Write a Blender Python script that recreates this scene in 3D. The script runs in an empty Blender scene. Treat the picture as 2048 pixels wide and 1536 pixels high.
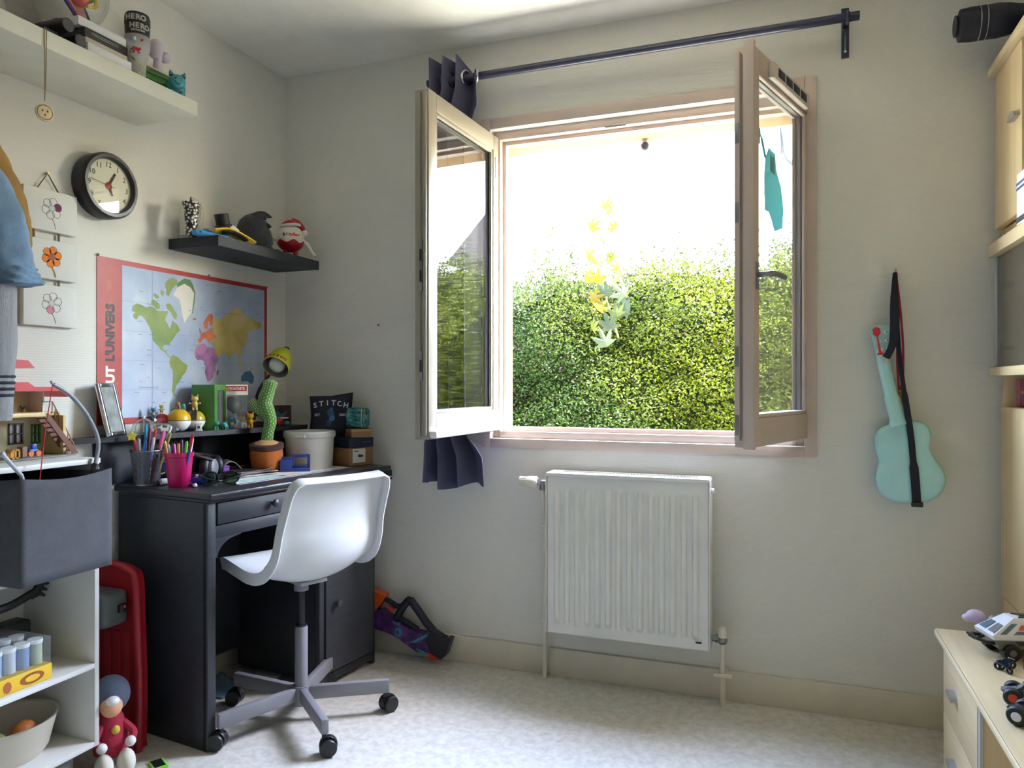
import bpy, bmesh, math, random
import numpy as np
from mathutils import Vector, Matrix, Euler

random.seed(7)
RNG = np.random.default_rng(11)
SC = bpy.context.scene
COL = SC.collection
PI = math.pi

# ---------------------------------------------------------------- camera
cam = bpy.data.cameras.new('camera')
cam.sensor_width = 36.0
cam.lens = 1480.0 / 2048.0 * 36.0
cam.clip_start = 0.02
camo = bpy.data.objects.new('camera', cam)
COL.objects.link(camo)
camo.location = (2.086, -2.736, 1.12)
camo.rotation_euler = (PI / 2, 0, math.radians(20.3))
SC.camera = camo

# ---------------------------------------------------------------- view and light
SC.view_settings.view_transform = 'Standard'
SC.view_settings.look = 'None'
SC.view_settings.gamma = 1.0
SC.view_settings.use_curve_mapping = False
SC.view_settings.exposure = 0.42
SC.cycles.use_denoising = True
SC.cycles.max_bounces = 10
SC.cycles.diffuse_bounces = 6
SC.cycles.glossy_bounces = 5
SC.cycles.transmission_bounces = 8
SC.cycles.transparent_max_bounces = 24
SC.cycles.caustics_reflective = False
SC.cycles.caustics_refractive = False
SC.cycles.sample_clamp_indirect = 8.0

SUN_EL, SUN_AZ = math.radians(52), math.radians(100)    # azimuth measured from +y, clockwise
world = bpy.data.worlds.new('world')
SC.world = world
world.use_nodes = True
wn = world.node_tree.nodes
wl = world.node_tree.links
wn.clear()
wo = wn.new('ShaderNodeOutputWorld')
wb = wn.new('ShaderNodeBackground')
sky = wn.new('ShaderNodeTexSky')
sky.sky_type = 'NISHITA'
sky.sun_disc = False
sky.sun_elevation = SUN_EL
sky.sun_rotation = SUN_AZ
sky.air_density = 1.6
sky.dust_density = 3.0
sky.ozone_density = 1.0
wb.inputs['Strength'].default_value = 9.5
tint = wn.new('ShaderNodeMix')            # milky spring haze over the whole sky
tint.data_type = 'RGBA'
tint.blend_type = 'MULTIPLY'
tint.inputs[0].default_value = 1.0
wl.new(sky.outputs[0], tint.inputs[6])
tint.inputs[7].default_value = (1.05, 1.0, 1.03, 1.0)
wl.new(tint.outputs[2], wb.inputs[0])
wl.new(wb.outputs[0], wo.inputs[0])

sun = bpy.data.lights.new('sun', 'SUN')
sun.energy = 42.0
sun.angle = math.radians(0.6)
sun.color = (1.0, 0.975, 0.93)
suno = bpy.data.objects.new('sun', sun)
COL.objects.link(suno)
sd = Vector((math.sin(SUN_AZ) * math.cos(SUN_EL), math.cos(SUN_AZ) * math.cos(SUN_EL), math.sin(SUN_EL)))
suno.rotation_euler = sd.to_track_quat('Z', 'Y').to_euler()
suno.location = (1.5, -6, 8)

portal = bpy.data.lights.new('window_portal', 'AREA')
portal.shape = 'RECTANGLE'
portal.size, portal.size_y = 1.15, 1.17
portal.cycles.is_portal = True
po = bpy.data.objects.new('window_portal', portal)
COL.objects.link(po)
po.location = (1.565, 0.22, 1.51)
po.rotation_euler = (-PI / 2, 0, 0)


# ---------------------------------------------------------------- materials
def s2l(v):
    v /= 255.0
    return v / 12.92 if v <= 0.04045 else ((v + 0.055) / 1.055) ** 2.4


def c8(r, g, b):
    return (s2l(r), s2l(g), s2l(b), 1.0)


MATS = {}


def nodes_of(name):
    m = bpy.data.materials.new(name)
    m.use_nodes = True
    nt = m.node_tree
    b = nt.nodes['Principled BSDF']
    return m, nt, b


def M(name, rgb, rough=0.5, metal=0.0, var=0.0, vscale=12.0, bump=0.0, bscale=150.0, coat=0.0, stretch=None, alpha=None, sheen=0.0):
    if name in MATS:
        return MATS[name]
    m, nt, b = nodes_of(name)
    col = c8(*rgb)
    b.inputs['Base Color'].default_value = col
    b.inputs['Roughness'].default_value = rough
    b.inputs['Metallic'].default_value = metal
    b.inputs['Coat Weight'].default_value = coat
    b.inputs['Sheen Weight'].default_value = sheen
    tc = nt.nodes.new('ShaderNodeTexCoord')
    mp = nt.nodes.new('ShaderNodeMapping')
    nt.links.new(tc.outputs['Object'], mp.inputs[0])
    if stretch:
        mp.inputs['Scale'].default_value = stretch
    if var >= 0:
        v = var if var > 0 else 0.04
        n = nt.nodes.new('ShaderNodeTexNoise')
        n.inputs['Scale'].default_value = vscale
        n.inputs['Detail'].default_value = 5
        nt.links.new(mp.outputs[0], n.inputs['Vector'])
        r = nt.nodes.new('ShaderNodeValToRGB')
        r.color_ramp.elements[0].position = 0.3
        r.color_ramp.elements[1].position = 0.7
        r.color_ramp.elements[0].color = tuple(max(0, x * (1 - v)) for x in col[:3]) + (1,)
        r.color_ramp.elements[1].color = tuple(min(1, x * (1 + v)) for x in col[:3]) + (1,)
        nt.links.new(n.outputs['Fac'], r.inputs[0])
        nt.links.new(r.outputs[0], b.inputs['Base Color'])
    if bump > 0:
        n2 = nt.nodes.new('ShaderNodeTexNoise')
        n2.inputs['Scale'].default_value = bscale
        n2.inputs['Detail'].default_value = 3
        nt.links.new(mp.outputs[0], n2.inputs['Vector'])
        bp = nt.nodes.new('ShaderNodeBump')
        bp.inputs['Strength'].default_value = bump
        bp.inputs['Distance'].default_value = 0.004
        nt.links.new(n2.outputs['Fac'], bp.inputs['Height'])
        nt.links.new(bp.outputs[0], b.inputs['Normal'])
    if alpha is not None:
        b.inputs['Alpha'].default_value = alpha
    MATS[name] = m
    return m


def glass_mat(name, tint=(0.9, 0.95, 0.95), ior=1.5, rough=0.0, haze=0.0, hazecol=(0.8, 0.8, 0.8)):
    """thin sheet of glass or clear plastic: transparent body with Fresnel reflection"""
    if name in MATS:
        return MATS[name]
    m = bpy.data.materials.new(name)
    m.use_nodes = True
    nt = m.node_tree
    nt.nodes.clear()
    o = nt.nodes.new('ShaderNodeOutputMaterial')
    t = nt.nodes.new('ShaderNodeBsdfTransparent')
    t.inputs[0].default_value = tuple(tint) + (1,)
    g = nt.nodes.new('ShaderNodeBsdfGlossy')
    g.inputs['Roughness'].default_value = rough
    fr = nt.nodes.new('ShaderNodeFresnel')
    ge = nt.nodes.new('ShaderNodeNewGeometry')
    im = nt.nodes.new('ShaderNodeMapRange')      # same reflection from both sides of the sheet
    im.inputs['To Min'].default_value = ior
    im.inputs['To Max'].default_value = 1.0 / ior
    nt.links.new(ge.outputs['Backfacing'], im.inputs['Value'])
    nt.links.new(im.outputs[0], fr.inputs[0])
    mx = nt.nodes.new('ShaderNodeMixShader')
    nt.links.new(fr.outputs[0], mx.inputs[0])
    nt.links.new(t.outputs[0], mx.inputs[1])
    nt.links.new(g.outputs[0], mx.inputs[2])
    last = mx
    if haze > 0:
        d = nt.nodes.new('ShaderNodeBsdfDiffuse')
        d.inputs[0].default_value = tuple(hazecol) + (1,)
        m2 = nt.nodes.new('ShaderNodeMixShader')
        m2.inputs[0].default_value = haze
        nt.links.new(mx.outputs[0], m2.inputs[1])
        nt.links.new(d.outputs[0], m2.inputs[2])
        last = m2
    nt.links.new(last.outputs[0], o.inputs[0])
    MATS[name] = m
    return m


def wall_mat(name, rgb, rib_axis='Z', ribs=260.0):
    m, nt, b = nodes_of(name)
    b.inputs['Base Color'].default_value = c8(*rgb)
    b.inputs['Roughness'].default_value = 0.75
    b.inputs['Specular IOR Level'].default_value = 0.25
    tc = nt.nodes.new('ShaderNodeTexCoord')
    w = nt.nodes.new('ShaderNodeTexWave')
    w.wave_type = 'BANDS'
    w.bands_direction = rib_axis
    w.inputs['Scale'].default_value = ribs / 6.283
    w.inputs['Distortion'].default_value = 1.2
    w.inputs['Detail'].default_value = 2
    nt.links.new(tc.outputs['Object'], w.inputs['Vector'])
    n = nt.nodes.new('ShaderNodeTexNoise')
    n.inputs['Scale'].default_value = 330
    nt.links.new(tc.outputs['Object'], n.inputs['Vector'])
    mx = nt.nodes.new('ShaderNodeMath')
    mx.operation = 'MULTIPLY'
    nt.links.new(w.outputs['Fac'], mx.inputs[0])
    nt.links.new(n.outputs['Fac'], mx.inputs[1])
    bp = nt.nodes.new('ShaderNodeBump')
    bp.inputs['Strength'].default_value = 0.35
    bp.inputs['Distance'].default_value = 0.002
    nt.links.new(mx.outputs[0], bp.inputs['Height'])
    nt.links.new(bp.outputs[0], b.inputs['Normal'])
    n2 = nt.nodes.new('ShaderNodeTexNoise')
    n2.inputs['Scale'].default_value = 1.7
    n2.inputs['Detail'].default_value = 4
    nt.links.new(tc.outputs['Object'], n2.inputs['Vector'])
    r = nt.nodes.new('ShaderNodeValToRGB')
    r.color_ramp.elements[0].color = c8(*[x * 0.975 for x in rgb])
    r.color_ramp.elements[1].color = c8(*rgb)
    nt.links.new(n2.outputs['Fac'], r.inputs[0])
    nt.links.new(r.outputs[0], b.inputs['Base Color'])
    MATS[name] = m
    return m


def wood_mat(name, c1, c2, axis='Z', rough=0.42):
    if name in MATS:
        return MATS[name]
    m, nt, b = nodes_of(name)
    tc = nt.nodes.new('ShaderNodeTexCoord')
    mp = nt.nodes.new('ShaderNodeMapping')
    s = {'X': (1.2, 26, 26), 'Y': (26, 1.2, 26), 'Z': (26, 26, 1.2)}[axis]
    mp.inputs['Scale'].default_value = s
    nt.links.new(tc.outputs['Object'], mp.inputs[0])
    n = nt.nodes.new('ShaderNodeTexNoise')
    n.inputs['Scale'].default_value = 1.5
    n.inputs['Detail'].default_value = 6
    n.inputs['Roughness'].default_value = 0.65
    nt.links.new(mp.outputs[0], n.inputs['Vector'])
    r = nt.nodes.new('ShaderNodeValToRGB')
    r.color_ramp.elements[0].position = 0.3
    r.color_ramp.elements[1].position = 0.72
    r.color_ramp.elements[0].color = c8(*c1)
    r.color_ramp.elements[1].color = c8(*c2)
    nt.links.new(n.outputs['Fac'], r.inputs[0])
    nt.links.new(r.outputs[0], b.inputs['Base Color'])
    b.inputs['Roughness'].default_value = rough
    MATS[name] = m
    return m


def ramp_noise_mat(name, stops, scale=8.0, rough=0.5, detail=5, stretch=None, spec=0.5, voronoi=False):
    if name in MATS:
        return MATS[name]
    m, nt, b = nodes_of(name)
    tc = nt.nodes.new('ShaderNodeTexCoord')
    mp = nt.nodes.new('ShaderNodeMapping')
    if stretch:
        mp.inputs['Scale'].default_value = stretch
    nt.links.new(tc.outputs['Object'], mp.inputs[0])
    if voronoi:
        n = nt.nodes.new('ShaderNodeTexVoronoi')
        n.inputs['Scale'].default_value = scale
        out = n.outputs['Distance']
    else:
        n = nt.nodes.new('ShaderNodeTexNoise')
        n.inputs['Scale'].default_value = scale
        n.inputs['Detail'].default_value = detail
        out = n.outputs['Fac']
    nt.links.new(mp.outputs[0], n.inputs['Vector'])
    r = nt.nodes.new('ShaderNodeValToRGB')
    els = r.color_ramp.elements
    while len(els) < len(stops):
        els.new(0.5)
    for e, (p, col) in zip(els, stops):
        e.position = p
        e.color = c8(*col)
    nt.links.new(out, r.inputs[0])
    nt.links.new(r.outputs[0], b.inputs['Base Color'])
    b.inputs['Roughness'].default_value = rough
    b.inputs['Specular IOR Level'].default_value = spec
    MATS[name] = m
    return m


def leaf_mat(name, rough=0.45, trans=0.35, attr='Col'):
    m = bpy.data.materials.new(name)
    m.use_nodes = True
    nt = m.node_tree
    b = nt.nodes['Principled BSDF']
    o = nt.nodes['Material Output']
    a = nt.nodes.new('ShaderNodeAttribute')
    a.attribute_name = attr
    tl = nt.nodes.new('ShaderNodeBsdfTranslucent')
    mx = nt.nodes.new('ShaderNodeMixShader')
    mx.inputs[0].default_value = trans
    nt.links.new(a.outputs['Color'], b.inputs['Base Color'])
    nt.links.new(a.outputs['Color'], tl.inputs['Color'])
    b.inputs['Roughness'].default_value = rough
    b.inputs['Specular IOR Level'].default_value = 0.12
    nt.links.new(b.outputs[0], mx.inputs[1])
    nt.links.new(tl.outputs[0], mx.inputs[2])
    nt.links.new(mx.outputs[0], o.inputs[0])
    MATS[name] = m
    return m


def plain_leaf_mat(name, rgb, trans=0.4):
    m = leaf_mat(name, trans=trans)
    nt = m.node_tree
    for l in list(nt.links):
        if l.from_node.type == 'ATTRIBUTE':
            nt.links.remove(l)
    for n in nt.nodes:
        if n.type == 'BSDF_PRINCIPLED':
            n.inputs['Base Color'].default_value = c8(*rgb)
        if n.type == 'BSDF_TRANSLUCENT':
            n.inputs['Color'].default_value = c8(*rgb)
    return m


# ---------------------------------------------------------------- mesh building
def T(x, y, z):
    return Matrix.Translation((x, y, z))


def RX(a):
    return Matrix.Rotation(a, 4, 'X')


def RY(a):
    return Matrix.Rotation(a, 4, 'Y')


def RZ(a):
    return Matrix.Rotation(a, 4, 'Z')


def frame_from(p0, p1):
    p0, p1 = Vector(p0), Vector(p1)
    z = (p1 - p0).normalized()
    q = z.to_track_quat('Z', 'Y')
    return Matrix.Translation(p0) @ q.to_matrix().to_4x4(), (p1 - p0).length


def spline(pts, n=6, closed=False):
    """Catmull-Rom through the points"""
    P = [Vector(p) for p in pts]
    k = len(P)
    out = []
    segs = k if closed else k - 1
    for i in range(segs):
        if closed:
            a, b, c, d = P[(i - 1) % k], P[i], P[(i + 1) % k], P[(i + 2) % k]
        else:
            a, b, c, d = P[max(i - 1, 0)], P[i], P[i + 1], P[min(i + 2, k - 1)]
        for j in range(n):
            t = j / n
            out.append(0.5 * ((2 * b) + (c - a) * t + (2 * a - 5 * b + 4 * c - d) * t * t + (3 * b - a - 3 * c + d) * t ** 3))
    if not closed:
        out.append(P[-1].copy())
    return out


class MB:
    def __init__(s, X=None):
        s.v, s.f, s.X = [], [], X

    def add(s, vs, fs, Mx=None):
        o = len(s.v)
        for p in vs:
            p = Vector(p)
            if Mx is not None:
                p = Mx @ p
            if s.X is not None:
                p = s.X @ p
            s.v.append(p)
        s.f += [tuple(i + o for i in f) for f in fs]
        return s

    def bm(s, b, Mx=None):
        b.verts.ensure_lookup_table()
        s.add([v.co.copy() for v in b.verts], [[v.index for v in f.verts] for f in b.faces], Mx)
        b.free()
        return s

    def box(s, c, d, Mx=None, bev=0.0, seg=2):
        c = Vector(c)
        hx, hy, hz = d[0] / 2, d[1] / 2, d[2] / 2
        if bev <= 0:
            vs = [(c.x + sx * hx, c.y + sy * hy, c.z + sz * hz) for sx in (-1, 1) for sy in (-1, 1) for sz in (-1, 1)]
            return s.add(vs, [(0, 1, 3, 2), (4, 6, 7, 5), (0, 4, 5, 1), (2, 3, 7, 6), (0, 2, 6, 4), (1, 5, 7, 3)], Mx)
        b = bmesh.new()
        bmesh.ops.create_cube(b, size=1)
        for v in b.verts:
            v.co = Vector((v.co.x * d[0], v.co.y * d[1], v.co.z * d[2])) + c
        bmesh.ops.bevel(b, geom=list(b.edges), offset=min(bev, min(d) * 0.49), segments=seg, affect='EDGES', profile=0.5)
        b.verts.index_update()
        return s.bm(b, Mx)

    def bb(s, a, b, Mx=None, bev=0.0, seg=2):
        """box between two corners"""
        c = [(a[i] + b[i]) / 2 for i in range(3)]
        d = [abs(b[i] - a[i]) for i in range(3)]
        return s.box(c, d, Mx, bev, seg)

    def lathe(s, prof, n=24, Mx=None, caps=True):
        vs, fs = [], []
        for r, z in prof:
            for i in range(n):
                a = 2 * PI * i / n
                vs.append((r * math.cos(a), r * math.sin(a), z))
        for k in range(len(prof) - 1):
            for i in range(n):
                j = (i + 1) % n
                fs.append((k * n + i, k * n + j, (k + 1) * n + j, (k + 1) * n + i))
        if caps:
            if prof[0][0] > 1e-5:
                fs.append(tuple(range(n))[::-1])
            if prof[-1][0] > 1e-5:
                fs.append(tuple(range((len(prof) - 1) * n, len(prof) * n)))
        return s.add(vs, fs, Mx)

    def cyl(s, p0, p1, r0, r1=None, n=16):
        F, L = frame_from(p0, p1)
        r1 = r0 if r1 is None else r1
        return s.lathe([(r0, 0), (r1, L)], n, F)

    def sph(s, c, r, n=16, m=10, Mx=None):
        r = (r, r, r) if not hasattr(r, '__len__') else r
        prof = [(math.sin(PI * k / m), -math.cos(PI * k / m)) for k in range(m + 1)]
        L = T(*c) @ Matrix.Diagonal((r[0], r[1], r[2], 1))
        return s.lathe([(max(p[0], 1e-4), p[1]) for p in prof], n, L if Mx is None else Mx @ L)

    def tube(s, pts, r, n=10, closed=False, flat=1.0):
        P = [Vector(p) for p in pts]
        k = len(P)
        rr = r if hasattr(r, '__len__') else [r] * k
        vs, fs = [], []
        up = Vector((0, 0, 1))
        prev = None
        for i in range(k):
            if closed:
                t = P[(i + 1) % k] - P[(i - 1) % k]
            else:
                t = P[min(i + 1, k - 1)] - P[max(i - 1, 0)]
            t.normalize()
            if prev is None:
                a = up if abs(t.dot(up)) < 0.95 else Vector((1, 0, 0))
                x = (a - t * a.dot(t)).normalized()
            else:
                x = (prev - t * prev.dot(t)).normalized()
            prev = x
            y = t.cross(x)
            for j in range(n):
                an = 2 * PI * j / n
                vs.append(P[i] + (x * math.cos(an) + y * math.sin(an) * flat) * rr[i])
        lim = k if closed else k - 1
        for i in range(lim):
            i2 = (i + 1) % k
            for j in range(n):
                j2 = (j + 1) % n
                fs.append((i * n + j, i * n + j2, i2 * n + j2, i2 * n + j))
        if not closed:
            fs.append(tuple(range(n))[::-1])
            fs.append(tuple(range((k - 1) * n, k * n)))
        return s.add(vs, fs)

    def prism(s, poly, h, Mx=None, z0=0.0):
        n = len(poly)
        vs = [(p[0], p[1], z0) for p in poly] + [(p[0], p[1], z0 + h) for p in poly]
        fs = [tuple(range(n))[::-1], tuple(range(n, 2 * n))]
        fs += [(i, (i + 1) % n, n + (i + 1) % n, n + i) for i in range(n)]
        return s.add(vs, fs, Mx)

    def ribbon(s, pts, width, side, th=0.0015):
        """flat strap along pts; side = unit width direction; thickness along side x tangent"""
        P = [Vector(p) for p in pts]
        k = len(P)
        w = width if hasattr(width, '__len__') else [width] * k
        side = Vector(side).normalized()
        vs, fs = [], []
        for i in range(k):
            t = (P[min(i + 1, k - 1)] - P[max(i - 1, 0)]).normalized()
            sd_ = (side - t * side.dot(t)).normalized()
            nrm = t.cross(sd_)
            for a, b in ((-1, -1), (1, -1), (1, 1), (-1, 1)):
                vs.append(P[i] + sd_ * (a * w[i] / 2) + nrm * (b * th / 2))
        for i in range(k - 1):
            for j in range(4):
                j2 = (j + 1) % 4
                fs.append((i * 4 + j, i * 4 + j2, i * 4 + 4 + j2, i * 4 + 4 + j))
        fs += [(3, 2, 1, 0), tuple(range(4 * k - 4, 4 * k))]
        return s.add(vs, fs)

    def grid(s, nu, nv, fn, Mx=None):
        vs = [fn(i / nu, j / nv) for i in range(nu + 1) for j in range(nv + 1)]
        fs = [(i * (nv + 1) + j, (i + 1) * (nv + 1) + j, (i + 1) * (nv + 1) + j + 1, i * (nv + 1) + j + 1) for i in range(nu) for j in range(nv)]
        return s.add(vs, fs, Mx)

    def torus(s, c, R, r, axis='Z', n=24, m=8):
        Mx = T(*c) @ {'Z': Matrix.Identity(4), 'X': RY(PI / 2), 'Y': RX(PI / 2)}[axis] if isinstance(axis, str) else T(*c) @ axis
        vs, fs = [], []
        for i in range(n):
            a = 2 * PI * i / n
            for j in range(m):
                b = 2 * PI * j / m
                q = R + r * math.cos(b)
                vs.append((q * math.cos(a), q * math.sin(a), r * math.sin(b)))
        for i in range(n):
            for j in range(m):
                fs.append((i * m + j, ((i + 1) % n) * m + j, ((i + 1) % n) * m + (j + 1) % m, i * m + (j + 1) % m))
        return s.add(vs, fs, Mx)

    def mesh(s, name, fix=True):
        me = bpy.data.meshes.new(name)
        me.from_pydata([tuple(v) for v in s.v], [], s.f)
        if fix:
            b = bmesh.new()
            b.from_mesh(me)
            bmesh.ops.recalc_face_normals(b, faces=b.faces)
            b.to_mesh(me)
            b.free()
        me.update()
        return me

    def obj(s, name, mat, parent=None, smooth=True, loc=None, rotz=0.0, angle=0.7, solid=0.0, fix=True):
        me = s.mesh(name, fix)
        me.materials.append(mat)
        if smooth:
            me.polygons.foreach_set('use_smooth', [True] * len(me.polygons))
            try:
                me.set_sharp_from_angle(angle=angle)
            except Exception:
                pass
        o = bpy.data.objects.new(name, me)
        COL.objects.link(o)
        if parent is not None:
            o.parent = parent
        if loc is not None:
            o.location = loc
        if rotz:
            o.rotation_euler = (0, 0, rotz)
        if solid:
            md = o.modifiers.new('thickness', 'SOLIDIFY')
            md.thickness = solid
            md.offset = 0
        return o


def tag(o, label, cat, group=None):
    o['label'] = label
    o['category'] = cat
    if group:
        o['group'] = group
    return o


def thing(name, label, cat, loc=(0, 0, 0), rotz=0.0, group=None):
    o = bpy.data.objects.new(name, None)
    o.empty_display_size = 0.05
    COL.objects.link(o)
    o.location = loc
    o.rotation_euler = (0, 0, rotz)
    return tag(o, label, cat, group)


def inv(o):
    """world -> local matrix of an Empty placed with thing()"""
    return (T(*o.location) @ o.rotation_euler.to_matrix().to_4x4()).inverted()


def struct(o):
    o['kind'] = 'structure'
    return o


def part_label(o, label):
    o['label'] = label
    return o


def copy_tree(o, parent=None):
    c = o.copy()
    COL.objects.link(c)
    if parent is not None:
        c.parent = parent
    for ch in list(o.children):
        copy_tree(ch, c)
    return c


def lettering(name, text, size, mat, Mx, parent, depth=0.0006, align='CENTER', bold=0.0, sx=1.0):
    """flat print: text as thin geometry; Mx takes text X,Y (baseline, up) to the parent's frame"""
    cu = bpy.data.curves.new(name, 'FONT')
    cu.body = text
    cu.size = size
    cu.align_x = align
    cu.extrude = depth
    cu.offset = bold
    cu.resolution_u = 3
    tmp = bpy.data.objects.new(name, cu)
    COL.objects.link(tmp)
    dg = bpy.context.evaluated_depsgraph_get()
    me = bpy.data.meshes.new_from_object(tmp.evaluated_get(dg))
    bpy.data.objects.remove(tmp)
    bpy.data.curves.remove(cu)
    me.transform(Mx @ Matrix.Diagonal((sx, 1, 1, 1)))
    me.materials.clear()
    me.materials.append(mat)
    me.name = name
    o = bpy.data.objects.new(name, me)
    COL.objects.link(o)
    o.parent = parent
    return o


def axes(origin, xdir, ydir):
    x = Vector(xdir).normalized()
    y = Vector(ydir).normalized()
    z = x.cross(y)
    m = Matrix((x, y, z)).transposed().to_4x4()
    return T(*origin) @ m


# shared materials
WHITE = M('white_plastic', (232, 232, 230), 0.35)
BLACK = M('black_plastic', (22, 22, 24), 0.45)
DGREY = M('dark_grey_plastic', (60, 62, 66), 0.5)
CHROME = M('bright_metal', (200, 200, 200), 0.22, 1.0)
STEEL = M('brushed_metal', (150, 150, 150), 0.38, 1.0)
PAPER = M('white_paper', (228, 226, 220), 0.8)
CLEAR = glass_mat('clear_plastic', (0.93, 0.95, 0.95), 1.35, 0.02, 0.06)
# ================================================================ the room
WALLW = wall_mat('woven_wallpaper', (222, 219, 210))
CEIL = M('ceiling_paint', (228, 226, 216), 0.9, bump=0.15, bscale=60)
RX0, RX1, RY0, RZ1 = 0.0, 3.02, -4.3, 2.48


def vinyl():
    m, nt, b = nodes_of('pale_vinyl')
    tc = nt.nodes.new('ShaderNodeTexCoord')
    n = nt.nodes.new('ShaderNodeTexNoise')
    n.inputs['Scale'].default_value = 34
    n.inputs['Detail'].default_value = 6
    n.inputs['Roughness'].default_value = 0.7
    nt.links.new(tc.outputs['Object'], n.inputs['Vector'])
    r = nt.nodes.new('ShaderNodeValToRGB')
    r.color_ramp.elements[0].position = 0.36
    r.color_ramp.elements[1].position = 0.62
    r.color_ramp.elements[0].color = c8(186, 184, 175)
    r.color_ramp.elements[1].color = c8(212, 210, 202)
    nt.links.new(n.outputs['Fac'], r.inputs[0])
    nt.links.new(r.outputs[0], b.inputs['Base Color'])
    b.inputs['Roughness'].default_value = 0.42
    bp = nt.nodes.new('ShaderNodeBump')
    bp.inputs['Strength'].default_value = 0.03
    bp.inputs['Distance'].default_value = 0.002
    nt.links.new(n.outputs['Fac'], bp.inputs['Height'])
    nt.links.new(bp.outputs[0], b.inputs['Normal'])
    return m


struct(MB().bb((RX0 - .1, RY0 - .1, -.1), (RX1 + .1, 0.0, 0)).obj('floor', vinyl(), smooth=False))
struct(MB().bb((RX0 - .1, RY0 - .1, RZ1), (RX1 + .1, 0.0, RZ1 + .12)).obj('ceiling', CEIL, smooth=False))
struct(MB().bb((RX0 - .1, RY0 - .1, 0), (RX0, 0.0, RZ1)).obj('wall_left', WALLW, smooth=False))
struct(MB().bb((RX1, RY0 - .1, 0), (RX1 + .1, 0.0, RZ1)).obj('wall_right', WALLW, smooth=False))
struct(MB().bb((RX0, RY0 - .1, 0), (RX1, RY0, RZ1)).obj('wall_front', WALLW, smooth=False))


def holed(b, x0, x1, z0, z1, hx0, hx1, hz0, hz1, y0, y1):
    b.bb((x0, y0, z0), (hx0, y1, z1))
    b.bb((hx1, y0, z0), (x1, y1, z1))
    b.bb((hx0, y0, z0), (hx1, y1, hz0))
    b.bb((hx0, y0, hz1), (hx1, y1, z1))
    return b


WX0, WX1, WZ0, WZ1 = 0.985, 2.147, 0.905, 2.13
struct(holed(MB(), RX0 - .1, RX1 + .1, -.1, RZ1 + .12, WX0, WX1, WZ0, WZ1, 0.0, 0.09).obj('wall_back', WALLW, smooth=False))
STUCCO = M('sand_stucco', (134, 110, 78), 0.9, var=0.12, vscale=60, bump=0.8, bscale=140)
struct(holed(MB(), -5.0, 8.0, -.3, 2.75, 0.997, 2.136, 0.935, 2.087, 0.09, 0.215).obj('wall_exterior', STUCCO, smooth=False))

BASEW = M('cream_gloss_paint', (208, 200, 182), 0.4)
bb_ = MB()
bb_.bb((0.0, -.014, 0), (1.212, 0, .105), bev=.002)
struct(bb_.obj('baseboard_back', BASEW))
bb_ = MB()
bb_.bb((1.232, -.014, 0), (2.98, 0, .105), bev=.002)
struct(bb_.obj('baseboard_back', BASEW))
struct(MB().bb((0, -4.3, 0), (.014, -.014, .105), bev=.002).obj('baseboard_left', BASEW))

# ---------------------------------------------------------------- window
PINK = M('taupe_gloss_paint', (196, 178, 166), 0.38, var=.05, vscale=6)
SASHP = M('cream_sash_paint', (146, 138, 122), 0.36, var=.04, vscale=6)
GLASS = glass_mat('window_glass', (0.975, 0.985, 0.987), 1.5)
win = thing('window_1', 'inward opening two sash window with taupe frame', 'window', (1.565, 0.0, .869))
win['kind'] = 'structure'
IW = inv(win)
for nm, a, b in (('casing', (.948, -.012, .869), (.985, .0, 2.172)), ('casing', (2.147, -.012, .869), (2.184, .0, 2.172)),
                 ('casing', (.985, -.012, 2.13), (2.147, .0, 2.172)), ('casing', (.985, -.012, .869), (2.147, .0, .905))):
    MB(IW).bb(a, b, bev=.002).obj(nm, PINK, win)
for a, b in (((.985, .03, .905), (1.012, .09, 2.13)), ((2.12, .03, .905), (2.147, .09, 2.13)),
             ((1.012, .03, 2.098), (2.12, .09, 2.13)), ((1.012, .022, .905), (2.12, .09, .932))):
    MB(IW).bb(a, b, bev=.002).obj('frame', PINK, win)
for a, b in (((1.0, .062, .915), (1.026, .1, 2.1)), ((2.108, .062, .915), (2.132, .1, 2.1)),
             ((1.026, .062, 2.083), (2.108, .1, 2.1)), ((1.026, .058, .915), (2.108, .1, .948))):
    MB(IW).bb(a, b, bev=.002).obj('rebate', PINK, win)
MB(IW).bb((1.0, .1, .9), (2.13, .25, .936), bev=.004).obj('outer_sill', M('grey_stone', (150, 142, 132), .8, bump=.3), win)
MB(IW).bb((1.44, .028, 2.094), (1.52, .034, 2.106), bev=.001).obj('keeper_plate', STEEL, win)


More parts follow.
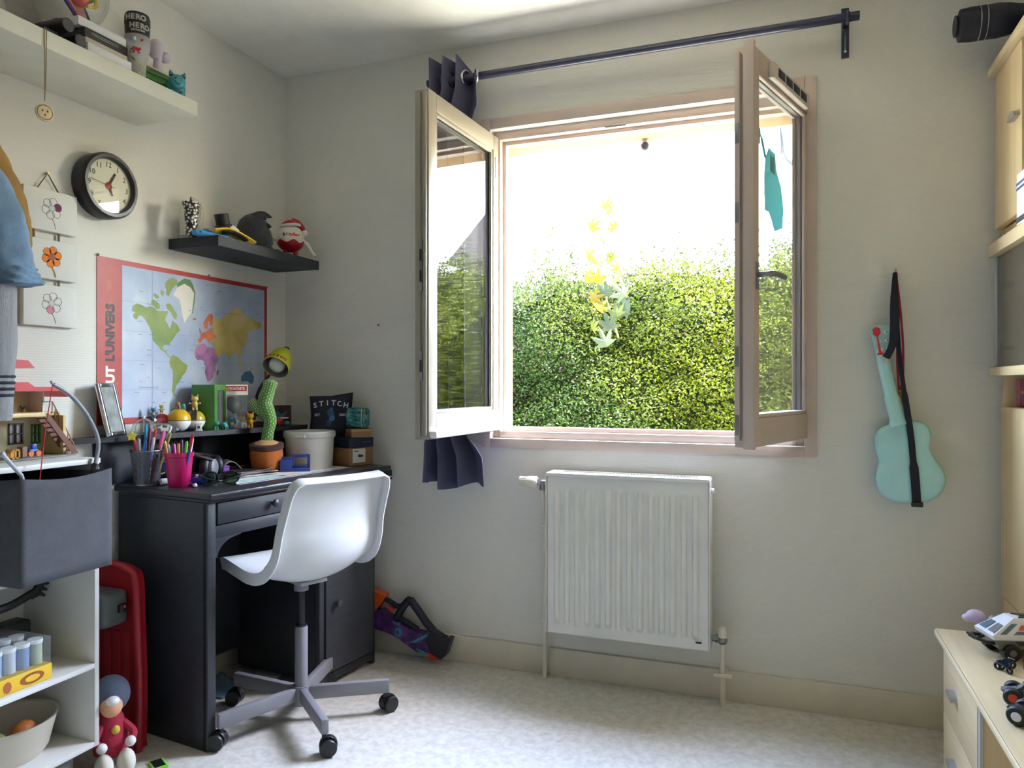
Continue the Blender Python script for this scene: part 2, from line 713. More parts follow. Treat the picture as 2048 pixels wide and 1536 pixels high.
def sash(hx, hy, ang, side):
    """local X hinge -> free edge, Y inner face, Z up"""
    s = bpy.data.objects.new('sash', None)
    COL.objects.link(s)
    s.parent = win
    W, Z0, Z1, TH = 0.558, .934, 2.106, .054
    Lx = IW @ T(hx, hy, 0) @ RZ(ang)
    if side == 'L':
        Lx = Lx @ Matrix.Diagonal((1, -1, 1, 1))
    st, rl, rb = .052, .06, .085
    mb = lambda: MB(Lx)
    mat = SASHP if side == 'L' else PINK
    mb().bb((0, 0, Z0), (st, TH, Z1), bev=.003).obj('stile', mat, s)
    mb().bb((W - st, 0, Z0), (W, TH, Z1), bev=.003).obj('stile', mat, s)
    mb().bb((st, 0, Z1 - rl), (W - st, TH, Z1), bev=.003).obj('rail', mat, s)
    mb().bb((st, 0, Z0), (W - st, TH, Z0 + rb), bev=.003).obj('rail', mat, s)
    # meeting lip along the free edge and profile steps
    if side == 'R':
        mb().bb((W - .004, .03, Z0 - .004), (W + .012, .062, Z1 + .006), bev=.003).obj('meeting_stile', mat, s)
        mb().bb((W - .002, .004, Z0 + .02), (W + .012, .02, Z1 - .02), bev=.002).obj('seal_strip', mat, s)
    else:
        mb().bb((W - .002, .006, Z0 + .01), (W + .009, .018, Z1 - .01), bev=.002).obj('edge_profile', mat, s)
        mb().bb((W - .002, .03, Z0 + .01), (W + .006, .05, Z1 - .01), bev=.002).obj('edge_profile', mat, s)
    # glazing beads on both faces
    for y0, y1 in ((.004, .016), (.038, .05)):
        for a, b in (((st, y0, Z0 + rb), (st + .012, y1, Z1 - rl)), ((W - st - .012, y0, Z0 + rb), (W - st, y1, Z1 - rl)),
                     ((st, y0, Z1 - rl - .012), (W - st, y1, Z1 - rl)), ((st, y0, Z0 + rb), (W - st, y1, Z0 + rb + .012))):
            mb().bb(a, b, bev=.002).obj('glazing_bead', mat, s)
    for y in (.018, .034):
        mb().bb((st, y, Z0 + rb), (W - st, y + .004, Z1 - rl)).obj('pane', GLASS, s, smooth=False)
    mb().bb((st, .021, Z0 + rb), (W - st, .033, Z0 + rb + .012)).obj('spacer_bar', STEEL, s, smooth=False)
    mb().bb((st, .021, Z1 - rl - .012), (W - st, .033, Z1 - rl)).obj('spacer_bar', STEEL, s, smooth=False)
    mb().bb((st, .021, Z0 + rb), (st + .012, .033, Z1 - rl)).obj('spacer_bar', STEEL, s, smooth=False)
    mb().bb((W - st - .012, .021, Z0 + rb), (W - st, .033, Z1 - rl)).obj('spacer_bar', STEEL, s, smooth=False)
    return s, Lx, (W, Z0, Z1, TH, st, rl, rb)


sL, XL, dim = sash(1.006, .035, math.radians(-93.5), 'L')
W_, Z0_, Z1_, TH_, st_, rl_, rb_ = dim
# outer face of the left sash is local y = 0: weather bar
MB(XL).bb((.004, -.028, Z0_ + .004), (W_ - .004, .004, Z0_ + .03), bev=.008).obj('weather_bar', WHITE, sL)
for z in (1.18, 1.48, 1.55):
    MB(XL).bb((W_ - .001, .02, z - .05), (W_ + .0095, .032, z + .05), bev=.001).obj('lock_plate', STEEL, sL)
    MB(XL).bb((W_ + .001, .022, z - .02), (W_ + .0105, .03, z + .02)).obj('lock_slot', BLACK, sL, smooth=False)
sR, XR, dim = sash(2.122, .055, math.radians(180 + 71.5), 'R')
# local y of the right sash: inner face at y = TH
h = MB(XR)
h.bb((W_ - .034, .05, 1.395), (W_ - .01, .062, 1.475), bev=.004)
h.obj('handle_plate', STEEL, sR)
MB(XR).tube(spline([(W_ - .022, .058, 1.437), (W_ - .022, .092, 1.437), (W_ - .06, .1, 1.44), (W_ - .135, .1, 1.438)], 5), [.009] * 16, 10).obj('handle', STEEL, sR)
v = MB(XR).bb((.09, .05, Z1_ - .062), (.43, .072, Z1_ - .012), bev=.006).obj('air_vent', M('vent_plastic', (206, 196, 184), .4), sR)
for k in range(4):
    MB(XR).bb((.125 + k * .07, .068, Z1_ - .05), (.183 + k * .07, .0735, Z1_ - .024), bev=.001).obj('vent_slot', M('vent_mesh', (40, 44, 62), .6), v)
for z in (1.0, 1.2, 1.62, 1.85):
    MB(XR).bb((W_ + .008, .006, z - .03), (W_ + .0135, .018, z + .03), bev=.001).obj('lock_plate', STEEL, sR)
for z in (1.02, 1.98):
    MB(IW).cyl((2.132, .0, z - .04), (2.132, .0, z + .04), .008).obj('hinge', PINK, win)
    MB(IW).cyl((1.0, .0, z - .04), (1.0, .0, z + .04), .008).obj('hinge', SASHP, win)
# sticker on the glass of the right sash: a plain turquoise truck outline
stk = thing('window_sticker', 'turquoise truck shaped sticker on the right sash glass', 'sticker', XR.copy() @ Vector((0, 0, 0)))
stk.location = (T(*win.location) @ XR) @ Vector((.35, .0385, 1.7))
SX = inv(stk) @ T(*win.location) @ XR @ T(.06, 0, .15) @ Matrix.Diagonal((1.35, 1, 1, 1))
TURQ = plain_leaf_mat('turquoise_print', (124, 166, 162), .75)
MB(SX @ T(.0, .0389, 0) @ RX(PI / 2)).prism([(.15, 1.47), (.2, 1.45), (.24, 1.5), (.265, 1.5), (.27, 1.6), (.262, 1.66), (.24, 1.7), (.2, 1.69), (.19, 1.64), (.16, 1.6), (.14, 1.53)][::-1], .0006).obj('sticker_body', TURQ, stk, smooth=False)
MB(SX @ T(.0, .0396, 0) @ RX(PI / 2)).prism([(.2, 1.625), (.232, 1.63), (.232, 1.68), (.205, 1.675)], .0004).obj('sticker_cab_window', plain_leaf_mat('pale_print', (190, 202, 202), .75), stk, smooth=False)
MB(SX).tube([(.262, .0392, 1.66), (.285, .0392, 1.71), (.3, .0392, 1.735), (.302, .0392, 1.69)], .0035, 6).obj('sticker_hook', TURQ, stk)

# ---------------------------------------------------------------- shutter stop under the lintel outside
t = thing('shutter_stop', 'small dark round stop under the stucco lintel outside', 'stop', (1.565, .19, 2.087))
MB().cyl((0, 0, 0), (0, 0, -.018), .012).obj('stem', STEEL, t)
MB().sph((0, 0, -.03), .02).obj('ball', M('dark_rubber', (50, 50, 66), .5), t)

# ---------------------------------------------------------------- curtain rod and curtain
NAVY = M('navy_curtain_cloth', (78, 78, 102), .85, var=.06, vscale=40, bump=.3, bscale=700)
RODM = M('dark_blue_rod_paint', (38, 42, 62), .35)
rod = thing('curtain_rod', 'long dark curtain rod above the window', 'curtain rod', (1.53, -.1, 2.31))
IR = inv(rod)
MB(IR).cyl((.755, -.1, 2.309), (2.31, -.1, 2.313), .0145, n=20).obj('rod', RODM, rod)
for bx in (.82, 2.274):
    br = MB(IR).bb((bx - .012, -.006, 2.22), (bx + .012, 0, 2.388), bev=.002).obj('bracket', RODM, rod)
    MB(IR).bb((bx - .008, -.1, 2.318), (bx + .008, 0, 2.334), bev=.002).obj('bracket_arm', RODM, br)
    MB(IR).torus((bx, -.1, 2.312), .018, .005, 'X', 20, 8).obj('bracket_ring', RODM, br)
    for z in (2.24, 2.3):
        MB(IR).cyl((bx, -.009, z), (bx, -.004, z), .0045, n=10).obj('screw', CHROME, br)
    MB(IR).bb((bx - .002, -.0075, 2.245), (bx + .002, -.0055, 2.295)).obj('slot', STEEL, br)
cur = thing('curtain', 'gathered navy curtain hanging at the left end of the rod', 'curtain', (.88, -.1, .72))
IC = inv(cur)
folds = [(.765, -.05), (.785, -.155), (.812, -.05), (.84, -.155), (.872, -.05), (.905, -.15), (.935, -.055), (.985, -.135)]


def curtain_pt(u, v):
    pts = folds
    x = u * (len(pts) - 1)
    i = min(int(x), len(pts) - 2)
    f = x - i
    f2 = f * f * (3 - 2 * f) * .6 + f * .4
    px = pts[i][0] + (pts[i + 1][0] - pts[i][0]) * f
    py = pts[i][1] + (pts[i + 1][1] - pts[i][1]) * f2
    z = 2.385 - v * 1.665
    spread = (v ** 1.5) * .05 * (u - .75)
    k_ = 1.0 - .27 * min(1, max(0, (2.26 - z) / .14)) * min(1, max(0, (z - .84) / .1))   # pressed together behind the open sash
    px = .765 + (px - .765) * k_ + (spread + .006 * math.sin(9 * v + 5 * u)) * (.3 if k_ < .8 else 1)
    z -= .085 * max(0, u - .72) / .28 * (1 - v)
    z += .014 * math.sin(u * 9) * (v > .97)
    return (px, py * (1 - .12 * v) - .004, z)


MB(IC).grid(84, 40, curtain_pt).obj('cloth', NAVY, cur, solid=.0025, angle=1.4)
for i in range(len(folds) - 1):
    (x0, y0), (x1, y1) = folds[i], folds[i + 1]
    d = Vector((x1 - x0, y1 - y0, 0)).normalized()
    n = Vector((d.y, -d.x, 0))
    f = (-.1 - y0) / (y1 - y0)
    c = Vector((x0 + (x1 - x0) * f, -.1, 2.31))
    R_ = n.to_track_quat('Z', 'Y').to_matrix().to_4x4()
    MB(IC).torus(tuple(c), .026, .0052, R_, 24, 8).obj('eyelet', CHROME, cur)

# ---------------------------------------------------------------- radiator
RADW = M('radiator_white_enamel', (222, 220, 212), .32)
rad = thing('radiator', 'white ribbed panel radiator under the window', 'radiator', (1.547, -.085, .2))
IRd = inv(rad)
X0, X1, ZB, ZT, YF, YB = 1.255, 1.84, .2, .79, -.13, -.035
NR = 14


def rad_pt(u, v):
    x = X0 + .004 + u * (X1 - X0 - .008)
    z = ZB + .004 + v * (ZT - ZB - .012)
    a = (u - .035) / .93 * NR
    prof = 0
    if 0 <= a <= NR and .07 < v < .91:
        ph = (a % 1.0)
        w = max(0.0, min(1.0, min(ph - .14, .72 - ph) / .1))
        e = max(0, min(1, min(v - .07, .91 - v) / .012))
        prof = w * e
    return (x, YF + .011 - .011 * prof, z)


MB(IRd).grid(14 * 16, 60, rad_pt).obj('front_panel', RADW, rad, angle=1.2, fix=False)
MB(IRd).bb((X0 + .002, YF + .0115, ZB), (X1 - .002, YF + .024, ZT - .008), bev=.003).obj('water_panel', RADW, rad)
MB(IRd).bb((X0 + .01, YB - .012, ZB + .01), (X1 - .01, YB, ZT - .02), bev=.003).obj('water_panel', RADW, rad)
for xs in (X0 - .003, X1 - .001):
    MB(IRd).bb((xs, YF + .002, ZB + .002), (xs + .004, YB, ZT), bev=.002).obj('side_cover', RADW, rad)
MB(IRd).bb((X0, YF + .001, ZT - .01), (X1, YF + .014, ZT + .003), bev=.003).obj('top_rail', RADW, rad)
MB(IRd).bb((X0, YB - .012, ZT - .008), (X1, YB, ZT + .003), bev=.003).obj('top_rail', RADW, rad)
MB(IRd).bb((X0, YF + .008, ZT - .01), (X0 + .045, YB, ZT + .004), bev=.003).obj('top_cap', RADW, rad)
MB(IRd).bb((X1 - .045, YF + .008, ZT - .01), (X1, YB, ZT + .004), bev=.003).obj('top_cap', RADW, rad)
g0 = MB(IRd).bb((X0 + .045, YF + .05, ZT - .006), (X1 - .045, YF + .056, ZT + .001)).obj('grille_bar', RADW, rad, smooth=False)
gm = MB(IRd).bb((X0 + .05, YF + .014, ZT - .006), (X0 + .0545, YB - .012, ZT)).obj('grille_slat', RADW, rad, smooth=False)
for k in range(1, 44):
    o = gm.copy()
    COL.objects.link(o)
    o.location = (k * (X1 - X0 - .1) / 43.5, 0, 0)
MB(IRd).bb((X1 - .045, YF - .0012, ZB + .028), (X1 - .025, YF + .001, ZB + .034)).obj('paint_chip', BLACK, rad, smooth=False)
MB(IRd).cyl((X1 + .002, -.09, ZT - .04), (X1 + .014, -.09, ZT - .04), .009, n=12).obj('bleed_plug', WHITE, rad)
# wall hangers
for xs in (1.4, 1.7):
    MB(IRd).bb((xs, YB, .3), (xs + .03, -.001, .7)).obj('wall_hanger', RADW, rad)
# thermostatic valve
VW = M('valve_white', (222, 216, 202), .45)
va = thing('thermostatic_valve', 'ribbed white thermostatic head at upper left of radiator', 'valve', (1.19, -.075, .745))
IV = inv(va)
MB(IV).lathe([(.014, 0), (.018, .003), (.0185, .03), (.021, .034), (.0225, .05), (.0225, .068), (.018, .074)], 24, axes((1.132, -.075, .748), (0, 1, 0), (0, 0, 1))).obj('thermostat_head', VW, va)
for k in range(18):
    a = 2 * PI * k / 18
    MB(IV).bb((1.135, -.0008, -.0008), (1.163, .0008, .0025), Mx=T(0, -.075, .748) @ RX(a) @ T(0, 0, .0182)).obj('grip_rib', VW, va, smooth=False)
MB(IV).cyl((1.206, -.075, .748), (1.222, -.075, .748), .015, n=6).obj('union_nut', STEEL, va)
MB(IV).cyl((1.218, -.075, .748), (1.252, -.075, .748), .011).obj('valve_body', STEEL, va)
MB(IV).cyl((1.226, -.075, .72), (1.226, -.075, .748), .013, n=12).obj('valve_elbow', STEEL, va)
# pipes
PIPEP = M('pipe_cream_paint', (216, 208, 190), .4)
pl = thing('heating_pipe', 'thin cream pipe running down left of the radiator', 'pipe', (1.222, -.04, 0))
IP = inv(pl)
MB(IP).tube(spline([(1.226, -.075, .722), (1.226, -.074, .68), (1.223, -.05, .62), (1.222, -.04, .57), (1.222, -.04, .3), (1.222, -.04, .0)], 6), .0085, 12).obj('tube', PIPEP, pl)
for z in (.58, .215):
    MB(IP).bb((1.208, -.05, z - .007), (1.236, 0, z + .007), bev=.003).obj('pipe_clip', PIPEP, pl)
vb = thing('lockshield_valve', 'small white capped valve at lower right of radiator', 'valve', (1.88, -.075, .24))
IV = inv(vb)
MB(IV).cyl((1.845, -.075, .235), (1.868, -.075, .235), .011).obj('valve_body', STEEL, vb)
MB(IV).cyl((1.856, -.075, .235), (1.866, -.075, .235), .0145, n=6).obj('union_nut', STEEL, vb)
MB(IV).sph((1.88, -.075, .232), .017).obj('valve_elbow', STEEL, vb)
MB(IV).lathe([(.015, 0), (.0155, .02), (.011, .034), (.004, .037)], 18, T(1.88, -.075, .242)).obj('cap', VW, vb)
pr = thing('heating_pipe', 'short cream pipe with clip at right of the radiator', 'pipe', (1.881, -.075, 0))
IP = inv(pr)
MB(IP).cyl((1.881, -.075, .222), (1.881, -.07, 0), .0085, n=12).obj('tube', PIPEP, pr)
MB(IP).bb((1.866, -.082, .105), (1.896, -.012, .117), bev=.003).obj('pipe_clip', PIPEP, pr)
MB(IP).bb((1.85, -.086, .104), (1.912, -.078, .118), bev=.003).obj('pipe_clip', PIPEP, pr)

# nail hole and hook marks
tag(MB().cyl((.473, -.004, 1.369), (.473, 0, 1.369), .0035, n=8).obj('wall_nail', DGREY), 'tiny dark nail left of the curtain', 'nail')
# ================================================================ outside
struct(MB().bb((-14, .215, -.32), (18, 26, -.22)).obj('ground', M('pale_bounce_ground', (202, 200, 178), .9, var=.12, vscale=30), smooth=False))  # unseen from the room; pale surface made up to bounce sunlight onto the ceiling


def leaf_cloud(pos, nrm, size, cols, mat, name, parent, ratio=.55, jitter=.9):
    """many small folded leaves as one mesh"""
    n = len(pos)
    t = RNG.normal(size=(n, 3))
    t[:, 2] = np.abs(t[:, 2]) * .6
    t /= np.linalg.norm(t, axis=1)[:, None]
    nn = nrm + RNG.normal(size=(n, 3)) * jitter
    nn /= np.linalg.norm(nn, axis=1)[:, None]
    t -= nn * (t * nn).sum(1)[:, None]
    t /= np.linalg.norm(t, axis=1)[:, None] + 1e-9
    b = np.cross(nn, t)
    L = size[:, None] * t
    Wd = size[:, None] * ratio * .5 * b
    fold = nn * (size * .12)[:, None]
    v = np.stack([pos - L * .5, pos + Wd + fold, pos + L * .5, pos - Wd + fold], 1).reshape(-1, 3)
    f = np.arange(4 * n).reshape(n, 4)
    tri = np.concatenate([f[:, [0, 1, 2]], f[:, [0, 2, 3]]], 1).reshape(-1, 3)
    me = bpy.data.meshes.new(name)
    me.vertices.add(4 * n)
    me.vertices.foreach_set('co', v.astype(np.float32).ravel())
    me.loops.add(6 * n)
    me.loops.foreach_set('vertex_index', tri.astype(np.int32).ravel())
    me.polygons.add(2 * n)
    me.polygons.foreach_set('loop_start', (np.arange(2 * n) * 3).astype(np.int32))
    me.update(calc_edges=True)
    a = me.color_attributes.new('Col', 'FLOAT_COLOR', 'POINT')
    cc = np.concatenate([np.repeat(cols, 4, 0), np.ones((4 * n, 1))], 1)
    a.data.foreach_set('color', cc.astype(np.float32).ravel())
    me.materials.append(mat)
    o = bpy.data.objects.new(name, me)
    COL.objects.link(o)
    o.parent = parent
    return o


HY = 3.0          # hedge front


def hash2(x, y, k):
    s = 0
    for i, (fx, fy, ph) in enumerate(((1.3, 1.7, .3), (2.9, 2.1, 1.7), (5.3, 6.1, 4.1), (9.7, 8.3, 2.2))):
        s = s + np.sin(x * fx + ph * k + np.sin(y * fy * .7 + k)) * np.cos(y * fy + ph + k) / (1 + i * .8)
    return s


def hedge_top(x):
    return 2.03 + .07 * np.clip(x - 1.0, -1.5, 1.8) + .1 * np.sin(x * 2.1 + .6) * .5 + .05 * np.sin(x * 6.3)


hedge = thing('hedge', 'tall clipped green hedge filling the view through the window', 'hedge', (2.0, HY + .5, -.22))
HI = np.array([-2.0, -(HY + .5), .22])
hc = MB(T(*HI))


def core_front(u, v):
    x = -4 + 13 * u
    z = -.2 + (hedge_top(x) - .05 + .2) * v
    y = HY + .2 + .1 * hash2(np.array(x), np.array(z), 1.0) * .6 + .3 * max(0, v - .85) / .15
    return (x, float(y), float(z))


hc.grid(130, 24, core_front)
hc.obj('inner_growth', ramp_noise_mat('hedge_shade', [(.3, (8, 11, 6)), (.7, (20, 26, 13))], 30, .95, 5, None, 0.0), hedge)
N = 105000
xs = np.concatenate([RNG.uniform(-.6, 4.2, int(N * .8)), RNG.uniform(-3.5, 8.0, N - int(N * .8))])
vs_ = RNG.uniform(0, 1, N) ** .9
top = hedge_top(xs)
zs = -.1 + (top + .12 + .06 * RNG.normal(size=N)) * vs_
bumpy = hash2(xs * 1.6, zs * 1.9, 1.0) * .09 + hash2(xs * 5, zs * 5.5, 2.0) * .035
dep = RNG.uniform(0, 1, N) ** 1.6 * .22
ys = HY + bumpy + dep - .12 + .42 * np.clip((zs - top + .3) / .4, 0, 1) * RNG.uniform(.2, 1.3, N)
nr = np.stack([RNG.normal(size=N) * .3, -np.ones(N), .6 + RNG.normal(size=N) * .3], 1)
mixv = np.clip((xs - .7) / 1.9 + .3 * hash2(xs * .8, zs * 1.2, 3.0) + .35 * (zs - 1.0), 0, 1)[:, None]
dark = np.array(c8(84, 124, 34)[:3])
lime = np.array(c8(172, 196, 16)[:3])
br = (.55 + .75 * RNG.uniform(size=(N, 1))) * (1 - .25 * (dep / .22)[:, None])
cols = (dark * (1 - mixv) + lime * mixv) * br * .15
pink = RNG.uniform(size=N) < .035
cols[pink] = np.array(c8(206, 176, 140)[:3]) * RNG.uniform(.05, .11, (pink.sum(), 1))
sz = RNG.uniform(.018, .034, N)
HL = leaf_mat('hedge_leaf', .4, .3)
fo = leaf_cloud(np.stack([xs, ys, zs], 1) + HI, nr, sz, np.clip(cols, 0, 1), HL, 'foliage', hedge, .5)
fo['kind'] = 'stuff'
# loose shoots on top
sp, sc_, sn = [], [], []
shoot = MB(T(*HI))
for k in range(420):
    x = random.uniform(-.5, 4.6)
    z0 = float(hedge_top(np.array(x))) - .2
    y0 = HY + .1 + random.uniform(0, .35)
    hgt = random.uniform(.18, .38) * (1 if random.random() < .88 else 1.7)
    lean = random.uniform(-.25, .25)
    pts = [(x + lean * hgt * t, y0 + .1 * t, z0 + hgt * t) for t in (0, .33, .66, 1)]
    shoot.tube(pts, [.0035, .003, .002, .001], 4)
    for j in range(int(10 + hgt * 50)):
        t = random.uniform(.15, 1)
        sp.append((x + lean * hgt * t + random.gauss(0, .018), y0 + .1 * t + random.gauss(0, .018), z0 + hgt * t + random.gauss(0, .01)))
        g = random.uniform(.06, .13)
        sc_.append([min(1, v * g) for v in c8(148, 168, 70)[:3]])
shoot.obj('shoot_stems', M('green_twig', (40, 38, 18), .8), hedge)['kind'] = 'stuff'
n = len(sp)
so = leaf_cloud(np.array(sp) + HI, np.tile([0, -1, .5], (n, 1)), RNG.uniform(.024, .042, n), np.array(sc_), HL, 'shoot_leaves', hedge, .5)
so['kind'] = 'stuff'

# maple sapling in front of the hedge
mp_ = thing('maple_sapling', 'yellow green maple sapling poking out of the hedge', 'sapling', (.81, HY - .18, -.22))
lobes = []
for k in range(5):
    a = PI / 2 + (k - 2) * .78
    rr = (1.0, .86, .62)[abs(k - 2)]
    lobes.append((a + .39, .42 if k < 2 else .42))
    pass
LP = []
for k in (2, 1, 0, -1, -2):
    a = PI / 2 + k * .72
    r = {0: 1.0, 1: .9, 2: .62}[abs(k)]
    LP += [(math.cos(a + .17) * r * .68, math.sin(a + .17) * r * .68), (math.cos(a) * r, math.sin(a) * r), (math.cos(a - .17) * r * .68, math.sin(a - .17) * r * .68)]
    if k > -2:
        LP.append((math.cos(a - .36) * .38, math.sin(a - .36) * .38))
LP = [(x, y + .1) for x, y in LP] + [(-.0, -.02)]
lm = [plain_leaf_mat('maple_leaf_yellow', (70, 62, 14), .55), plain_leaf_mat('maple_leaf_lime', (54, 60, 20), .5), plain_leaf_mat('maple_leaf_grey_green', (38, 47, 34), .3)]
lmesh = []
for m_ in lm:
    b = MB()
    nL = len(LP)
    b.add([(0, .28, .04)] + [(x, y, -.05 * abs(x)) for x, y in LP], [(0, 1 + i, 1 + (i + 1) % nL) for i in range(nL)])
    me = b.mesh('leaf', False)
    me.materials.append(m_)
    lmesh.append(me)
MB().tube(spline([(.06, .1, 1.7), (.03, .02, 1.85), (-.03, -.04, 2.1), (-.02, -.05, 2.35), (-.01, -.05, 2.63)], 5), [.008] * 10 + [.006] * 7 + [.003] * 4, 6).obj('stem', M('green_stem', (50, 50, 22), .8), mp_)
leaves = [(-.0, 2.66, .1, 0, .2), (.06, 2.62, .085, 1, -.9), (-.13, 2.52, .11, 0, 1.0), (.08, 2.5, .1, 0, -.7), (-.03, 2.42, .07, 1, .4), (.03, 2.33, .07, 1, 2.6), (-.15, 2.3, .12, 0, 1.2),
          (-.08, 2.24, .1, 1, .5), (.05, 2.26, .11, 0, -.6), (.12, 2.2, .09, 0, -1.2), (-.17, 2.16, .1, 0, 1.6), (-.07, 2.1, .12, 0, .3), (.09, 2.1, .14, 0, -.5), (.0, 2.0, .12, 2, .1),
          (.16, 2.0, .15, 2, -1.0), (-.12, 1.98, .12, 0, 1.3), (.2, 1.9, .16, 2, -1.4), (-.06, 1.9, .11, 0, .8), (.1, 1.84, .13, 1, -.3), (-.11, 1.76, .11, 1, 1.1), (.04, 1.74, .16, 2, -.2), (.02, 1.62, .15, 2, -.4)]
for x, z, s_, mi, ro in leaves:
    o = bpy.data.objects.new('leaf', lmesh[mi])
    COL.objects.link(o)
    o.parent = mp_
    o.location = (x * .95, -.06 - random.uniform(0, .05), z)
    o.rotation_euler = (PI / 2 + random.uniform(-.7, .5), ro, random.uniform(-.6, .6))
    o.scale = (s_, s_, s_)

# utility pole beyond the hedge with a lamp bracket
pt_ = thing('street_lamp', 'grey lamp post seen through the right sash glass', 'street lamp', (1.985, 7.6, -.22))
MB().cyl((0, 0, 0), (0, 0, 5.4), .075, .065).obj('post', M('weathered_pole', (70, 68, 68), .7), pt_)
MB().tube(spline([(.06, -.05, 4.7), (.09, -.05, 4.5), (.1, -.05, 4.35), (.17, -.05, 4.22), (.3, -.05, 4.15)], 5), .03, 8).obj('bracket', DGREY, pt_)
# neighbouring house whose roof shows in the glass of the left sash
nh = thing('neighbour_house', 'distant house with dark gabled roof mirrored in the left sash', 'house', (7.4, 17.4, -.22))
MB().bb((-2.2, -3, 0), (2.2, 3, 4.7)).obj('house_walls', M('grey_render', (84, 80, 76), .9), nh, smooth=False)
rf = MB()
rf.prism([(-2.7, 4.5), (2.7, 4.5), (0, 7.2)], 6.8, Mx=T(0, 3.4, 0) @ RX(PI / 2))
rf.obj('roof', M('dark_roof_tiles', (36, 32, 32), .8, var=.2, vscale=20), nh, smooth=False)
for x in (-1.6, 1.6):
    w_ = MB().bb((x - .5, -3.03, 1.0), (x + .5, -2.99, 2.1)).obj('house_window', M('house_pane', (60, 66, 76), .15), nh, smooth=False)

# ================================================================ desk
DESKC = M('black_stained_wood', (38, 41, 48), .42, var=.16, vscale=5, stretch=(2, 2, 14), bump=.12, bscale=40)
DESKF = M('black_wood_lit_fronts', (52, 54, 60), .45, var=.14, vscale=5, stretch=(3, 20, 20), bump=.12, bscale=40)  # same wood as the sides, coloured lighter for window light on the fronts
DTOP = M('black_desk_top', (42, 43, 49), .3, var=.2, vscale=4, stretch=(2, 14, 14), bump=.1, bscale=40)
DA = math.radians(83)
desk = thing('desk', 'black wooden writing desk with arched knee hole and cupboard', 'desk', (.44, -.95, 0), DA)
MB().bb((-.015, -.03, .768), (.885, .425, .789), bev=.006, seg=3).obj('desk_top', DTOP, desk)
MB().bb((.0, -.015, .757), (.84, .42, .768), bev=.003).obj('top_moulding', DTOP, desk)
MB().bb((0, .004, 0), (.026, .42, .757), bev=.002).obj('side_panel', DESKC, desk)
MB().bb((.8, .004, 0), (.82, .42, .757), bev=.002).obj('side_panel', DESKC, desk)
MB().bb((.5, .02, .03), (.516, .42, .65), bev=.001).obj('cupboard_side', DESKC, desk)
MB().bb((.026, .41, .1), (.8, .42, .757)).obj('back_panel', DESKC, desk)
MB().bb((.516, .02, .03), (.8, .41, .045)).obj('cupboard_floor', DESKC, desk)
MB().bb((.026, .0, .645), (.8, .02, .683), bev=.001).obj('apron', DESKF, desk)
MB().bb((.0, -.001, 0), (.03, .02, .757), bev=.001).obj('front_stile', DESKF, desk)
MB().bb((.492, -.001, .02), (.516, .02, .757), bev=.001).obj('front_stile', DESKF, desk)
# curved brackets of the arch
for sgn, ox in ((1, .03), (-1, .492)):
    arc = [(0, .588), (0, .646), (.1, .646)]
    arc += [(.1 - .092 * math.sin(a), .588 + .058 * math.cos(a) - .004) for a in [PI / 2 * k / 10 for k in range(0, 11)]]
    poly = [(ox + sgn * x, z) for x, z in arc]
    MB(T(0, .019, 0) @ RX(PI / 2)).prism(poly, .018).obj('arch_bracket', DESKF, desk, smooth=False)
KNOB = M('dark_turned_knob', (62, 62, 66), .35)


def knob(parent, x, z, y=-.002, r=.014):
    MB(axes((x, y, z), (1, 0, 0), (0, 0, 1))).lathe([(.006, 0), (.005, .008), (r * .8, .013), (r, .019), (r * .9, .025), (r * .4, .028), (.0005, .0285)], 20).obj('knob', KNOB, parent)


dr = MB().bb((.034, -.006, .687), (.488, .014, .753), bev=.003).obj('drawer_front', DESKF, desk)
knob(dr, .255, .724, -.006)
dr2 = MB().bb((.52, -.006, .687), (.797, .014, .753), bev=.003).obj('drawer_front', DESKF, desk)
knob(dr2, .66, .724, -.006)
do = MB().bb((.522, -.006, .055), (.797, .014, .64), bev=.003).obj('cupboard_door', DESKF, desk)
knob(do, .571, .307, -.006)
MB().bb((.516, .0, .02), (.8, .02, .05), bev=.001).obj('plinth', DESKC, desk)

# riser shelf along the wall behind the desk
rs = thing('riser_shelf', 'narrow black shelf along the wall above the desk back', 'shelf', (.1, -.6, 0))
IRS = inv(rs)
MB(IRS).prism([(.004, -1.075), (.046, -1.075), (.235, -.185), (.235, -.165), (.004, -.165)], .018, z0=.934).obj('shelf_board', DTOP, rs, smooth=False)
MB(IRS).bb((.004, -.977, 0), (.045, -.963, .934)).obj('upright', DESKC, rs, smooth=False)
MB(IRS).bb((.004, -.19, .79), (.2, -.172, .934)).obj('upright', DESKC, rs, smooth=False)
MB(IRS).bb((.004, -.98, .79), (.009, -.19, .934)).obj('back_panel', DESKC, rs, smooth=False)

# ================================================================ swivel chair
CHW = M('chair_white_plastic', (212, 212, 212), .4)
GREYP = M('grey_powder_coat', (128, 128, 134), .4)
ch = thing('swivel_chair', 'white plastic shell swivel chair with grey star base', 'chair', (.567, -.66, 0), math.radians(158))
prof = spline([(.182, .515), (.176, .54), (.14, .55), (.06, .54), (-.02, .53), (-.085, .54), (-.13, .575), (-.152, .62), (-.165, .68), (-.19, .75), (-.225, .835)], 6)
NP = len(prof) - 1


def shell_half(s):
    # half width along the profile
    if s < .1:
        return .165 + .03 * (s / .1) ** .5
    if s < .55:
        return .195 + .005 * math.sin((s - .1) / .45 * PI)
    if s < .7:
        return .198 - .008 * math.sin((s - .55) / .15 * PI / 2)
    w = .19 - .012 * (s - .7) / .3
    if s > .93:
        q = (s - .93) / .07
        w -= .03 * (1 - math.sqrt(max(0, 1 - q * q)))
    return w


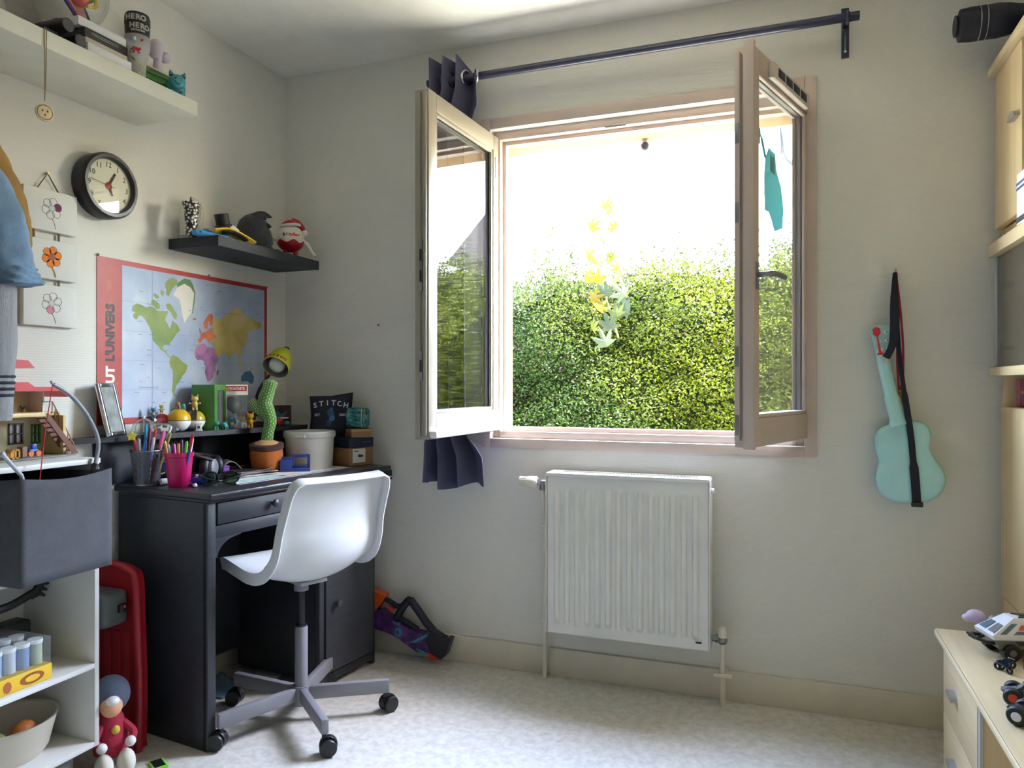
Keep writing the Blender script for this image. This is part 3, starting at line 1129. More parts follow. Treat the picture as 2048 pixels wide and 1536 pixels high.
def shell_pt(u, v, off=0.0):
    x = u * NP
    i = min(int(x), NP - 1)
    f = x - i
    p = prof[i].lerp(prof[i + 1], f)
    t = (prof[i + 1] - prof[i]).normalized()
    nrm = Vector((-t.y, t.x))            # towards the outer side (down / back)
    y = (2 * v - 1)
    hw = shell_half(u)
    dish = (1 - y * y)
    depth = .05 * math.exp(-((u - .45) / .2) ** 2) + .03 * math.exp(-((u - .75) / .2) ** 2)
    q = p + nrm * (depth * dish + off)
    return (q.x, y * hw, q.y)


nrm_sign = None
sb = MB()
sb.grid(66, 24, lambda u, v: shell_pt(u, v))
# flange: rim turned towards the outside along both sides, the top and the front
rim = [(i / 66, 0.0) for i in range(67)] + [(1.0, j / 24) for j in range(1, 25)] + [(1 - i / 66, 1.0) for i in range(1, 67)] + [(0.0, 1 - j / 24) for j in range(1, 24)]
vs2, fs2 = [], []
for (u, v_) in rim:
    a = shell_pt(u, v_)
    b = shell_pt(u, v_, .036 if u > .04 else .022)
    vs2 += [a, b]
nr_ = len(rim)
fs2 = [(2 * i, 2 * i + 1, 2 * ((i + 1) % nr_) + 1, 2 * ((i + 1) % nr_)) for i in range(nr_)]
sb.add(vs2, fs2)
shell = sb.mesh('seat_shell', False)
bm_ = bmesh.new()
bm_.from_mesh(shell)
bmesh.ops.remove_doubles(bm_, verts=bm_.verts, dist=.0005)
bmesh.ops.recalc_face_normals(bm_, faces=bm_.faces)
bm_.to_mesh(shell)
bm_.free()
shell.polygons.foreach_set('use_smooth', [True] * len(shell.polygons))
shell.set_sharp_from_angle(angle=1.0)
shell.materials.append(CHW)
so_ = bpy.data.objects.new('seat_shell', shell)
COL.objects.link(so_)
so_.parent = ch
md = so_.modifiers.new('thickness', 'SOLIDIFY')
md.thickness = .005
md.offset = 0
MB().box((-.02, 0, .472), (.12, .1, .014), bev=.005).obj('seat_plate', M('chair_underside_grey', (150, 150, 150), .5), ch)
MB().cyl((0, 0, .432), (0, 0, .47), .024).obj('lift_socket', GREYP, ch)
MB().cyl((0, 0, .3), (0, 0, .445), .0125).obj('gas_lift', BLACK, ch)
MB().lathe([(.021, .06), (.021, .308), (.019, .312)], 24).obj('column', GREYP, ch)
MB().cyl((0, 0, .306), (0, 0, .318), .0185).obj('column_collar', BLACK, ch)
MB().cyl((0, 0, .052), (0, 0, .115), .028).obj('hub', GREYP, ch)
for k in range(5):
    a = math.radians(32 + 72 * k - 158)
    Mx = RZ(a)
    MB(Mx).bb((.02, -.012, .066), (.29, .012, .112), bev=.005).obj('leg', GREYP, ch)
    cs = bpy.data.objects.new('caster', None)
    COL.objects.link(cs)
    cs.parent = ch
    sw = Mx @ T(.278, 0, 0) @ RZ([.6, 2.2, .3, -.9, 1.3][k])
    hood = MB(sw)
    hood.lathe([(.0265, -.009), (.0275, -.006), (.0275, .006), (.0265, .009)], 28, T(.012, 0, .031) @ RX(PI / 2))
    hood.cyl((0, 0, .035), (0, 0, .07), .007, n=10)
    hood.obj('hood', BLACK, cs)
    for s_ in (-1, 1):
        MB(sw).lathe([(.014, -.007), (.0245, -.0065), (.0265, -.003), (.0265, .003), (.0245, .0065), (.014, .007)], 28, T(.012, s_ * .0175, .0268) @ RX(PI / 2)).obj('wheel', M('black_caster', (26, 26, 28), .4), cs)
# ================================================================ white floating shelf, upper left
SHW = M('white_shelf_laminate', (226, 224, 208), .4)
tag(MB().bb((.001, -1.95, 2.003), (.265, -.805, 2.05), bev=.0015).obj('floating_shelf', SHW), 'thick white floating shelf high on the left wall', 'shelf')
ZS = 2.0505
# string pendant
t = thing('wooden_pendant', 'round wooden tag on a string hanging below the white shelf', 'pendant', (.268, -1.345, 1.83))
TWINE = M('twine', (150, 132, 100), .9)
MB().tube([(-.03, 0, .2215), (0, 0, .2212), (.0005, 0, .12), (.0005, 0, .03)], .0012, 6).obj('string', TWINE, t)
MB().tube([(-.03, .006, .2215), (.001, .005, .2212), (.0015, .003, .12), (.0005, 0, .03)], .0012, 6).obj('string', TWINE, t)
dM = RZ(math.radians(-15)) @ RY(PI / 2)
MB(dM).lathe([(.021, -.003), (.0225, -.002), (.0225, .002), (.021, .003)], 28).obj('disc', wood_mat('birch_disc', (206, 184, 140), (226, 206, 164)), t)
MB(dM).torus((0, 0, .003), .0185, .0008, 'Z', 28, 6).obj('burnt_ring', M('burnt_mark', (60, 40, 26), .8), t)
for a in (0, 2.1, 4.2):
    MB(dM).box((.007 * math.cos(a), .007 * math.sin(a), .003), (.005, .003, .001)).obj('burnt_mark', M('burnt_mark', (60, 40, 26), .8), t)

# clear ball with a coloured maze inside
t = thing('maze_ball', 'big clear plastic ball with orange maze inside and purple rim', 'toy ball', (.125, -1.16, ZS + .105))
R_ = .105
MB().sph((0, 0, R_), R_, 32, 20).obj('clear_shell', CLEAR, t)
MB().torus((0, 0, R_), R_ + .001, .006, RZ(.5) @ RY(1.15), 40, 8).obj('purple_rim', M('purple_plastic', (66, 36, 104), .35), t)
OR_ = M('orange_translucent', (206, 96, 30), .3)
MB(T(0, 0, R_) @ RZ(.5) @ RY(1.15)).lathe([(.02, -.02), (.078, -.008), (.082, 0), (.078, .006), (.02, .012)], 28).obj('maze_plate', OR_, t)
MB(T(0, 0, R_)).tube(spline([(.05, -.06, -.04), (.06, -.02, .01), (.04, .03, -.02), (.06, .06, .03), (.0, .07, .05), (-.05, .02, .04)], 6), .006, 8).obj('maze_track', M('lime_plastic', (150, 176, 40), .35), t)
MB(T(0, 0, R_)).tube(spline([(.07, .0, -.05), (.06, .04, -.03), (.03, .05, .03), (.06, -.03, .05), (.03, -.07, .02)], 6), .006, 8).obj('maze_track', M('yellow_plastic', (226, 190, 40), .35), t)
MB(T(0, 0, R_)).sph((.055, -.01, -.03), .026).obj('maze_cup', M('red_plastic', (196, 40, 30), .35), t)
MB(T(0, 0, R_)).box((.07, -.03, .04), (.01, .03, .012)).obj('maze_step', WHITE, t)
MB().lathe([(.05, 0), (.046, .01), (.04, .012)], 24).obj('stand_ring', M('purple_plastic', (66, 36, 104), .35), t)

# two black tubes
for i, (x, y, z, l) in enumerate(((.25, -1.262, .05, 'upper of two matt black tubes lying on the white shelf'), (.255, -1.228, .019, 'lower of two matt black tubes lying on the white shelf'))):
    t = thing('black_tube', l, 'tube', (x, y, ZS + z - .019), 0, 'black tubes on the white shelf')
    d = Vector((-.2, -.012 - .004 * i, -.0))
    MB().cyl((0, 0, .019), tuple(Vector((0, 0, .019)) + d), .0185, n=24).obj('tube_body', BLACK, t)
    MB().cyl((.001, 0, .019), (-.004, 0, .019), .0155, n=24).obj('end_cap', DGREY, t)
tag(MB().bb((.1, -1.31, 0), (.22, -1.268, .031), bev=.003).obj('grey_block', DGREY, loc=(0, 0, ZS)), 'dark grey block supporting the black tubes', 'block')

# stack of boxes
BOXW = M('matt_white_card', (226, 224, 224), .55)
tag(MB().bb((.06, -1.203, 0), (.252, -1.055, .03), bev=.002).obj('white_box', BOXW, loc=(0, 0, ZS)), 'flat white box at the bottom of the stack on white shelf', 'box')
tag(MB().bb((.05, -1.2, .0), (.24, -1.06, .018), bev=.002).obj('cream_book', M('cream_board', (196, 186, 164), .6), loc=(0, 0, ZS + .0305)), 'cream book between the flat boxes on white shelf', 'book')
t = thing('game_console', 'slim black console case in the box stack on white shelf', 'console', (.15, -1.13, ZS + .049))
MB().bb((-.1, -.072, 0), (.088, .075, .028), bev=.004).obj('case', BLACK, t)
MB().bb((.0875, -.05, .012), (.0895, .04, .0135)).obj('vent_line', STEEL, t)
MB().bb((.0875, -.05, .017), (.0895, .04, .0185)).obj('vent_line', STEEL, t)
tag(MB().bb((.04, -1.215, 0), (.23, -1.055, .026), bev=.002).obj('white_box', BOXW, loc=(0, 0, ZS + .0775)), 'flat white box on top of the console on white shelf', 'box')

# stacked plastic cups
HEROK = M('black_cup_print', (34, 34, 36), .5)
CUPT = glass_mat('frosted_cup', (.84, .84, .84), 1.35, .2, .42, (.75, .74, .72))
HGREY = M('print_grey', (176, 174, 160), .6)
t = thing('plastic_cup_stack', 'tall stack of printed plastic cups with black top on white shelf', 'cups', (.225, -1.01, ZS))
MB().lathe([(.022, 0), (.0245, .02), (.023, .022), (.027, .06), (.0315, .085), (.0355, .09), (.036, .128)], 32).obj('frosted_cup', CUPT, t)
MB().lathe([(.0335, .128), (.0355, .165), (.0365, .166)], 32).obj('black_cup', HEROK, t)
MB().lathe([(.0362, .166), (.0362, .186), (.033, .196), (.03, .196), (.03, .19)], 32).obj('black_lid', HEROK, t)


def wrap_text(name, text, size, mat, parent, R, z, a0, da, bold=0):
    for i, chx in enumerate(text):
        a = a0 + da * i
        Mx = axes(((R + .0006) * math.cos(a), (R + .0006) * math.sin(a), z), (-math.sin(a), math.cos(a), 0), (0, 0, 1))
        lettering(name, chx, size, mat, Mx, parent, .0003, 'CENTER', bold)


wrap_text('print_letter', 'HERO', .022, HGREY, t, .0365, .17, -1.5, .4, .0009)
wrap_text('print_letter', 'HERO', .022, HGREY, t, .0358, .145, -1.15, .4, .0009)
for k in range(9):
    a_ = -1.2 + k * .13
    MB(RZ(a_)).bb((.0345, -.0016, .136), (.0358, .0016, .1415)).obj('print_tick', HGREY, t, smooth=False)
for k in range(12):
    a_ = random.uniform(-1.9, -.2)
    z_ = random.uniform(.015, .1)
    r_ = np.interp(z_, [0, .06, .1], [.02, .024, .031])
    rgb = [(150, 160, 60), (60, 100, 150), (200, 180, 70), (190, 60, 60)][k % 4]
    MB().sph((r_ * math.cos(a_), r_ * math.sin(a_), z_), .0045, 8, 6).obj('bead', M('bead_%d' % (k % 4), rgb, .5), t)
REDP = M('red_print', (190, 36, 40), .5)
wrap_text('print_letter', 'I', .026, REDP, t, .0335, .07, -1.05, .3, .0016)
a = -.7
hm = axes((.0345 * math.cos(a), .0345 * math.sin(a), .08), (-math.sin(a), math.cos(a), 0), (0, 0, 1))
heart = [(.5 * (16 * math.sin(q) ** 3) / 16 * .017, (13 * math.cos(q) - 5 * math.cos(2 * q) - 2 * math.cos(3 * q) - math.cos(4 * q)) / 16 * .0085) for q in [2 * PI * k / 28 for k in range(28)]]
MB(hm).prism(heart, .0008).obj('print_heart', REDP, t, smooth=False)
MB(hm @ T(.01, .03, -.0005)).prism([(x * .6, y * .6) for x, y in heart], .0008).obj('print_heart', REDP, t, smooth=False)
MB(hm @ T(-.006, .032, 0)).lathe([(.006, 0), (.006, .0008)], 16).obj('print_dot', PAPER, t)

# shelf items right of the cups
t = thing('bone_ornament', 'pale lilac bone shaped ornament on the white shelf', 'ornament', (.09, -.8, ZS))
LIL = M('lilac_gloss', (206, 194, 208), .3)
MB().lathe([(.03, 0), (.03, .09), (.016, .13), (.014, .17), (.016, .18)], 20).obj('stem', LIL, t)
MB().sph((0, -.01, .2), (.026, .024, .034)).obj('upper_lobe', LIL, t)
MB().sph((0, .032, .188), (.018, .018, .019)).obj('side_lobe', LIL, t)
tag(MB(RZ(.15)).bb((-.05, -.07, .0), (.03, .06, .025), bev=.003).obj('cork_slab', M('cork', (170, 140, 92), .85, var=.2, vscale=80), loc=(.1, -.92, ZS + .088)), 'tan slab lying on the green box on white shelf', 'slab')
t = thing('green_crate', 'ribbed green box behind the piggy bank on white shelf', 'box', (.108, -.9, ZS))
GRN = M('green_card', (58, 118, 52), .5)
MB().bb((-.06, -.06, 0), (.07, .08, .082), bev=.002).obj('box_body', GRN, t)
for k in range(4):
    MB().bb((.0695, -.058, .008 + k * .019), (.0725, .078, .015 + k * .019), bev=.001).obj('rib', GRN, t)
MB().bb((-.062, -.062, .0822), (.072, .082, .0875), bev=.001).obj('lid', M('cream_lid', (206, 196, 168), .6), t)
t = thing('piggy_bank', 'glossy teal piggy bank at the end of the white shelf', 'piggy bank', (.222, -.855, ZS))
TEAL = M('teal_glaze', (52, 138, 150), .18, coat=.5)
pg = RZ(-.6)
MB(pg).sph((-.012, 0, .036), (.042, .032, .031), 24, 14).obj('body', TEAL, t)
MB(pg).sph((.026, 0, .045), (.022, .025, .024), 20, 12).obj('head', TEAL, t)
MB(pg).cyl((.043, 0, .04), (.054, 0, .04), .0105, .0095).obj('snout', TEAL, t)
for s_ in (-1, 1):
    MB(pg).lathe([(.009, 0), (.006, .009), (.001, .017)], 10, T(.026, s_ * .017, .063) @ RX(-s_ * .35)).obj('ear', TEAL, t)
    MB(pg).sph((.046, s_ * .009, .05), .0024, 8, 6).obj('eye', BLACK, t)
    for fx in (-.03, .012):
        MB(pg).cyl((fx, s_ * .016, 0), (fx, s_ * .016, .02), .0095, .011).obj('leg', TEAL, t)
# dark bundle at the far end
t = thing('dark_toy_bundle', 'dark green strap toy with tan top at the left end of white shelf', 'toy', (.2, -1.52, ZS))
MB().tube(spline([(.04, .0, -.004), (.05, .02, .045), (.02, .05, .06), (-.02, .09, .04), (.0, .13, .01)], 6), .012, 8).obj('strap', M('dark_green_strap', (40, 48, 46), .7), t)
MB().sph((-.03, .02, .07), (.04, .05, .045)).obj('tan_top', M('tan_fabric', (176, 158, 108), .9), t)
MB().sph((-.05, .1, .05), (.04, .05, .05)).obj('grey_bag', M('grey_mesh_bag', (150, 146, 132), .9), t)

# ================================================================ wall clock
t = thing('wall_clock', 'round black rimmed wall clock with cream dial', 'clock', (.0, -.95, 1.758))
RCK = .103
CM = axes((0, 0, 0), (0, 1, 0), (0, 0, 1))     # x -> +y, y -> z, z -> +x
MB(CM).lathe([(RCK, 0.001), (RCK + .002, .01), (RCK + .002, .048), (RCK - .004, .056), (RCK - .014, .056), (RCK - .017, .05), (RCK - .018, .04)], 64, caps=False).obj('rim', M('clock_black', (28, 28, 30), .35), t)
MB(CM).lathe([(.0005, .001), (RCK - .012, .001), (RCK - .014, .038), (.0005, .038)], 48).obj('dial', M('dial_cream', (226, 220, 196), .6), t)
NUMK = M('clock_numeral', (54, 50, 46), .6)
for k in range(1, 13):
    a = PI / 2 - k * PI / 6
    lettering('numeral', str(k), .024, NUMK, CM @ T(.07 * math.cos(a), .07 * math.sin(a) - .009, .0385), t, .0003)
for ang, ln, w, m_ in ((math.radians(62), .05, .006, NUMK), (math.radians(-65), .032, .006, NUMK)):
    MB(CM @ RZ(ang - PI / 2)).bb((-w / 2, -.008, .0405), (w / 2, ln, .042), bev=.0006).obj('hand', m_, t)
MB(CM @ RZ(math.radians(172) - PI / 2)).bb((-.0008, -.02, .0425), (.0008, .07, .043)).obj('second_hand', NUMK, t, smooth=False)
MB(CM).lathe([(.012, .0388), (.012, .0402), (.004, .044)], 20).obj('hub', M('red_enamel', (180, 50, 40), .35), t)
MB(CM).lathe([(RCK - .0165, .0485), (.0005, .0485)], 48, caps=False).obj('glass', glass_mat('clock_glass', (.96, .96, .96), 1.6), t, fix=False)
for y, z in ((.11, .0), (.095, -.07)):
    tag(MB().sph((.001, y - .95, z + 1.758), .003, 8, 6).obj('wall_nail', DGREY), 'tiny wall nail right of the clock' if z == 0 else 'tiny wall nail lower right of the clock', 'nail')

# ================================================================ three canvases on a cord
CORD = M('brown_cord', (126, 100, 72), .85)
CANV = M('canvas_white', (218, 216, 210), .8, bump=.2, bscale=900)
PENC = M('pencil_grey', (110, 106, 104), .8)
tr = thing('canvas_triptych', 'three small canvases strung one below another on brown cord', 'wall picture', (.0, -1.133, 1.294))
ITR = inv(tr)
MB(ITR).cyl((0, -1.138, 1.752), (.014, -1.138, 1.752), .003, n=10).obj('nail', M('brass', (190, 160, 90), .3, 1.0), tr)
MB(ITR).tube([(.008, -1.17, 1.7), (.01, -1.138, 1.752), (.008, -1.1, 1.7)], .0022, 6).obj('cord', CORD, tr)
rows = [(1.577, 1.7), (1.434, 1.552), (1.293, 1.416)]
for i, (z0, z1) in enumerate(rows):
    cv = MB(ITR).bb((.002, -1.22, z0), (.02, -1.047, z1), bev=.002).obj('canvas', CANV, tr)
    if i:
        for y in (-1.18, -1.1):
            MB(ITR).bb((.006, y - .0025, z1 - .002), (.01, y + .0025, rows[i - 1][0] + .002)).obj('cord', CORD, tr)
    # a plain pencil flower on each
    cy, cz = -1.132, (z0 + z1) / 2 + .008
    petal = {0: [(None)] * 6, 1: ['o'] * 6, 2: [None] * 6}[i]
    for k in range(6):
        a = k * PI / 3 + .3
        pc = (cy + .02 * math.cos(a), cz + .02 * math.sin(a))
        ring = [(.0206, pc[0] + .0125 * math.cos(q), pc[1] + .0125 * math.sin(q)) for q in [2 * PI * j / 14 for j in range(14)]]
        MB(ITR).tube(ring, .0006, 4, closed=True).obj('drawn_line', PENC, cv)
        fill = None
        if i == 1:
            fill = M('crayon_orange', (226, 128, 40), .8, var=.2, vscale=200)
        elif i == 0 and k == 0:
            fill = M('crayon_purple', (110, 40, 90), .8)
        elif i == 2 and k == 4:
            fill = M('crayon_pink', (206, 130, 146), .8)
        if fill:
            MB(ITR).prism([(.0125 * math.cos(q), .0125 * math.sin(q)) for q in [2 * PI * j / 16 for j in range(16)]], .0004, axes((.0202, pc[0], pc[1]), (0, 1, 0), (0, 0, 1))).obj('coloured_petal', fill, cv, smooth=False)
    ctr = {0: M('paper_tone', (200, 198, 190), .8), 1: M('crayon_brown', (168, 100, 76), .8), 2: M('paper_tone', (200, 198, 190), .8)}[i]
    MB(ITR).prism([(.011 * math.cos(q), .011 * math.sin(q)) for q in [2 * PI * j / 18 for j in range(18)]], .0005, axes((.0204, cy, cz), (0, 1, 0), (0, 0, 1))).obj('flower_centre', ctr, cv, smooth=False)
    stemc = M('crayon_yellow', (206, 168, 50), .8) if i == 1 else PENC
    MB(ITR).tube(spline([(.0206, cy, cz - .03), (.0206, cy + .008, cz - .045), (.0206, cy + .012, cz - .06)], 4), .0022 if i == 1 else .0007, 5).obj('drawn_stem', stemc, cv)

# ================================================================ world map poster
po_ = thing('world_map_poster', 'large world map poster with red border on the left wall', 'poster', (.0, -.545, .985))
IPO = inv(po_)
RED = ramp_noise_mat('poster_red', [(.35, (158, 22, 34)), (.6, (170, 46, 38)), (.8, (200, 108, 62))], 3.0, .45, 4, (1, 3, 2))
SEA = ramp_noise_mat('map_sea', [(.3, (150, 166, 196)), (.55, (178, 190, 210)), (.75, (206, 214, 222))], 5.0, .5, 4)
MB(IPO).bb((.0008, -.962, .985), (.0022, -.128, 1.535)).obj('sheet', RED, po_, smooth=False)
MB(IPO).bb((.0022, -.866, 1.006), (.0028, -.146, 1.518)).obj('sea', SEA, po_, smooth=False)
MAPM = {'g1': ramp_noise_mat('map_green', [(.35, (116, 142, 78)), (.65, (150, 164, 92))], 9, .55), 'g2': M('map_dark_green', (92, 128, 74), .55), 'g3': ramp_noise_mat('map_lime', [(.35, (112, 134, 66)), (.65, (148, 156, 72))], 9, .55),
        'w': M('map_ice', (228, 222, 212), .55), 'p': ramp_noise_mat('map_purple', [(.35, (126, 82, 138)), (.5, (176, 120, 168)), (.65, (204, 92, 120))], 11, .55), 'p2': M('map_plum', (140, 80, 110), .55),
        'r': ramp_noise_mat('map_rust', [(.35, (188, 84, 62)), (.65, (216, 130, 84))], 16, .55), 'o': ramp_noise_mat('map_ochre', [(.3, (160, 146, 70)), (.5, (196, 176, 108)), (.7, (214, 186, 140))], 7, .55),
        'y': M('map_yellow', (206, 166, 44), .55), 'b': M('map_blue', (72, 118, 156), .55), 'b2': M('map_slate', (80, 96, 120), .55)}
CONTINENTS = [
  ('g1', [(-0.824,1.384),(-0.807,1.396),(-0.787,1.393),(-0.767,1.385),(-0.749,1.392),(-0.729,1.388),(-0.719,1.378),(-0.692,1.380),(-0.668,1.382),(-0.676,1.367),(-0.683,1.350),(-0.671,1.334),(-0.660,1.317),(-0.655,1.331),(-0.649,1.351),(-0.638,1.343),(-0.625,1.336),(-0.614,1.317),(-0.630,1.303),(-0.641,1.290),(-0.650,1.278),(-0.662,1.267),(-0.659,1.255),(-0.665,1.261),(-0.685,1.260),(-0.694,1.252),(-0.689,1.241),(-0.672,1.241),(-0.677,1.233),(-0.669,1.226),(-0.659,1.216),(-0.664,1.216),(-0.672,1.224),(-0.685,1.234),(-0.704,1.243),(-0.712,1.253),(-0.725,1.262),(-0.738,1.274),(-0.743,1.302),(-0.757,1.326),(-0.772,1.345),(-0.782,1.354),(-0.797,1.355),(-0.807,1.340),(-0.819,1.345),(-0.821,1.357),(-0.812,1.364),(-0.826,1.368)]),
  ('g1', [(-0.679,1.407),(-0.660,1.411),(-0.644,1.394),(-0.627,1.372),(-0.633,1.354),(-0.647,1.364),(-0.655,1.380),(-0.674,1.391)]),
  ('g1', [(-0.744,1.413),(-0.734,1.418),(-0.708,1.404),(-0.706,1.388),(-0.721,1.384),(-0.734,1.395),(-0.744,1.401)]),
  ('g1', [(-0.682,1.482),(-0.668,1.497),(-0.647,1.505),(-0.627,1.498),(-0.627,1.485),(-0.647,1.468),(-0.660,1.451),(-0.666,1.436),(-0.679,1.441),(-0.676,1.458),(-0.682,1.466)]),
  ('g1', [(-0.737,1.432),(-0.729,1.441),(-0.711,1.431),(-0.713,1.422),(-0.726,1.423)]),
  ('g1', [(-0.703,1.457),(-0.687,1.448),(-0.695,1.431),(-0.703,1.442)]),
  ('g2', [(-0.629,1.486),(-0.593,1.510),(-0.564,1.508),(-0.549,1.489),(-0.539,1.462),(-0.543,1.426),(-0.549,1.395),(-0.552,1.384),(-0.615,1.432)]),
  ('w', [(-0.645,1.445),(-0.626,1.473),(-0.593,1.490),(-0.564,1.481),(-0.545,1.461),(-0.549,1.426),(-0.555,1.390),(-0.575,1.368),(-0.593,1.345),(-0.601,1.368),(-0.609,1.402),(-0.618,1.431),(-0.643,1.441)]),
  ('g3', [(-0.659,1.218),(-0.645,1.225),(-0.624,1.218),(-0.607,1.206),(-0.596,1.199),(-0.578,1.190),(-0.580,1.177),(-0.589,1.161),(-0.603,1.150),(-0.610,1.136),(-0.621,1.123),(-0.631,1.115),(-0.636,1.099),(-0.640,1.088),(-0.633,1.076),(-0.647,1.083),(-0.652,1.096),(-0.648,1.120),(-0.647,1.147),(-0.647,1.168),(-0.657,1.181),(-0.664,1.197),(-0.660,1.207)]),
  ('p', [(-0.524,1.267),(-0.505,1.274),(-0.490,1.274),(-0.478,1.262),(-0.455,1.263),(-0.440,1.261),(-0.432,1.240),(-0.420,1.223),(-0.414,1.218),(-0.424,1.203),(-0.436,1.189),(-0.434,1.172),(-0.444,1.163),(-0.449,1.146),(-0.459,1.134),(-0.476,1.131),(-0.484,1.148),(-0.490,1.165),(-0.486,1.185),(-0.492,1.196),(-0.494,1.207),(-0.509,1.213),(-0.527,1.210),(-0.538,1.219),(-0.542,1.233),(-0.537,1.253)]),
  ('p2', [(-0.428,1.169),(-0.416,1.176),(-0.420,1.157),(-0.426,1.152)]),
  ('r', [(-0.497,1.352),(-0.482,1.373),(-0.469,1.388),(-0.454,1.392),(-0.449,1.387),(-0.451,1.351),(-0.463,1.345),(-0.466,1.354),(-0.463,1.363),(-0.473,1.358),(-0.476,1.333),(-0.485,1.328),(-0.495,1.338)]),
  ('r', [(-0.512,1.308),(-0.497,1.318),(-0.482,1.321),(-0.466,1.331),(-0.454,1.337),(-0.448,1.317),(-0.432,1.306),(-0.441,1.297),(-0.463,1.282),(-0.466,1.275),(-0.479,1.288),(-0.488,1.296),(-0.503,1.289),(-0.512,1.275),(-0.524,1.279),(-0.525,1.290),(-0.512,1.293)]),
  ('r', [(-0.517,1.335),(-0.508,1.315),(-0.515,1.311),(-0.518,1.323)]),
  ('r', [(-0.552,1.365),(-0.534,1.368),(-0.536,1.361),(-0.548,1.360)]),
  ('o', [(-0.449,1.385),(-0.429,1.373),(-0.407,1.375),(-0.384,1.384),(-0.377,1.398),(-0.351,1.405),(-0.334,1.423),(-0.311,1.433),(-0.293,1.427),(-0.290,1.408),(-0.266,1.406),(-0.255,1.392),(-0.219,1.395),(-0.205,1.384),(-0.168,1.379),(-0.164,1.365),(-0.179,1.351),(-0.197,1.348),(-0.194,1.360),(-0.212,1.349),(-0.244,1.337),(-0.248,1.320),(-0.255,1.293),(-0.273,1.280),(-0.252,1.296),(-0.265,1.277),(-0.283,1.264),(-0.278,1.246),(-0.291,1.240),(-0.304,1.221),(-0.309,1.233),(-0.326,1.241),(-0.338,1.241),(-0.351,1.229),(-0.359,1.214),(-0.365,1.225),(-0.375,1.239),(-0.388,1.243),(-0.404,1.246),(-0.416,1.255),(-0.428,1.260),(-0.451,1.273),(-0.455,1.283),(-0.432,1.300),(-0.429,1.307),(-0.447,1.317),(-0.449,1.351)]),
  ('y', [(-0.436,1.258),(-0.412,1.255),(-0.398,1.240),(-0.412,1.228),(-0.422,1.228),(-0.432,1.244)]),
  ('b', [(-0.289,1.150),(-0.265,1.171),(-0.252,1.173),(-0.245,1.169),(-0.241,1.179),(-0.228,1.169),(-0.212,1.151),(-0.214,1.132),(-0.221,1.120),(-0.239,1.123),(-0.250,1.132),(-0.270,1.131),(-0.287,1.129)]),
  ('o', [(-0.300,1.210),(-0.281,1.216),(-0.283,1.198),(-0.296,1.196)]),
  ('o', [(-0.326,1.209),(-0.319,1.210),(-0.300,1.192),(-0.306,1.190)]),
  ('o', [(-0.239,1.189),(-0.221,1.187),(-0.203,1.179),(-0.225,1.180)]),
  ('b2', [(-0.175,1.105),(-0.163,1.120),(-0.160,1.119),(-0.171,1.102)]),
]
for i, (mk, pts) in enumerate(CONTINENTS):
    area = sum(pts[k][0] * pts[(k + 1) % len(pts)][1] - pts[(k + 1) % len(pts)][0] * pts[k][1] for k in range(len(pts)))
    if area < 0:
        pts = pts[::-1]
    pts = [p for k, p in enumerate(pts) if math.dist(p, pts[k - 1]) > .0008]
    MB(IPO).prism(pts, .0004, axes((.0028 + .00002 * i, 0, 0), (0, 1, 0), (0, 0, 1))).obj('land', MAPM[mk], po_, smooth=False)
TXD = M('poster_dark_text', (52, 40, 30), .5)
TXM = lambda z: IPO @ axes((.0024, -.897, z), (0, 0, 1), (0, -1, 0))
lettering('title_text', "L'UNIVERS", .0445, TXD, TXM(1.194), po_, .0003, 'LEFT', .0022, .93)
lettering('title_text', 'TOUT', .0445, M('poster_white_text', (232, 226, 216), .5), TXM(1.062), po_, .0003, 'LEFT', .0022, .95)
for k, z in enumerate((1.1, 1.2, 1.3, 1.4)):
    MB(IPO).bb((.0028, -.866, z - .0004), (.0029, -.146, z + .0004)).obj('grid_line', M('map_grid', (132, 146, 172), .5), po_, smooth=False)
MB(IPO).bb((.0028, -.742, 1.006), (.00305, -.737, 1.518)).obj('fold_line', M('map_fold', (150, 160, 184), .5), po_, smooth=False)
for y, z in ((-.959, 1.538), (-.47, 1.537), (-.131, 1.533)):
    MB(IPO).sph((.004, y, z), .0045, 10, 6).obj('pin', M('brass_pin', (150, 134, 88), .4, .6), po_)
lettering('map_text', 'OCEAN PACIFIQUE SUD', .008, M('map_label', (104, 116, 146), .6), IPO @ axes((.0029, -.8, 1.105), (0, 1, 0), (0, 0, 1)), po_, .0002, 'LEFT')
lettering('map_text', 'FEDERATION DE RUSSIE', .008, M('map_label_brown', (140, 118, 84), .6), IPO @ axes((.00335, -.365, 1.398), (0, 1, 0), (0, 0, 1)), po_, .0002, 'LEFT')
for k in range(60):
    y, z = random.uniform(-.85, -.17), random.uniform(1.02, 1.5)
    MB(IPO).bb((.0032, y, z), (.00335, y + random.uniform(.01, .022), z + .0016)).obj('place_name', M('map_label', (104, 116, 146), .6), po_, smooth=False)

# ================================================================ black floating shelf
BSH = M('black_brown_laminate', (44, 46, 52), .65, var=.1, vscale=4, stretch=(10, 1, 10))
tag(MB().bb((.001, -.665, 1.605), (.225, -.07, 1.642), bev=.001).obj('floating_shelf', BSH), 'black floating shelf in the corner above the map', 'shelf')
ZB_ = 1.6425
t = thing('blue_gadget', 'flat bright blue plastic gadget on the black shelf', 'gadget', (.15, -.66, ZB_))
BLU = M('sky_blue_plastic', (46, 138, 190), .35)
MB(RZ(-.35)).box((0, .03, .011), (.032, .13, .021), bev=.009, seg=3).obj('body', BLU, t)
MB(RZ(-.35)).lathe([(.014, .021), (.014, .028), (.01, .031)], 20, T(0, .02, 0)).obj('dial_button', M('grey_button', (140, 140, 136), .5), t)
MB(RZ(-.35)).box((.0165, -.015, .012), (.002, .006, .006)).obj('slot', BLACK, t)
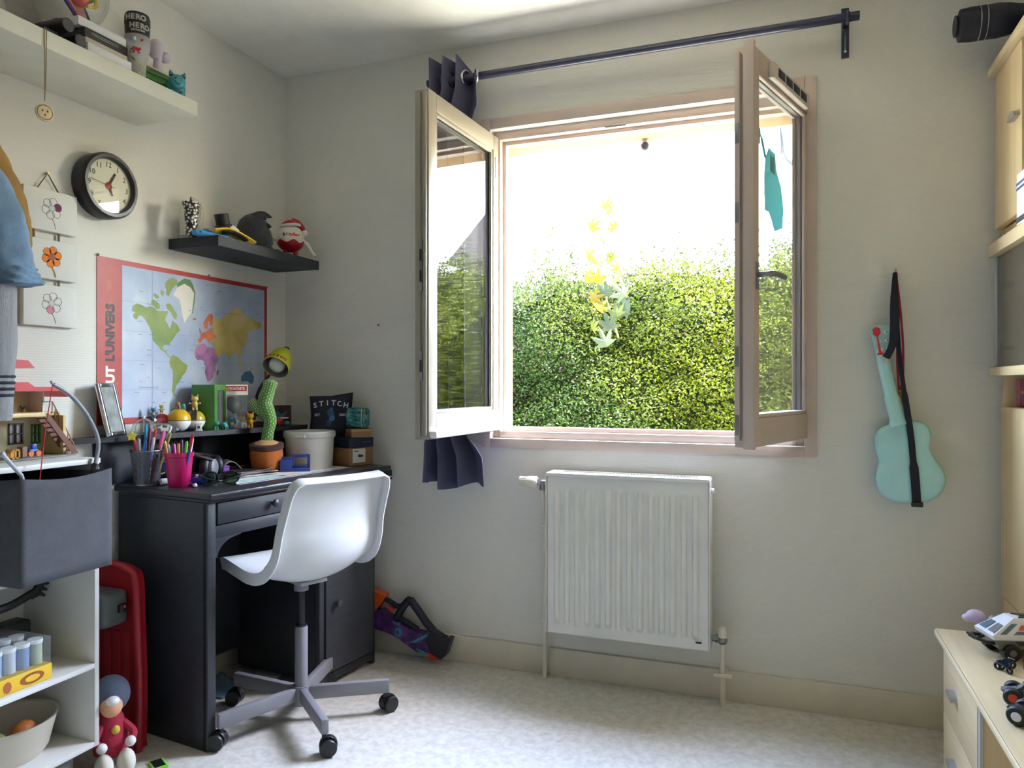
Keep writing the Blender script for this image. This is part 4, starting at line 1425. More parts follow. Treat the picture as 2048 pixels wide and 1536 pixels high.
# printed tumbler
def dots_mat():
    m, nt, b = nodes_of('spotted_print')
    tc = nt.nodes.new('ShaderNodeTexCoord')
    vo = nt.nodes.new('ShaderNodeTexVoronoi')
    vo.inputs['Scale'].default_value = 95
    nt.links.new(tc.outputs['Object'], vo.inputs['Vector'])
    r = nt.nodes.new('ShaderNodeValToRGB')
    r.color_ramp.interpolation = 'CONSTANT'
    r.color_ramp.elements[0].color = c8(222, 216, 204)
    r.color_ramp.elements[1].position = .42
    r.color_ramp.elements[1].color = c8(36, 34, 34)
    nt.links.new(vo.outputs['Distance'], r.inputs[0])
    nt.links.new(r.outputs[0], b.inputs['Base Color'])
    b.inputs['Roughness'].default_value = .3
    return m


t = thing('printed_tumbler', 'tapered tumbler with black and white spotted print on black shelf', 'tumbler', (.115, -.675, ZB_))
MB().lathe([(.0005, .002), (.019, .0), (.0195, .03), (.022, .06), (.027, .1), (.031, .118), (.029, .118), (.025, .1), (.0175, .01), (.0005, .01)], 32).obj('cup', dots_mat(), t)
for s_ in (-1, 1):
    MB(RZ(.7)).lathe([(.005, 0), (.003, .012), (.0005, .022)], 8, T(0, s_ * .0295, .113)).obj('ear_tip', BLACK, t)
# clear disc plaque behind
t = thing('glass_plaque', 'tall clear arched plaque behind the spotted tumbler', 'plaque', (.05, -.605, ZB_))
arch = [(-.055, 0), (.055, 0)] + [(.055 * math.cos(q), .1 + .06 * math.sin(q)) for q in [PI * k / 20 for k in range(21)]]
GLP = glass_mat('frosted_plaque', (.9, .9, .88), 1.3, .15, .16, (.75, .73, .66))
MB(axes((-.004, 0, 0), (0, 1, 0), (0, 0, 1))).prism(arch, .008).obj('plaque', GLP, t, smooth=False)
MB(axes((.005, 0, .1), (0, 1, 0), (0, 0, 1))).torus((0, 0, 0), .04, .0015, 'Z', 36, 6).obj('etched_ring', M('etched_grey', (176, 170, 154), .8), t)
MB().box((0, 0, .006), (.03, .11, .012), bev=.003).obj('base', GLP, t)
# cow patterned duck cap ball with top hat
t = thing('top_hat_toy', 'small toy with black top hat and yellow brim on black shelf', 'toy', (.15, -.56, ZB_))
COW = ramp_noise_mat('cow_print', [(.0, (228, 226, 216)), (.5, (228, 226, 216)), (.52, (24, 24, 26)), (1.0, (24, 24, 26))], 22, .35, 1)
MB().sph((-.005, .035, .03), (.045, .05, .04), 28, 16).obj('body', COW, t)
hatM = T(.0, .005, .055) @ RX(.28)
MB(hatM).lathe([(.031, 0), (.032, .004), (.025, .008), (.025, .044), (.023, .047)], 28).obj('top_hat', BLACK, t)
MB().ribbon(spline([(.03, -.075, .02), (.05, -.03, .028), (.06, .02, .018), (.058, .07, .008), (.05, .1, .004)], 5), .035, (1, 0, .5), .006).obj('yellow_brim', M('yellow_vinyl', (214, 176, 50), .4), t)
MB().ribbon(spline([(.048, -.055, .02), (.065, -.02, .022), (.073, .02, .012), (.07, .045, .006)], 5), .016, (1, 0, .6), .0065).obj('black_wing', BLACK, t)
# dark furry toy
t = thing('furry_toy', 'charcoal furry bird like toy with pointed ears on black shelf', 'plush toy', (.13, -.37, ZB_))
FUR = M('charcoal_fur', (44, 46, 56), .95, var=.3, vscale=120, bump=1.0, bscale=260, sheen=.3)
FURL = M('charcoal_ear', (58, 58, 64), .85, var=.15, vscale=60)
MB().lathe([(.02, 0), (.06, .004), (.074, .03), (.07, .06), (.058, .09), (.05, .115), (.03, .135), (.002, .142)], 32).obj('body', FUR, t)
fb = MB()
for k in range(900):
    a = random.uniform(0, 2 * PI)
    h_ = random.uniform(.01, .13)
    r_ = np.interp(h_, [0, .03, .06, .09, .115, .135, .142], [.055, .074, .07, .058, .05, .03, .01])
    p = Vector((r_ * math.cos(a), r_ * math.sin(a), h_))
    d = Vector((math.cos(a), math.sin(a), random.uniform(-.9, .1))).normalized()
    s_ = Vector((-math.sin(a), math.cos(a), 0)) * .002
    fb.add([p - s_, p + s_, p + d * .008], [(0, 1, 2)])
f_ = fb.obj('fur_tufts', FUR, t, smooth=False, fix=False)
f_['kind'] = 'stuff'
for dx_, dz_ in ((.02, 0), (-.03, .004)):
    MB(T(dx_, -dx_ * .6, dz_)).tube(spline([(-.02, -.008, .118), (.01, .004, .132), (.035, .013, .134), (.062, .023, .124)], 4), [.008, .011, .014, .016, .017, .017, .016, .015, .013, .01, .007, .004, .001], 12).obj('ear', FURL, t)
MB(T(.045, .02, .098) @ RZ(.36) @ RY(PI / 2 + .2)).lathe([(.012, 0), (.009, .012), (.0005, .024)], 12).obj('beak', BLACK, t)
for s_ in (.02, .065):
    MB().sph((.06, s_, .006), (.02, .013, .007)).obj('foot', M('dusky_pink', (92, 66, 72), .7), t)
# egg shaped container with a red and white knitted hat
t = thing('egg_container', 'white and red egg shaped container with a santa hat on black shelf', 'container', (.15, -.165, ZB_))
EGGW = M('egg_white', (226, 220, 208), .35)
EGGR = M('egg_red', (178, 22, 36), .3)
LE = math.radians(-48)
EM = RZ(LE)
def egg_r(z):
    q = (z - .024) / .125
    q = max(0, min(1, q))
    return .056 * (math.sin(PI * q ** .82) ** .62) if 0 < q < 1 else .0005
zz = [.024 + .125 * k / 28 for k in range(29)]
eb = MB(EM)
eb.lathe([(egg_r(z), z) for z in zz], 40)
eb.obj('egg_shell', EGGW, t)
rb2 = MB(EM)
def wavy(u, v):
    a = 2 * PI * u
    zt = .066 + .006 * math.sin(6 * a + .6)
    z = .0245 + (zt - .0245) * v
    r = egg_r(z) + .0008
    return (r * math.cos(a), r * math.sin(a), z)
rb2.grid(72, 14, wavy)
rb2.obj('red_base', EGGR, t)
for s_ in (-1, 1):
    MB(EM).cyl((.006, s_ * .022, 0), (.004, s_ * .02, .04), .0085, .011).obj('foot', EGGR, t)
    fp = [(.0, s_ * .05, .075), (.002, s_ * .07, .062 if s_ > 0 else .082), (.004, s_ * .082, .04 if s_ > 0 else .112), (.006, s_ * .1, .016 if s_ > 0 else .132)]
    MB(EM).tube(spline(fp, 5), [.008] * 6 + [.0075] * 5 + [.006] * 5, 10).obj('arm', EGGW, t)
hatp = [(.04, .134), (.034, .143), (.022, .152), (.012, .157), (.003, .159)]
MB(EM @ T(0, 0, .002)).lathe([(r_ * .97, z) for r_, z in hatp], 32).obj('hat', EGGR, t)
MB(EM).torus((0, 0, .135), .0385, .006, RX(.12), 36, 8).obj('hat_trim', EGGW, t)
MB(EM).tube(spline([(.0, .005, .155), (.0, .03, .15), (.0, .048, .132), (.0, .054, .118)], 6), [.016, .016, .015, .015, .014, .014, .013, .013, .012, .012, .011, .011, .01, .01, .009, .009, .008, .008, .008][:19], 10).obj('hat_tail', EGGR, t)
MB(EM).sph((.0, .058, .11), .0135).obj('pompom', EGGW, t)
KC = [M('print_black', (24, 22, 22), .5)] + [M('print_red', (206, 62, 40), .5)] * 5
for i, chx in enumerate('kinder'):
    a = LE - .55 + i * .225
    z = .084
    r_ = egg_r(z + .008) + .0008
    lettering('print_letter', chx, .023, KC[i], axes((r_ * math.cos(a), r_ * math.sin(a), z), (-math.sin(a), math.cos(a), 0), (0, 0, 1)), t, .0004, 'CENTER', .0008)
# ================================================================ white shelf unit, left
UNW = M('unit_white_laminate', (214, 212, 206), .45)
un = thing('shelf_unit', 'low white open shelf unit against the left wall', 'shelf unit', (.145, -1.6, 0))
IU = inv(un)
UX, UY1, UY0 = .287, -1.197, -2.2
MB(IU).bb((.004, UY1 - .014, .113), (UX, UY1, .9), bev=.001).obj('side_panel', UNW, un)
MB(IU).bb((.004, UY0, .113), (UX, UY0 + .014, .9), bev=.001).obj('side_panel', UNW, un)
MB(IU).bb((.004, -1.52, .127), (UX, -1.506, .9), bev=.001).obj('divider', UNW, un)
for z0, z1, nm in ((.9, .914, 'top_board'), (.617, .631, 'shelf_board'), (.331, .345, 'shelf_board'), (.113, .127, 'bottom_board')):
    if nm == 'top_board':
        MB(IU).bb((.004, UY0, z0), (UX + .003, UY1 + .002, z1), bev=.001).obj(nm, UNW, un)
    else:
        MB(IU).bb((.004, UY0 + .014, z0), (UX, UY1 - .014, z1), bev=.001).obj(nm, UNW, un)
MB(IU).bb((.004, UY0 + .014, .127), (.008, UY1 - .014, .9)).obj('back_panel', UNW, un)
MB(IU).bb((.02, UY0 + .03, 0), (UX - .05, UY1 - .04, .113)).obj('plinth', M('plinth_grey', (130, 128, 122), .6), un)

# grey fabric basket pulled out of the top compartment
FAB = M('grey_felt', (82, 82, 87), .95, var=.08, vscale=30, bump=.5, bscale=600)
bk = thing('fabric_basket', 'grey fabric storage basket pulled out of the shelf unit', 'basket', (.2, -1.365, .632))
IB = inv(bk)
BX0, BX1, BY0, BY1, BZ0, BZ1 = .03, .375, -1.49, -1.235, .632, .893


def wall_panel(a, b, bow, nm):
    a, b = Vector(a), Vector(b)
    n = Vector((0, 0, 1)).cross(b - a).normalized()

    def fn(u, v):
        p = a.lerp(b, u)
        sag = math.sin(PI * u)
        p = p + n * (bow * sag * (.3 + .7 * v))
        return (p.x, p.y, BZ0 + (BZ1 - BZ0) * v - .012 * sag * v)
    MB(IB).grid(16, 10, fn).obj(nm, FAB, bk, solid=.004, angle=1.2)


wall_panel((BX1, BY0, 0), (BX1, BY1, 0), -.006, 'front_side')
wall_panel((BX0, BY1, 0), (BX0, BY0, 0), 0, 'back_side')
wall_panel((BX1, BY1, 0), (BX0, BY1, 0), 0, 'flank')
wall_panel((BX0, BY0, 0), (BX1, BY0, 0), 0, 'flank')
MB(IB).bb((BX0, BY0, BZ0), (BX1, BY1, BZ0 + .005)).obj('bottom', FAB, bk, smooth=False)
# things in the basket
INB = [('toy_figure', 'white and brown toy figure lying in the grey basket', (.3, -1.33), (222, 214, 200)), ('toy_brick', 'dark red toy brick lying in the grey basket', (.31, -1.42), (120, 50, 44)), ('toy_ball', 'pale toy ball lying in the grey basket', (.32, -1.28), (206, 202, 190))]
for nm, lb, (x, y), rgb in INB:
    m_ = M(nm + '_paint', rgb, .45)
    t = thing(nm, lb, 'toy', (x, y, BZ0 + .17))
    if nm == 'toy_ball':
        MB().sph((0, 0, .03), .028, 18, 12).obj('ball', m_, t)
        MB().torus((0, 0, .03), .0283, .0016, 'X', 28, 6).obj('seam', DGREY, t)
    elif nm == 'toy_brick':
        MB(RZ(.6) @ RX(.4)).box((0, 0, .03), (.05, .03, .025), bev=.002).obj('block', m_, t)
        for q in (-.012, .012):
            MB(RZ(.6) @ RX(.4)).cyl((q, 0, .042), (q, 0, .05), .007, n=12).obj('stud', m_, t)
    else:
        MB(RZ(.3)).tube([(0, -.04, .025), (0, 0, .03), (0, .02, .032)], [.014, .016, .01], 10).obj('torso', M('brown_toy', (90, 62, 46), .6), t)
        MB().sph((-.006, .034, .034), .016, 14, 10).obj('head', m_, t)
tag(MB().bb((BX0 + .02, BY0 + .02, BZ0 + .007), (BX1 - .02, BY1 - .02, BZ0 + .168)).obj('toy_heap', M('dark_toy_heap', (28, 26, 30), .9, var=.5, vscale=60, bump=1, bscale=50), loc=None), 'dark heap of toys filling the grey basket', 'toy heap')
bpy.data.objects['toy_heap']['kind'] = 'stuff'

# toy bow standing in the basket
t = thing('toy_bow', 'curved grey toy bow with red string standing in the basket', 'toy bow', (.33, -1.25, .81))
IT = inv(t)
bow = spline([(.3, -1.352, 1.128), (.3, -1.347, 1.12), (.3, -1.33, 1.112), (.3, -1.297, 1.091), (.3, -1.262, 1.056), (.3, -1.237, 1.021), (.3, -1.216, .98), (.3, -1.211, .945), (.302, -1.222, .9), (.31, -1.25, .82)], 5)
MB(IT).tube(bow, [.003] * 6 + [.0055] * (len(bow) - 6), 10).obj('limb', M('grey_toy_plastic', (140, 142, 150), .35), t)
MB(IT).tube([(.303, -1.222, .9), (.306, -1.235, .86), (.31, -1.25, .82)], .0095, 10).obj('grip', BLACK, t)
MB(IT).tube([(.3, -1.347, 1.12), (.31, -1.375, 1.0), (.32, -1.4, .86)], .0012, 6).obj('string', M('red_string', (190, 40, 40), .7), t)
t = thing('toy_arrow', 'pale grey rod leaning out of the basket corner', 'rod', (.34, -1.46, .81))
MB(inv(t)).tube([(.345, -1.44, .81), (.36, -1.475, .9), (.362, -1.52, .952)], .005, 10).obj('shaft', M('pale_grey_plastic', (176, 178, 184), .4), t)
MB(inv(t)).sph((.362, -1.522, .954), .007, 12, 8).obj('tip', M('pale_grey_plastic', (176, 178, 184), .4), t)

# boxed play set and black toy on the middle board
t = thing('boxed_play_set', 'clear lidded box of dough tubs with yellow base on the shelf', 'box set', (.2, -1.4, .3455))
YEL = M('yellow_card', (226, 184, 44), .5)
MB().bb((-.1, -.075, 0), (.07, .075, .04), bev=.002).obj('yellow_tray', YEL, t)
MB().bb((-.098, -.073, .04), (.069, .073, .112), bev=.003).obj('clear_cover', CLEAR, t)
for i in range(4):
    for j in range(2):
        cc_ = [(150, 170, 200), (190, 196, 206), (130, 150, 190), (176, 186, 160)][i]
        tb = MB().cyl((.035 - j * .07, -.054 + i * .036, .041), (.035 - j * .07, -.054 + i * .036, .095), .016, n=18).obj('dough_tub', M('tub_%d' % i, cc_, .5), t)
        MB().cyl((.035 - j * .07, -.054 + i * .036, .095), (.035 - j * .07, -.054 + i * .036, .105), .0175, n=18).obj('tub_lid', WHITE, tb)
MB(axes((.0705, 0, 0), (0, 1, 0), (0, 0, 1))).prism([(.02 + .032 * math.cos(q), .02 + .014 * math.sin(q)) for q in [2 * PI * k / 20 for k in range(20)]], .0006).obj('logo_patch', M('brown_logo', (150, 80, 40), .5), t, smooth=False)
MB(axes((.071, 0, 0), (0, 1, 0), (0, 0, 1))).prism([(.02 + .02 * math.cos(q), .02 + .008 * math.sin(q)) for q in [2 * PI * k / 20 for k in range(20)]], .0006).obj('logo_patch', YEL, t, smooth=False)
MB(axes((.0705, 0, 0), (0, 1, 0), (0, 0, 1))).prism([(-.045 + .01 * math.cos(q), .018 + .014 * math.sin(q)) for q in [2 * PI * k / 20 for k in range(20)]], .0006).obj('logo_patch', M('rust_logo', (170, 90, 50), .5), t, smooth=False)
t = thing('black_claw_toy', 'black clawed toy lying behind the boxed play set', 'toy', (.11, -1.28, .3455))
MB().bb((-.06, -.2, 0), (-.0, .02, .12), bev=.01).obj('toy_base', BLACK, t)
MB().tube(spline([(-.01, -.18, .13), (.0, -.1, .165), (.0, -.04, .172), (.0, .02, .19)], 5), [.012] * 16, 8).obj('arm', BLACK, t)
for k in range(4):
    MB().tube(spline([(.0, .015, .18), (.004, .035 + .004 * k, .185 + .012 * k), (.01, .05 + .006 * k, .175 + .016 * k)], 4), [.009] * 5 + [.006, .005, .004, .002], 8).obj('claw', BLACK, t)
# tray in the lowest compartment
t = thing('storage_tray', 'rounded pale plastic tray on the lowest shelf board', 'tray', (.14, -1.36, .1275))
TRY = M('pale_tray', (196, 188, 170), .5)
MB().lathe([(.0005, .002), (.085, .0), (.1, .02), (.12, .1), (.124, .102), (.116, .1), (.096, .024), (.0005, .006)], 40, Matrix.Diagonal((.95, 1.05, 1, 1))).obj('bowl', TRY, t)
MB().sph((.03, .03, .06), (.03, .034, .03)).obj('orange_item', M('orange_toy', (206, 120, 60), .5), t)
MB().sph((.03, -.05, .06), (.034, .03, .03)).obj('green_item', M('olive_toy', (140, 140, 70), .5), t)

# ---------------------------------------------------------------- dollhouse
dh = thing('dollhouse', 'toy dollhouse with red roof and brown staircase on the white unit', 'dollhouse', (.12, -1.28, .9145))
ID = inv(dh)
BEI = M('dollhouse_beige', (196, 184, 150), .55)
TANW = wood_mat('dollhouse_tan', (206, 178, 122), (222, 196, 142), 'Y')
BRN = M('dollhouse_brown', (110, 66, 46), .5)
REDR = M('dollhouse_red', (190, 34, 48), .4)
GRNF = M('dollhouse_green', (70, 120, 60), .5)
MB(ID).bb((.02, -1.6, .915), (.17, -1.17, .919), bev=.001).obj('base_plate', M('grey_base', (130, 128, 120), .6), dh)
wallb = MB(ID)
# lower back wall with two window holes
x0, x1 = .052, .06
def wall_holes(b, ya, yb, za, zb, holes):
    ys_ = sorted({ya, yb, *[h_[0] for h_ in holes], *[h_[1] for h_ in holes]})
    for i in range(len(ys_) - 1):
        ym = (ys_[i] + ys_[i + 1]) / 2
        hs = [h_ for h_ in holes if h_[0] < ym < h_[1]]
        if hs:
            b.bb((x0, ys_[i], za), (x1, ys_[i + 1], hs[0][2]))
            b.bb((x0, ys_[i], hs[0][3]), (x1, ys_[i + 1], zb))
        else:
            b.bb((x0, ys_[i], za), (x1, ys_[i + 1], zb))
wall_holes(wallb, -1.6, -1.182, .919, 1.03, [(-1.294, -1.251, .951, 1.01), (-1.228, -1.2, .949, 1.004)])
wallb.obj('rear_wall', BEI, dh, smooth=False)
for (ya, yb, za, zb, mm) in ((-1.294, -1.251, .951, 1.01, M('plum_frame', (70, 40, 56), .5)), (-1.228, -1.2, .949, 1.004, GRNF)):
    wf = MB(ID)
    for a, b in (((ya, za), (ya + .004, zb)), ((yb - .004, za), (yb, zb)), ((ya, za), (yb, za + .004)), ((ya, zb - .004), (yb, zb)), (((ya + yb) / 2 - .0015, za), ((ya + yb) / 2 + .0015, zb)), ((ya, (za + zb) / 2 - .0015), (yb, (za + zb) / 2 + .0015))):
        wf.bb((x0 - .001, a[0], a[1]), (x1 + .003, b[0], b[1]))
    f_ = wf.obj('window_frame', mm, dh, smooth=False)
    MB(ID).bb((x0 + .003, ya + .003, za + .003), (x0 + .004, yb - .003, zb - .003)).obj('pane', M('toy_pane', (206, 206, 196), .3), f_, smooth=False)
MB(ID).bb((.052, -1.19, .919), (.14, -1.182, 1.03)).obj('end_wall', TANW, dh, smooth=False)
MB(ID).bb((.05, -1.6, 1.03), (.165, -1.262, 1.041), bev=.001).obj('upper_floor', TANW, dh)
MB(ID).bb((.05, -1.262, 1.03), (.12, -1.182, 1.041), bev=.001).obj('upper_floor', TANW, dh)
MB(ID).bb((.052, -1.6, 1.041), (.06, -1.225, 1.1)).obj('upper_wall', BEI, dh, smooth=False)
MB(ID).bb((.06, -1.23, 1.041), (.11, -1.225, 1.1)).obj('upper_wall', WHITE, dh, smooth=False)
rfm = MB(ID)
rfm.prism([(-1.62, 1.1), (-1.213, 1.1), (-1.19, 1.083), (-1.186, 1.087), (-1.212, 1.112), (-1.29, 1.112), (-1.31, 1.125), (-1.62, 1.125)], .11, axes((.05, 0, 0), (0, 1, 0), (0, 0, 1)))
rfm.obj('roof', REDR, dh, smooth=False)
MB(ID).bb((.04, -1.6, 1.12), (.05, -1.27, 1.165)).obj('gable_wall', BEI, dh, smooth=False)
MB(ID).prism([(-1.62, 1.165), (-1.23, 1.165), (-1.25, 1.187), (-1.6, 1.2)], .06, axes((.02, 0, 0), (0, 1, 0), (0, 0, 1))).obj('roof_peak', REDR, dh, smooth=False)
# staircase
ST0, ST1 = Vector((0, -1.262, 1.034)), Vector((0, -1.165, .9195))
for xs in (.125, .158):
    MB(ID).prism([(ST0.y - .004, ST0.z), (ST0.y + .01, ST0.z + .006), (ST1.y + .008, ST1.z), (ST1.y - .012, ST1.z)], .003, axes((xs, 0, 0), (0, 1, 0), (0, 0, 1))).obj('stringer', BRN, dh, smooth=False)
for k in range(8):
    p = ST0.lerp(ST1, (k + .7) / 8.4)
    MB(ID).bb((.127, p.y - .004, p.z - .001), (.16, p.y + .009, p.z + .0015)).obj('tread', BRN, dh, smooth=False)
RAIL = M('rail_tan', (168, 120, 78), .5)
r0, r1 = Vector((.122, -1.21, 1.07)), Vector((.122, -1.142, .944))
q0, q1 = Vector((.122, -1.245, 1.03)), Vector((.122, -1.15, .9195))
MB(ID).tube([tuple(r0 + Vector((0, -.03, 0))), tuple(r0), tuple(r1)], .002, 6).obj('handrail', RAIL, dh)
for k in range(8):
    f = k / 7
    top_ = r0.lerp(r1, f)
    MB(ID).cyl((.122, top_.y, max(.9195, top_.z - .034)), tuple(top_), .0014, n=6).obj('baluster', RAIL, dh)
# furniture in and before the house
for nm, lb, c_, d_, rgb in (('toy_crate', 'orange yellow toy crate in front of the dollhouse', (.15, -1.345, .9195), (.02, .025, .026), (214, 150, 50)),
                            ('toy_cupboard', 'small brown toy cupboard in the dollhouse', (.14, -1.312, .9195), (.02, .014, .03), (96, 68, 50))):
    t = thing(nm, lb, 'toy furniture', c_)
    m_ = M(nm + '_m', rgb, .5)
    if nm == 'toy_crate':
        for yy in (-.011, 0, .011):
            MB().bb((.008, yy - .002, 0), (.0105, yy + .002, .026)).obj('bar', m_, t, smooth=False)
        MB().bb((-.01, -.0125, 0), (.0105, .0125, .004)).obj('base', m_, t, smooth=False)
        MB().bb((-.01, -.0125, .022), (.0105, .0125, .026)).obj('top', m_, t, smooth=False)
        MB().bb((-.01, -.0125, 0), (-.006, .0125, .026)).obj('back', m_, t, smooth=False)
    else:
        MB().bb((-.01, -.008, 0), (.01, .008, .03), bev=.001).obj('cabinet', m_, t)
        MB().bb((.0098, -.006, .003), (.0108, .006, .027)).obj('door', M('toy_door', (130, 96, 70), .5), t)
t = thing('toy_tractor', 'tiny blue toy tractor with orange wheels in the dollhouse', 'toy', (.125, -1.272, .9195))
BT = M('toy_blue', (40, 84, 170), .4)
MB().bb((-.008, -.014, .008), (.008, .012, .02), bev=.002).obj('chassis', BT, t)
MB().bb((-.006, -.004, .02), (.006, .01, .034), bev=.002).obj('cab', BT, t)
for yy in (-.012, .01):
    MB().cyl((.008, yy, .008), (.013, yy, .008), .008, n=14).obj('wheel', M('toy_orange', (214, 110, 30), .5), t)
t = thing('toy_plant', 'tiny green toy plant on the dollhouse upper floor', 'toy', (.09, -1.272, 1.0415))
MB().lathe([(.004, 0), (.006, .008)], 12).obj('pot', M('toy_terracotta', (150, 80, 50), .6), t)
for k in range(6):
    a = k * PI / 3
    MB().tube([(0, 0, .006), (.005 * math.cos(a), .005 * math.sin(a), .014), (.01 * math.cos(a), .01 * math.sin(a), .017)], [.0015, .0025, .0005], 5).obj('leaf', M('toy_green', (50, 90, 40), .6), t)

# ---------------------------------------------------------------- coat hooks and garments at the left edge
ra = thing('coat_rack', 'white coat hook rail high on the left wall', 'coat rack', (.0, -1.62, 1.8))
MB().bb((.001, -.3, -.03), (.014, .22, .03), bev=.003).obj('rail', UNW, ra)
for yy in (-.2, -.02, .12):
    MB().tube(spline([(.013, yy, .0), (.05, yy, -.005), (.065, yy, .02)], 5), .006, 8).obj('hook', STEEL, ra)


def sleeve(path, radii, mat, nm, parent, n=20, wr=.006, fr=9):
    P = spline(path, 8)
    k = len(P)
    rad_ = [np.interp(i / (k - 1), np.linspace(0, 1, len(radii)), radii) for i in range(k)]
    b = MB(inv(parent))
    vs, fs = [], []
    for i in range(k):
        t_ = (P[min(i + 1, k - 1)] - P[max(i - 1, 0)]).normalized()
        x = Vector((1, 0, 0))
        x = (x - t_ * x.dot(t_)).normalized()
        y = t_.cross(x)
        for j in range(n):
            a_ = 2 * PI * j / n
            r_ = rad_[i] + wr * math.sin(fr * a_ * .5 + i * .35) * math.sin(a_ * 2 + i * .5)
            vs.append(P[i] + (x * math.cos(a_) + y * math.sin(a_)) * r_)
    for i in range(k - 1):
        for j in range(n):
            fs.append((i * n + j, i * n + (j + 1) % n, (i + 1) * n + (j + 1) % n, (i + 1) * n + j))
    fs.append(tuple(range(n))[::-1])
    fs.append(tuple(range((k - 1) * n, k * n)))
    b.add(vs, fs)
    return b.obj(nm, mat, parent, angle=1.3)


TANC = M('camel_cloth', (146, 112, 58), .9, var=.18, vscale=14, bump=.5, bscale=300)
DEN = M('pale_denim', (112, 138, 164), .9, var=.2, vscale=16, bump=.5, bscale=500)
KNIT = M('grey_rib_knit', (158, 158, 160), .95, var=.1, vscale=30, bump=.9, bscale=180, stretch=(6, 6, .5))
t = thing('camel_jacket', 'camel brown jacket sleeve hanging at the left edge', 'jacket', (.2, -1.5, 1.42))
sleeve([(.065, -1.5, 1.82), (.09, -1.44, 1.78), (.115, -1.39, 1.68), (.13, -1.355, 1.58), (.13, -1.338, 1.5), (.135, -1.35, 1.43)], [.03, .05, .058, .06, .05, .035], TANC, 'sleeve', t)
sleeve([(.06, -1.6, 1.82), (.1, -1.62, 1.7), (.12, -1.64, 1.5), (.12, -1.64, 1.2)], [.04, .1, .12, .12], TANC, 'jacket_body', t)
t = thing('denim_jacket', 'pale blue denim garment with ruffled hem at the left edge', 'jacket', (.25, -1.55, 1.36))
sleeve([(.12, -1.62, 1.8), (.2, -1.545, 1.7), (.25, -1.48, 1.58), (.255, -1.445, 1.47), (.255, -1.44, 1.4)], [.03, .05, .058, .06, .066], DEN, 'sleeve', t)
sleeve([(.255, -1.44, 1.41), (.256, -1.438, 1.385), (.257, -1.436, 1.365)], [.062, .068, .076], DEN, 'ruffle_cuff', t, 28, .01, 14)
t = thing('grey_cardigan', 'grey ribbed cardigan with dark striped cuff at the left edge', 'cardigan', (.25, -1.52, 1.03))
sl = sleeve([(.13, -1.6, 1.75), (.2, -1.53, 1.6), (.245, -1.475, 1.42), (.25, -1.462, 1.25), (.25, -1.458, 1.12), (.248, -1.457, 1.03)], [.03, .05, .048, .046, .036, .033], KNIT, 'sleeve', t, 28, .002, 24)
for k in range(4):
    z = 1.092 + k * .0155
    MB(inv(t)).torus((.249, -1.4578, z), .0352 + .0006 * k, .0042, Matrix.Diagonal((1, 1, 1.0, 1)), 30, 8).obj('cuff_stripe', M('cuff_navy', (44, 44, 52), .9), sl)
sleeve([(.13, -1.62, 1.75), (.3, -1.66, 1.5), (.34, -1.645, 1.25), (.35, -1.628, 1.08), (.35, -1.625, .96)], [.03, .09, .085, .08, .08], KNIT, 'front_panel', t, 36, .004, 26)

# ---------------------------------------------------------------- red crate between unit and desk
RC = M('red_moulded_plastic', (150, 18, 30), .4)
GC = M('grey_green_plastic', (84, 90, 90), .4)
t = thing('toy_workbench_case', 'red plastic case standing upright beside the desk with grey lid block', 'case', (.13, -1.05, 0))
IT = inv(t)
ol = spline([(.012, .02), (.012, .5), (.02, .56), (.12, .565), (.2, .55), (.225, .52), (.232, .4), (.24, .2), (.236, .03), (.22, .005), (.03, .005)], 5, True)
MB(IT).prism([(p.x, p.y) for p in ol], .03, axes((0, -.985, 0), (1, 0, 0), (0, 0, 1))).obj('back_shell', RC, t, angle=.5)
MB(IT).tube([(p.x, -1.015 - .002, p.y) for p in ol], .013, 10, closed=True).obj('rim', RC, t)
for xs in (.06, .1, .14, .18):
    MB(IT).bb((xs, -1.02, .06), (xs + .022, -1.012, .36), bev=.003).obj('rib', RC, t)
MB(IT).bb((.02, -1.11, .39), (.2, -1.015, .495), bev=.018, seg=4).obj('lid_block', GC, t)
MB(IT).bb((.195, -1.06, .43), (.212, -1.03, .455), bev=.004).obj('latch', BLACK, t)
MB(IT).sph((.212, -1.045, .448), .005, 10, 8).obj('latch_button', REDR, t)
t = thing('glue_bottle', 'small orange capped bottle standing on the grey lid block', 'bottle', (.122, -1.085, .4955))
MB().lathe([(.018, 0), (.018, .045), (.016, .06)], 20).obj('label_band', M('label_mixed', (120, 140, 90), .5, var=.5, vscale=60), t)
MB().lathe([(.0165, .06), (.015, .085), (.011, .09)], 20).obj('neck', M('bottle_blue', (60, 120, 170), .4), t)
MB().lathe([(.011, .09), (.01, .115), (.006, .12)], 20).obj('cap', M('bottle_orange', (210, 90, 40), .4), t)
MB().lathe([(.0184, 0), (.0184, .01)], 20).obj('foot_band', RC, t)
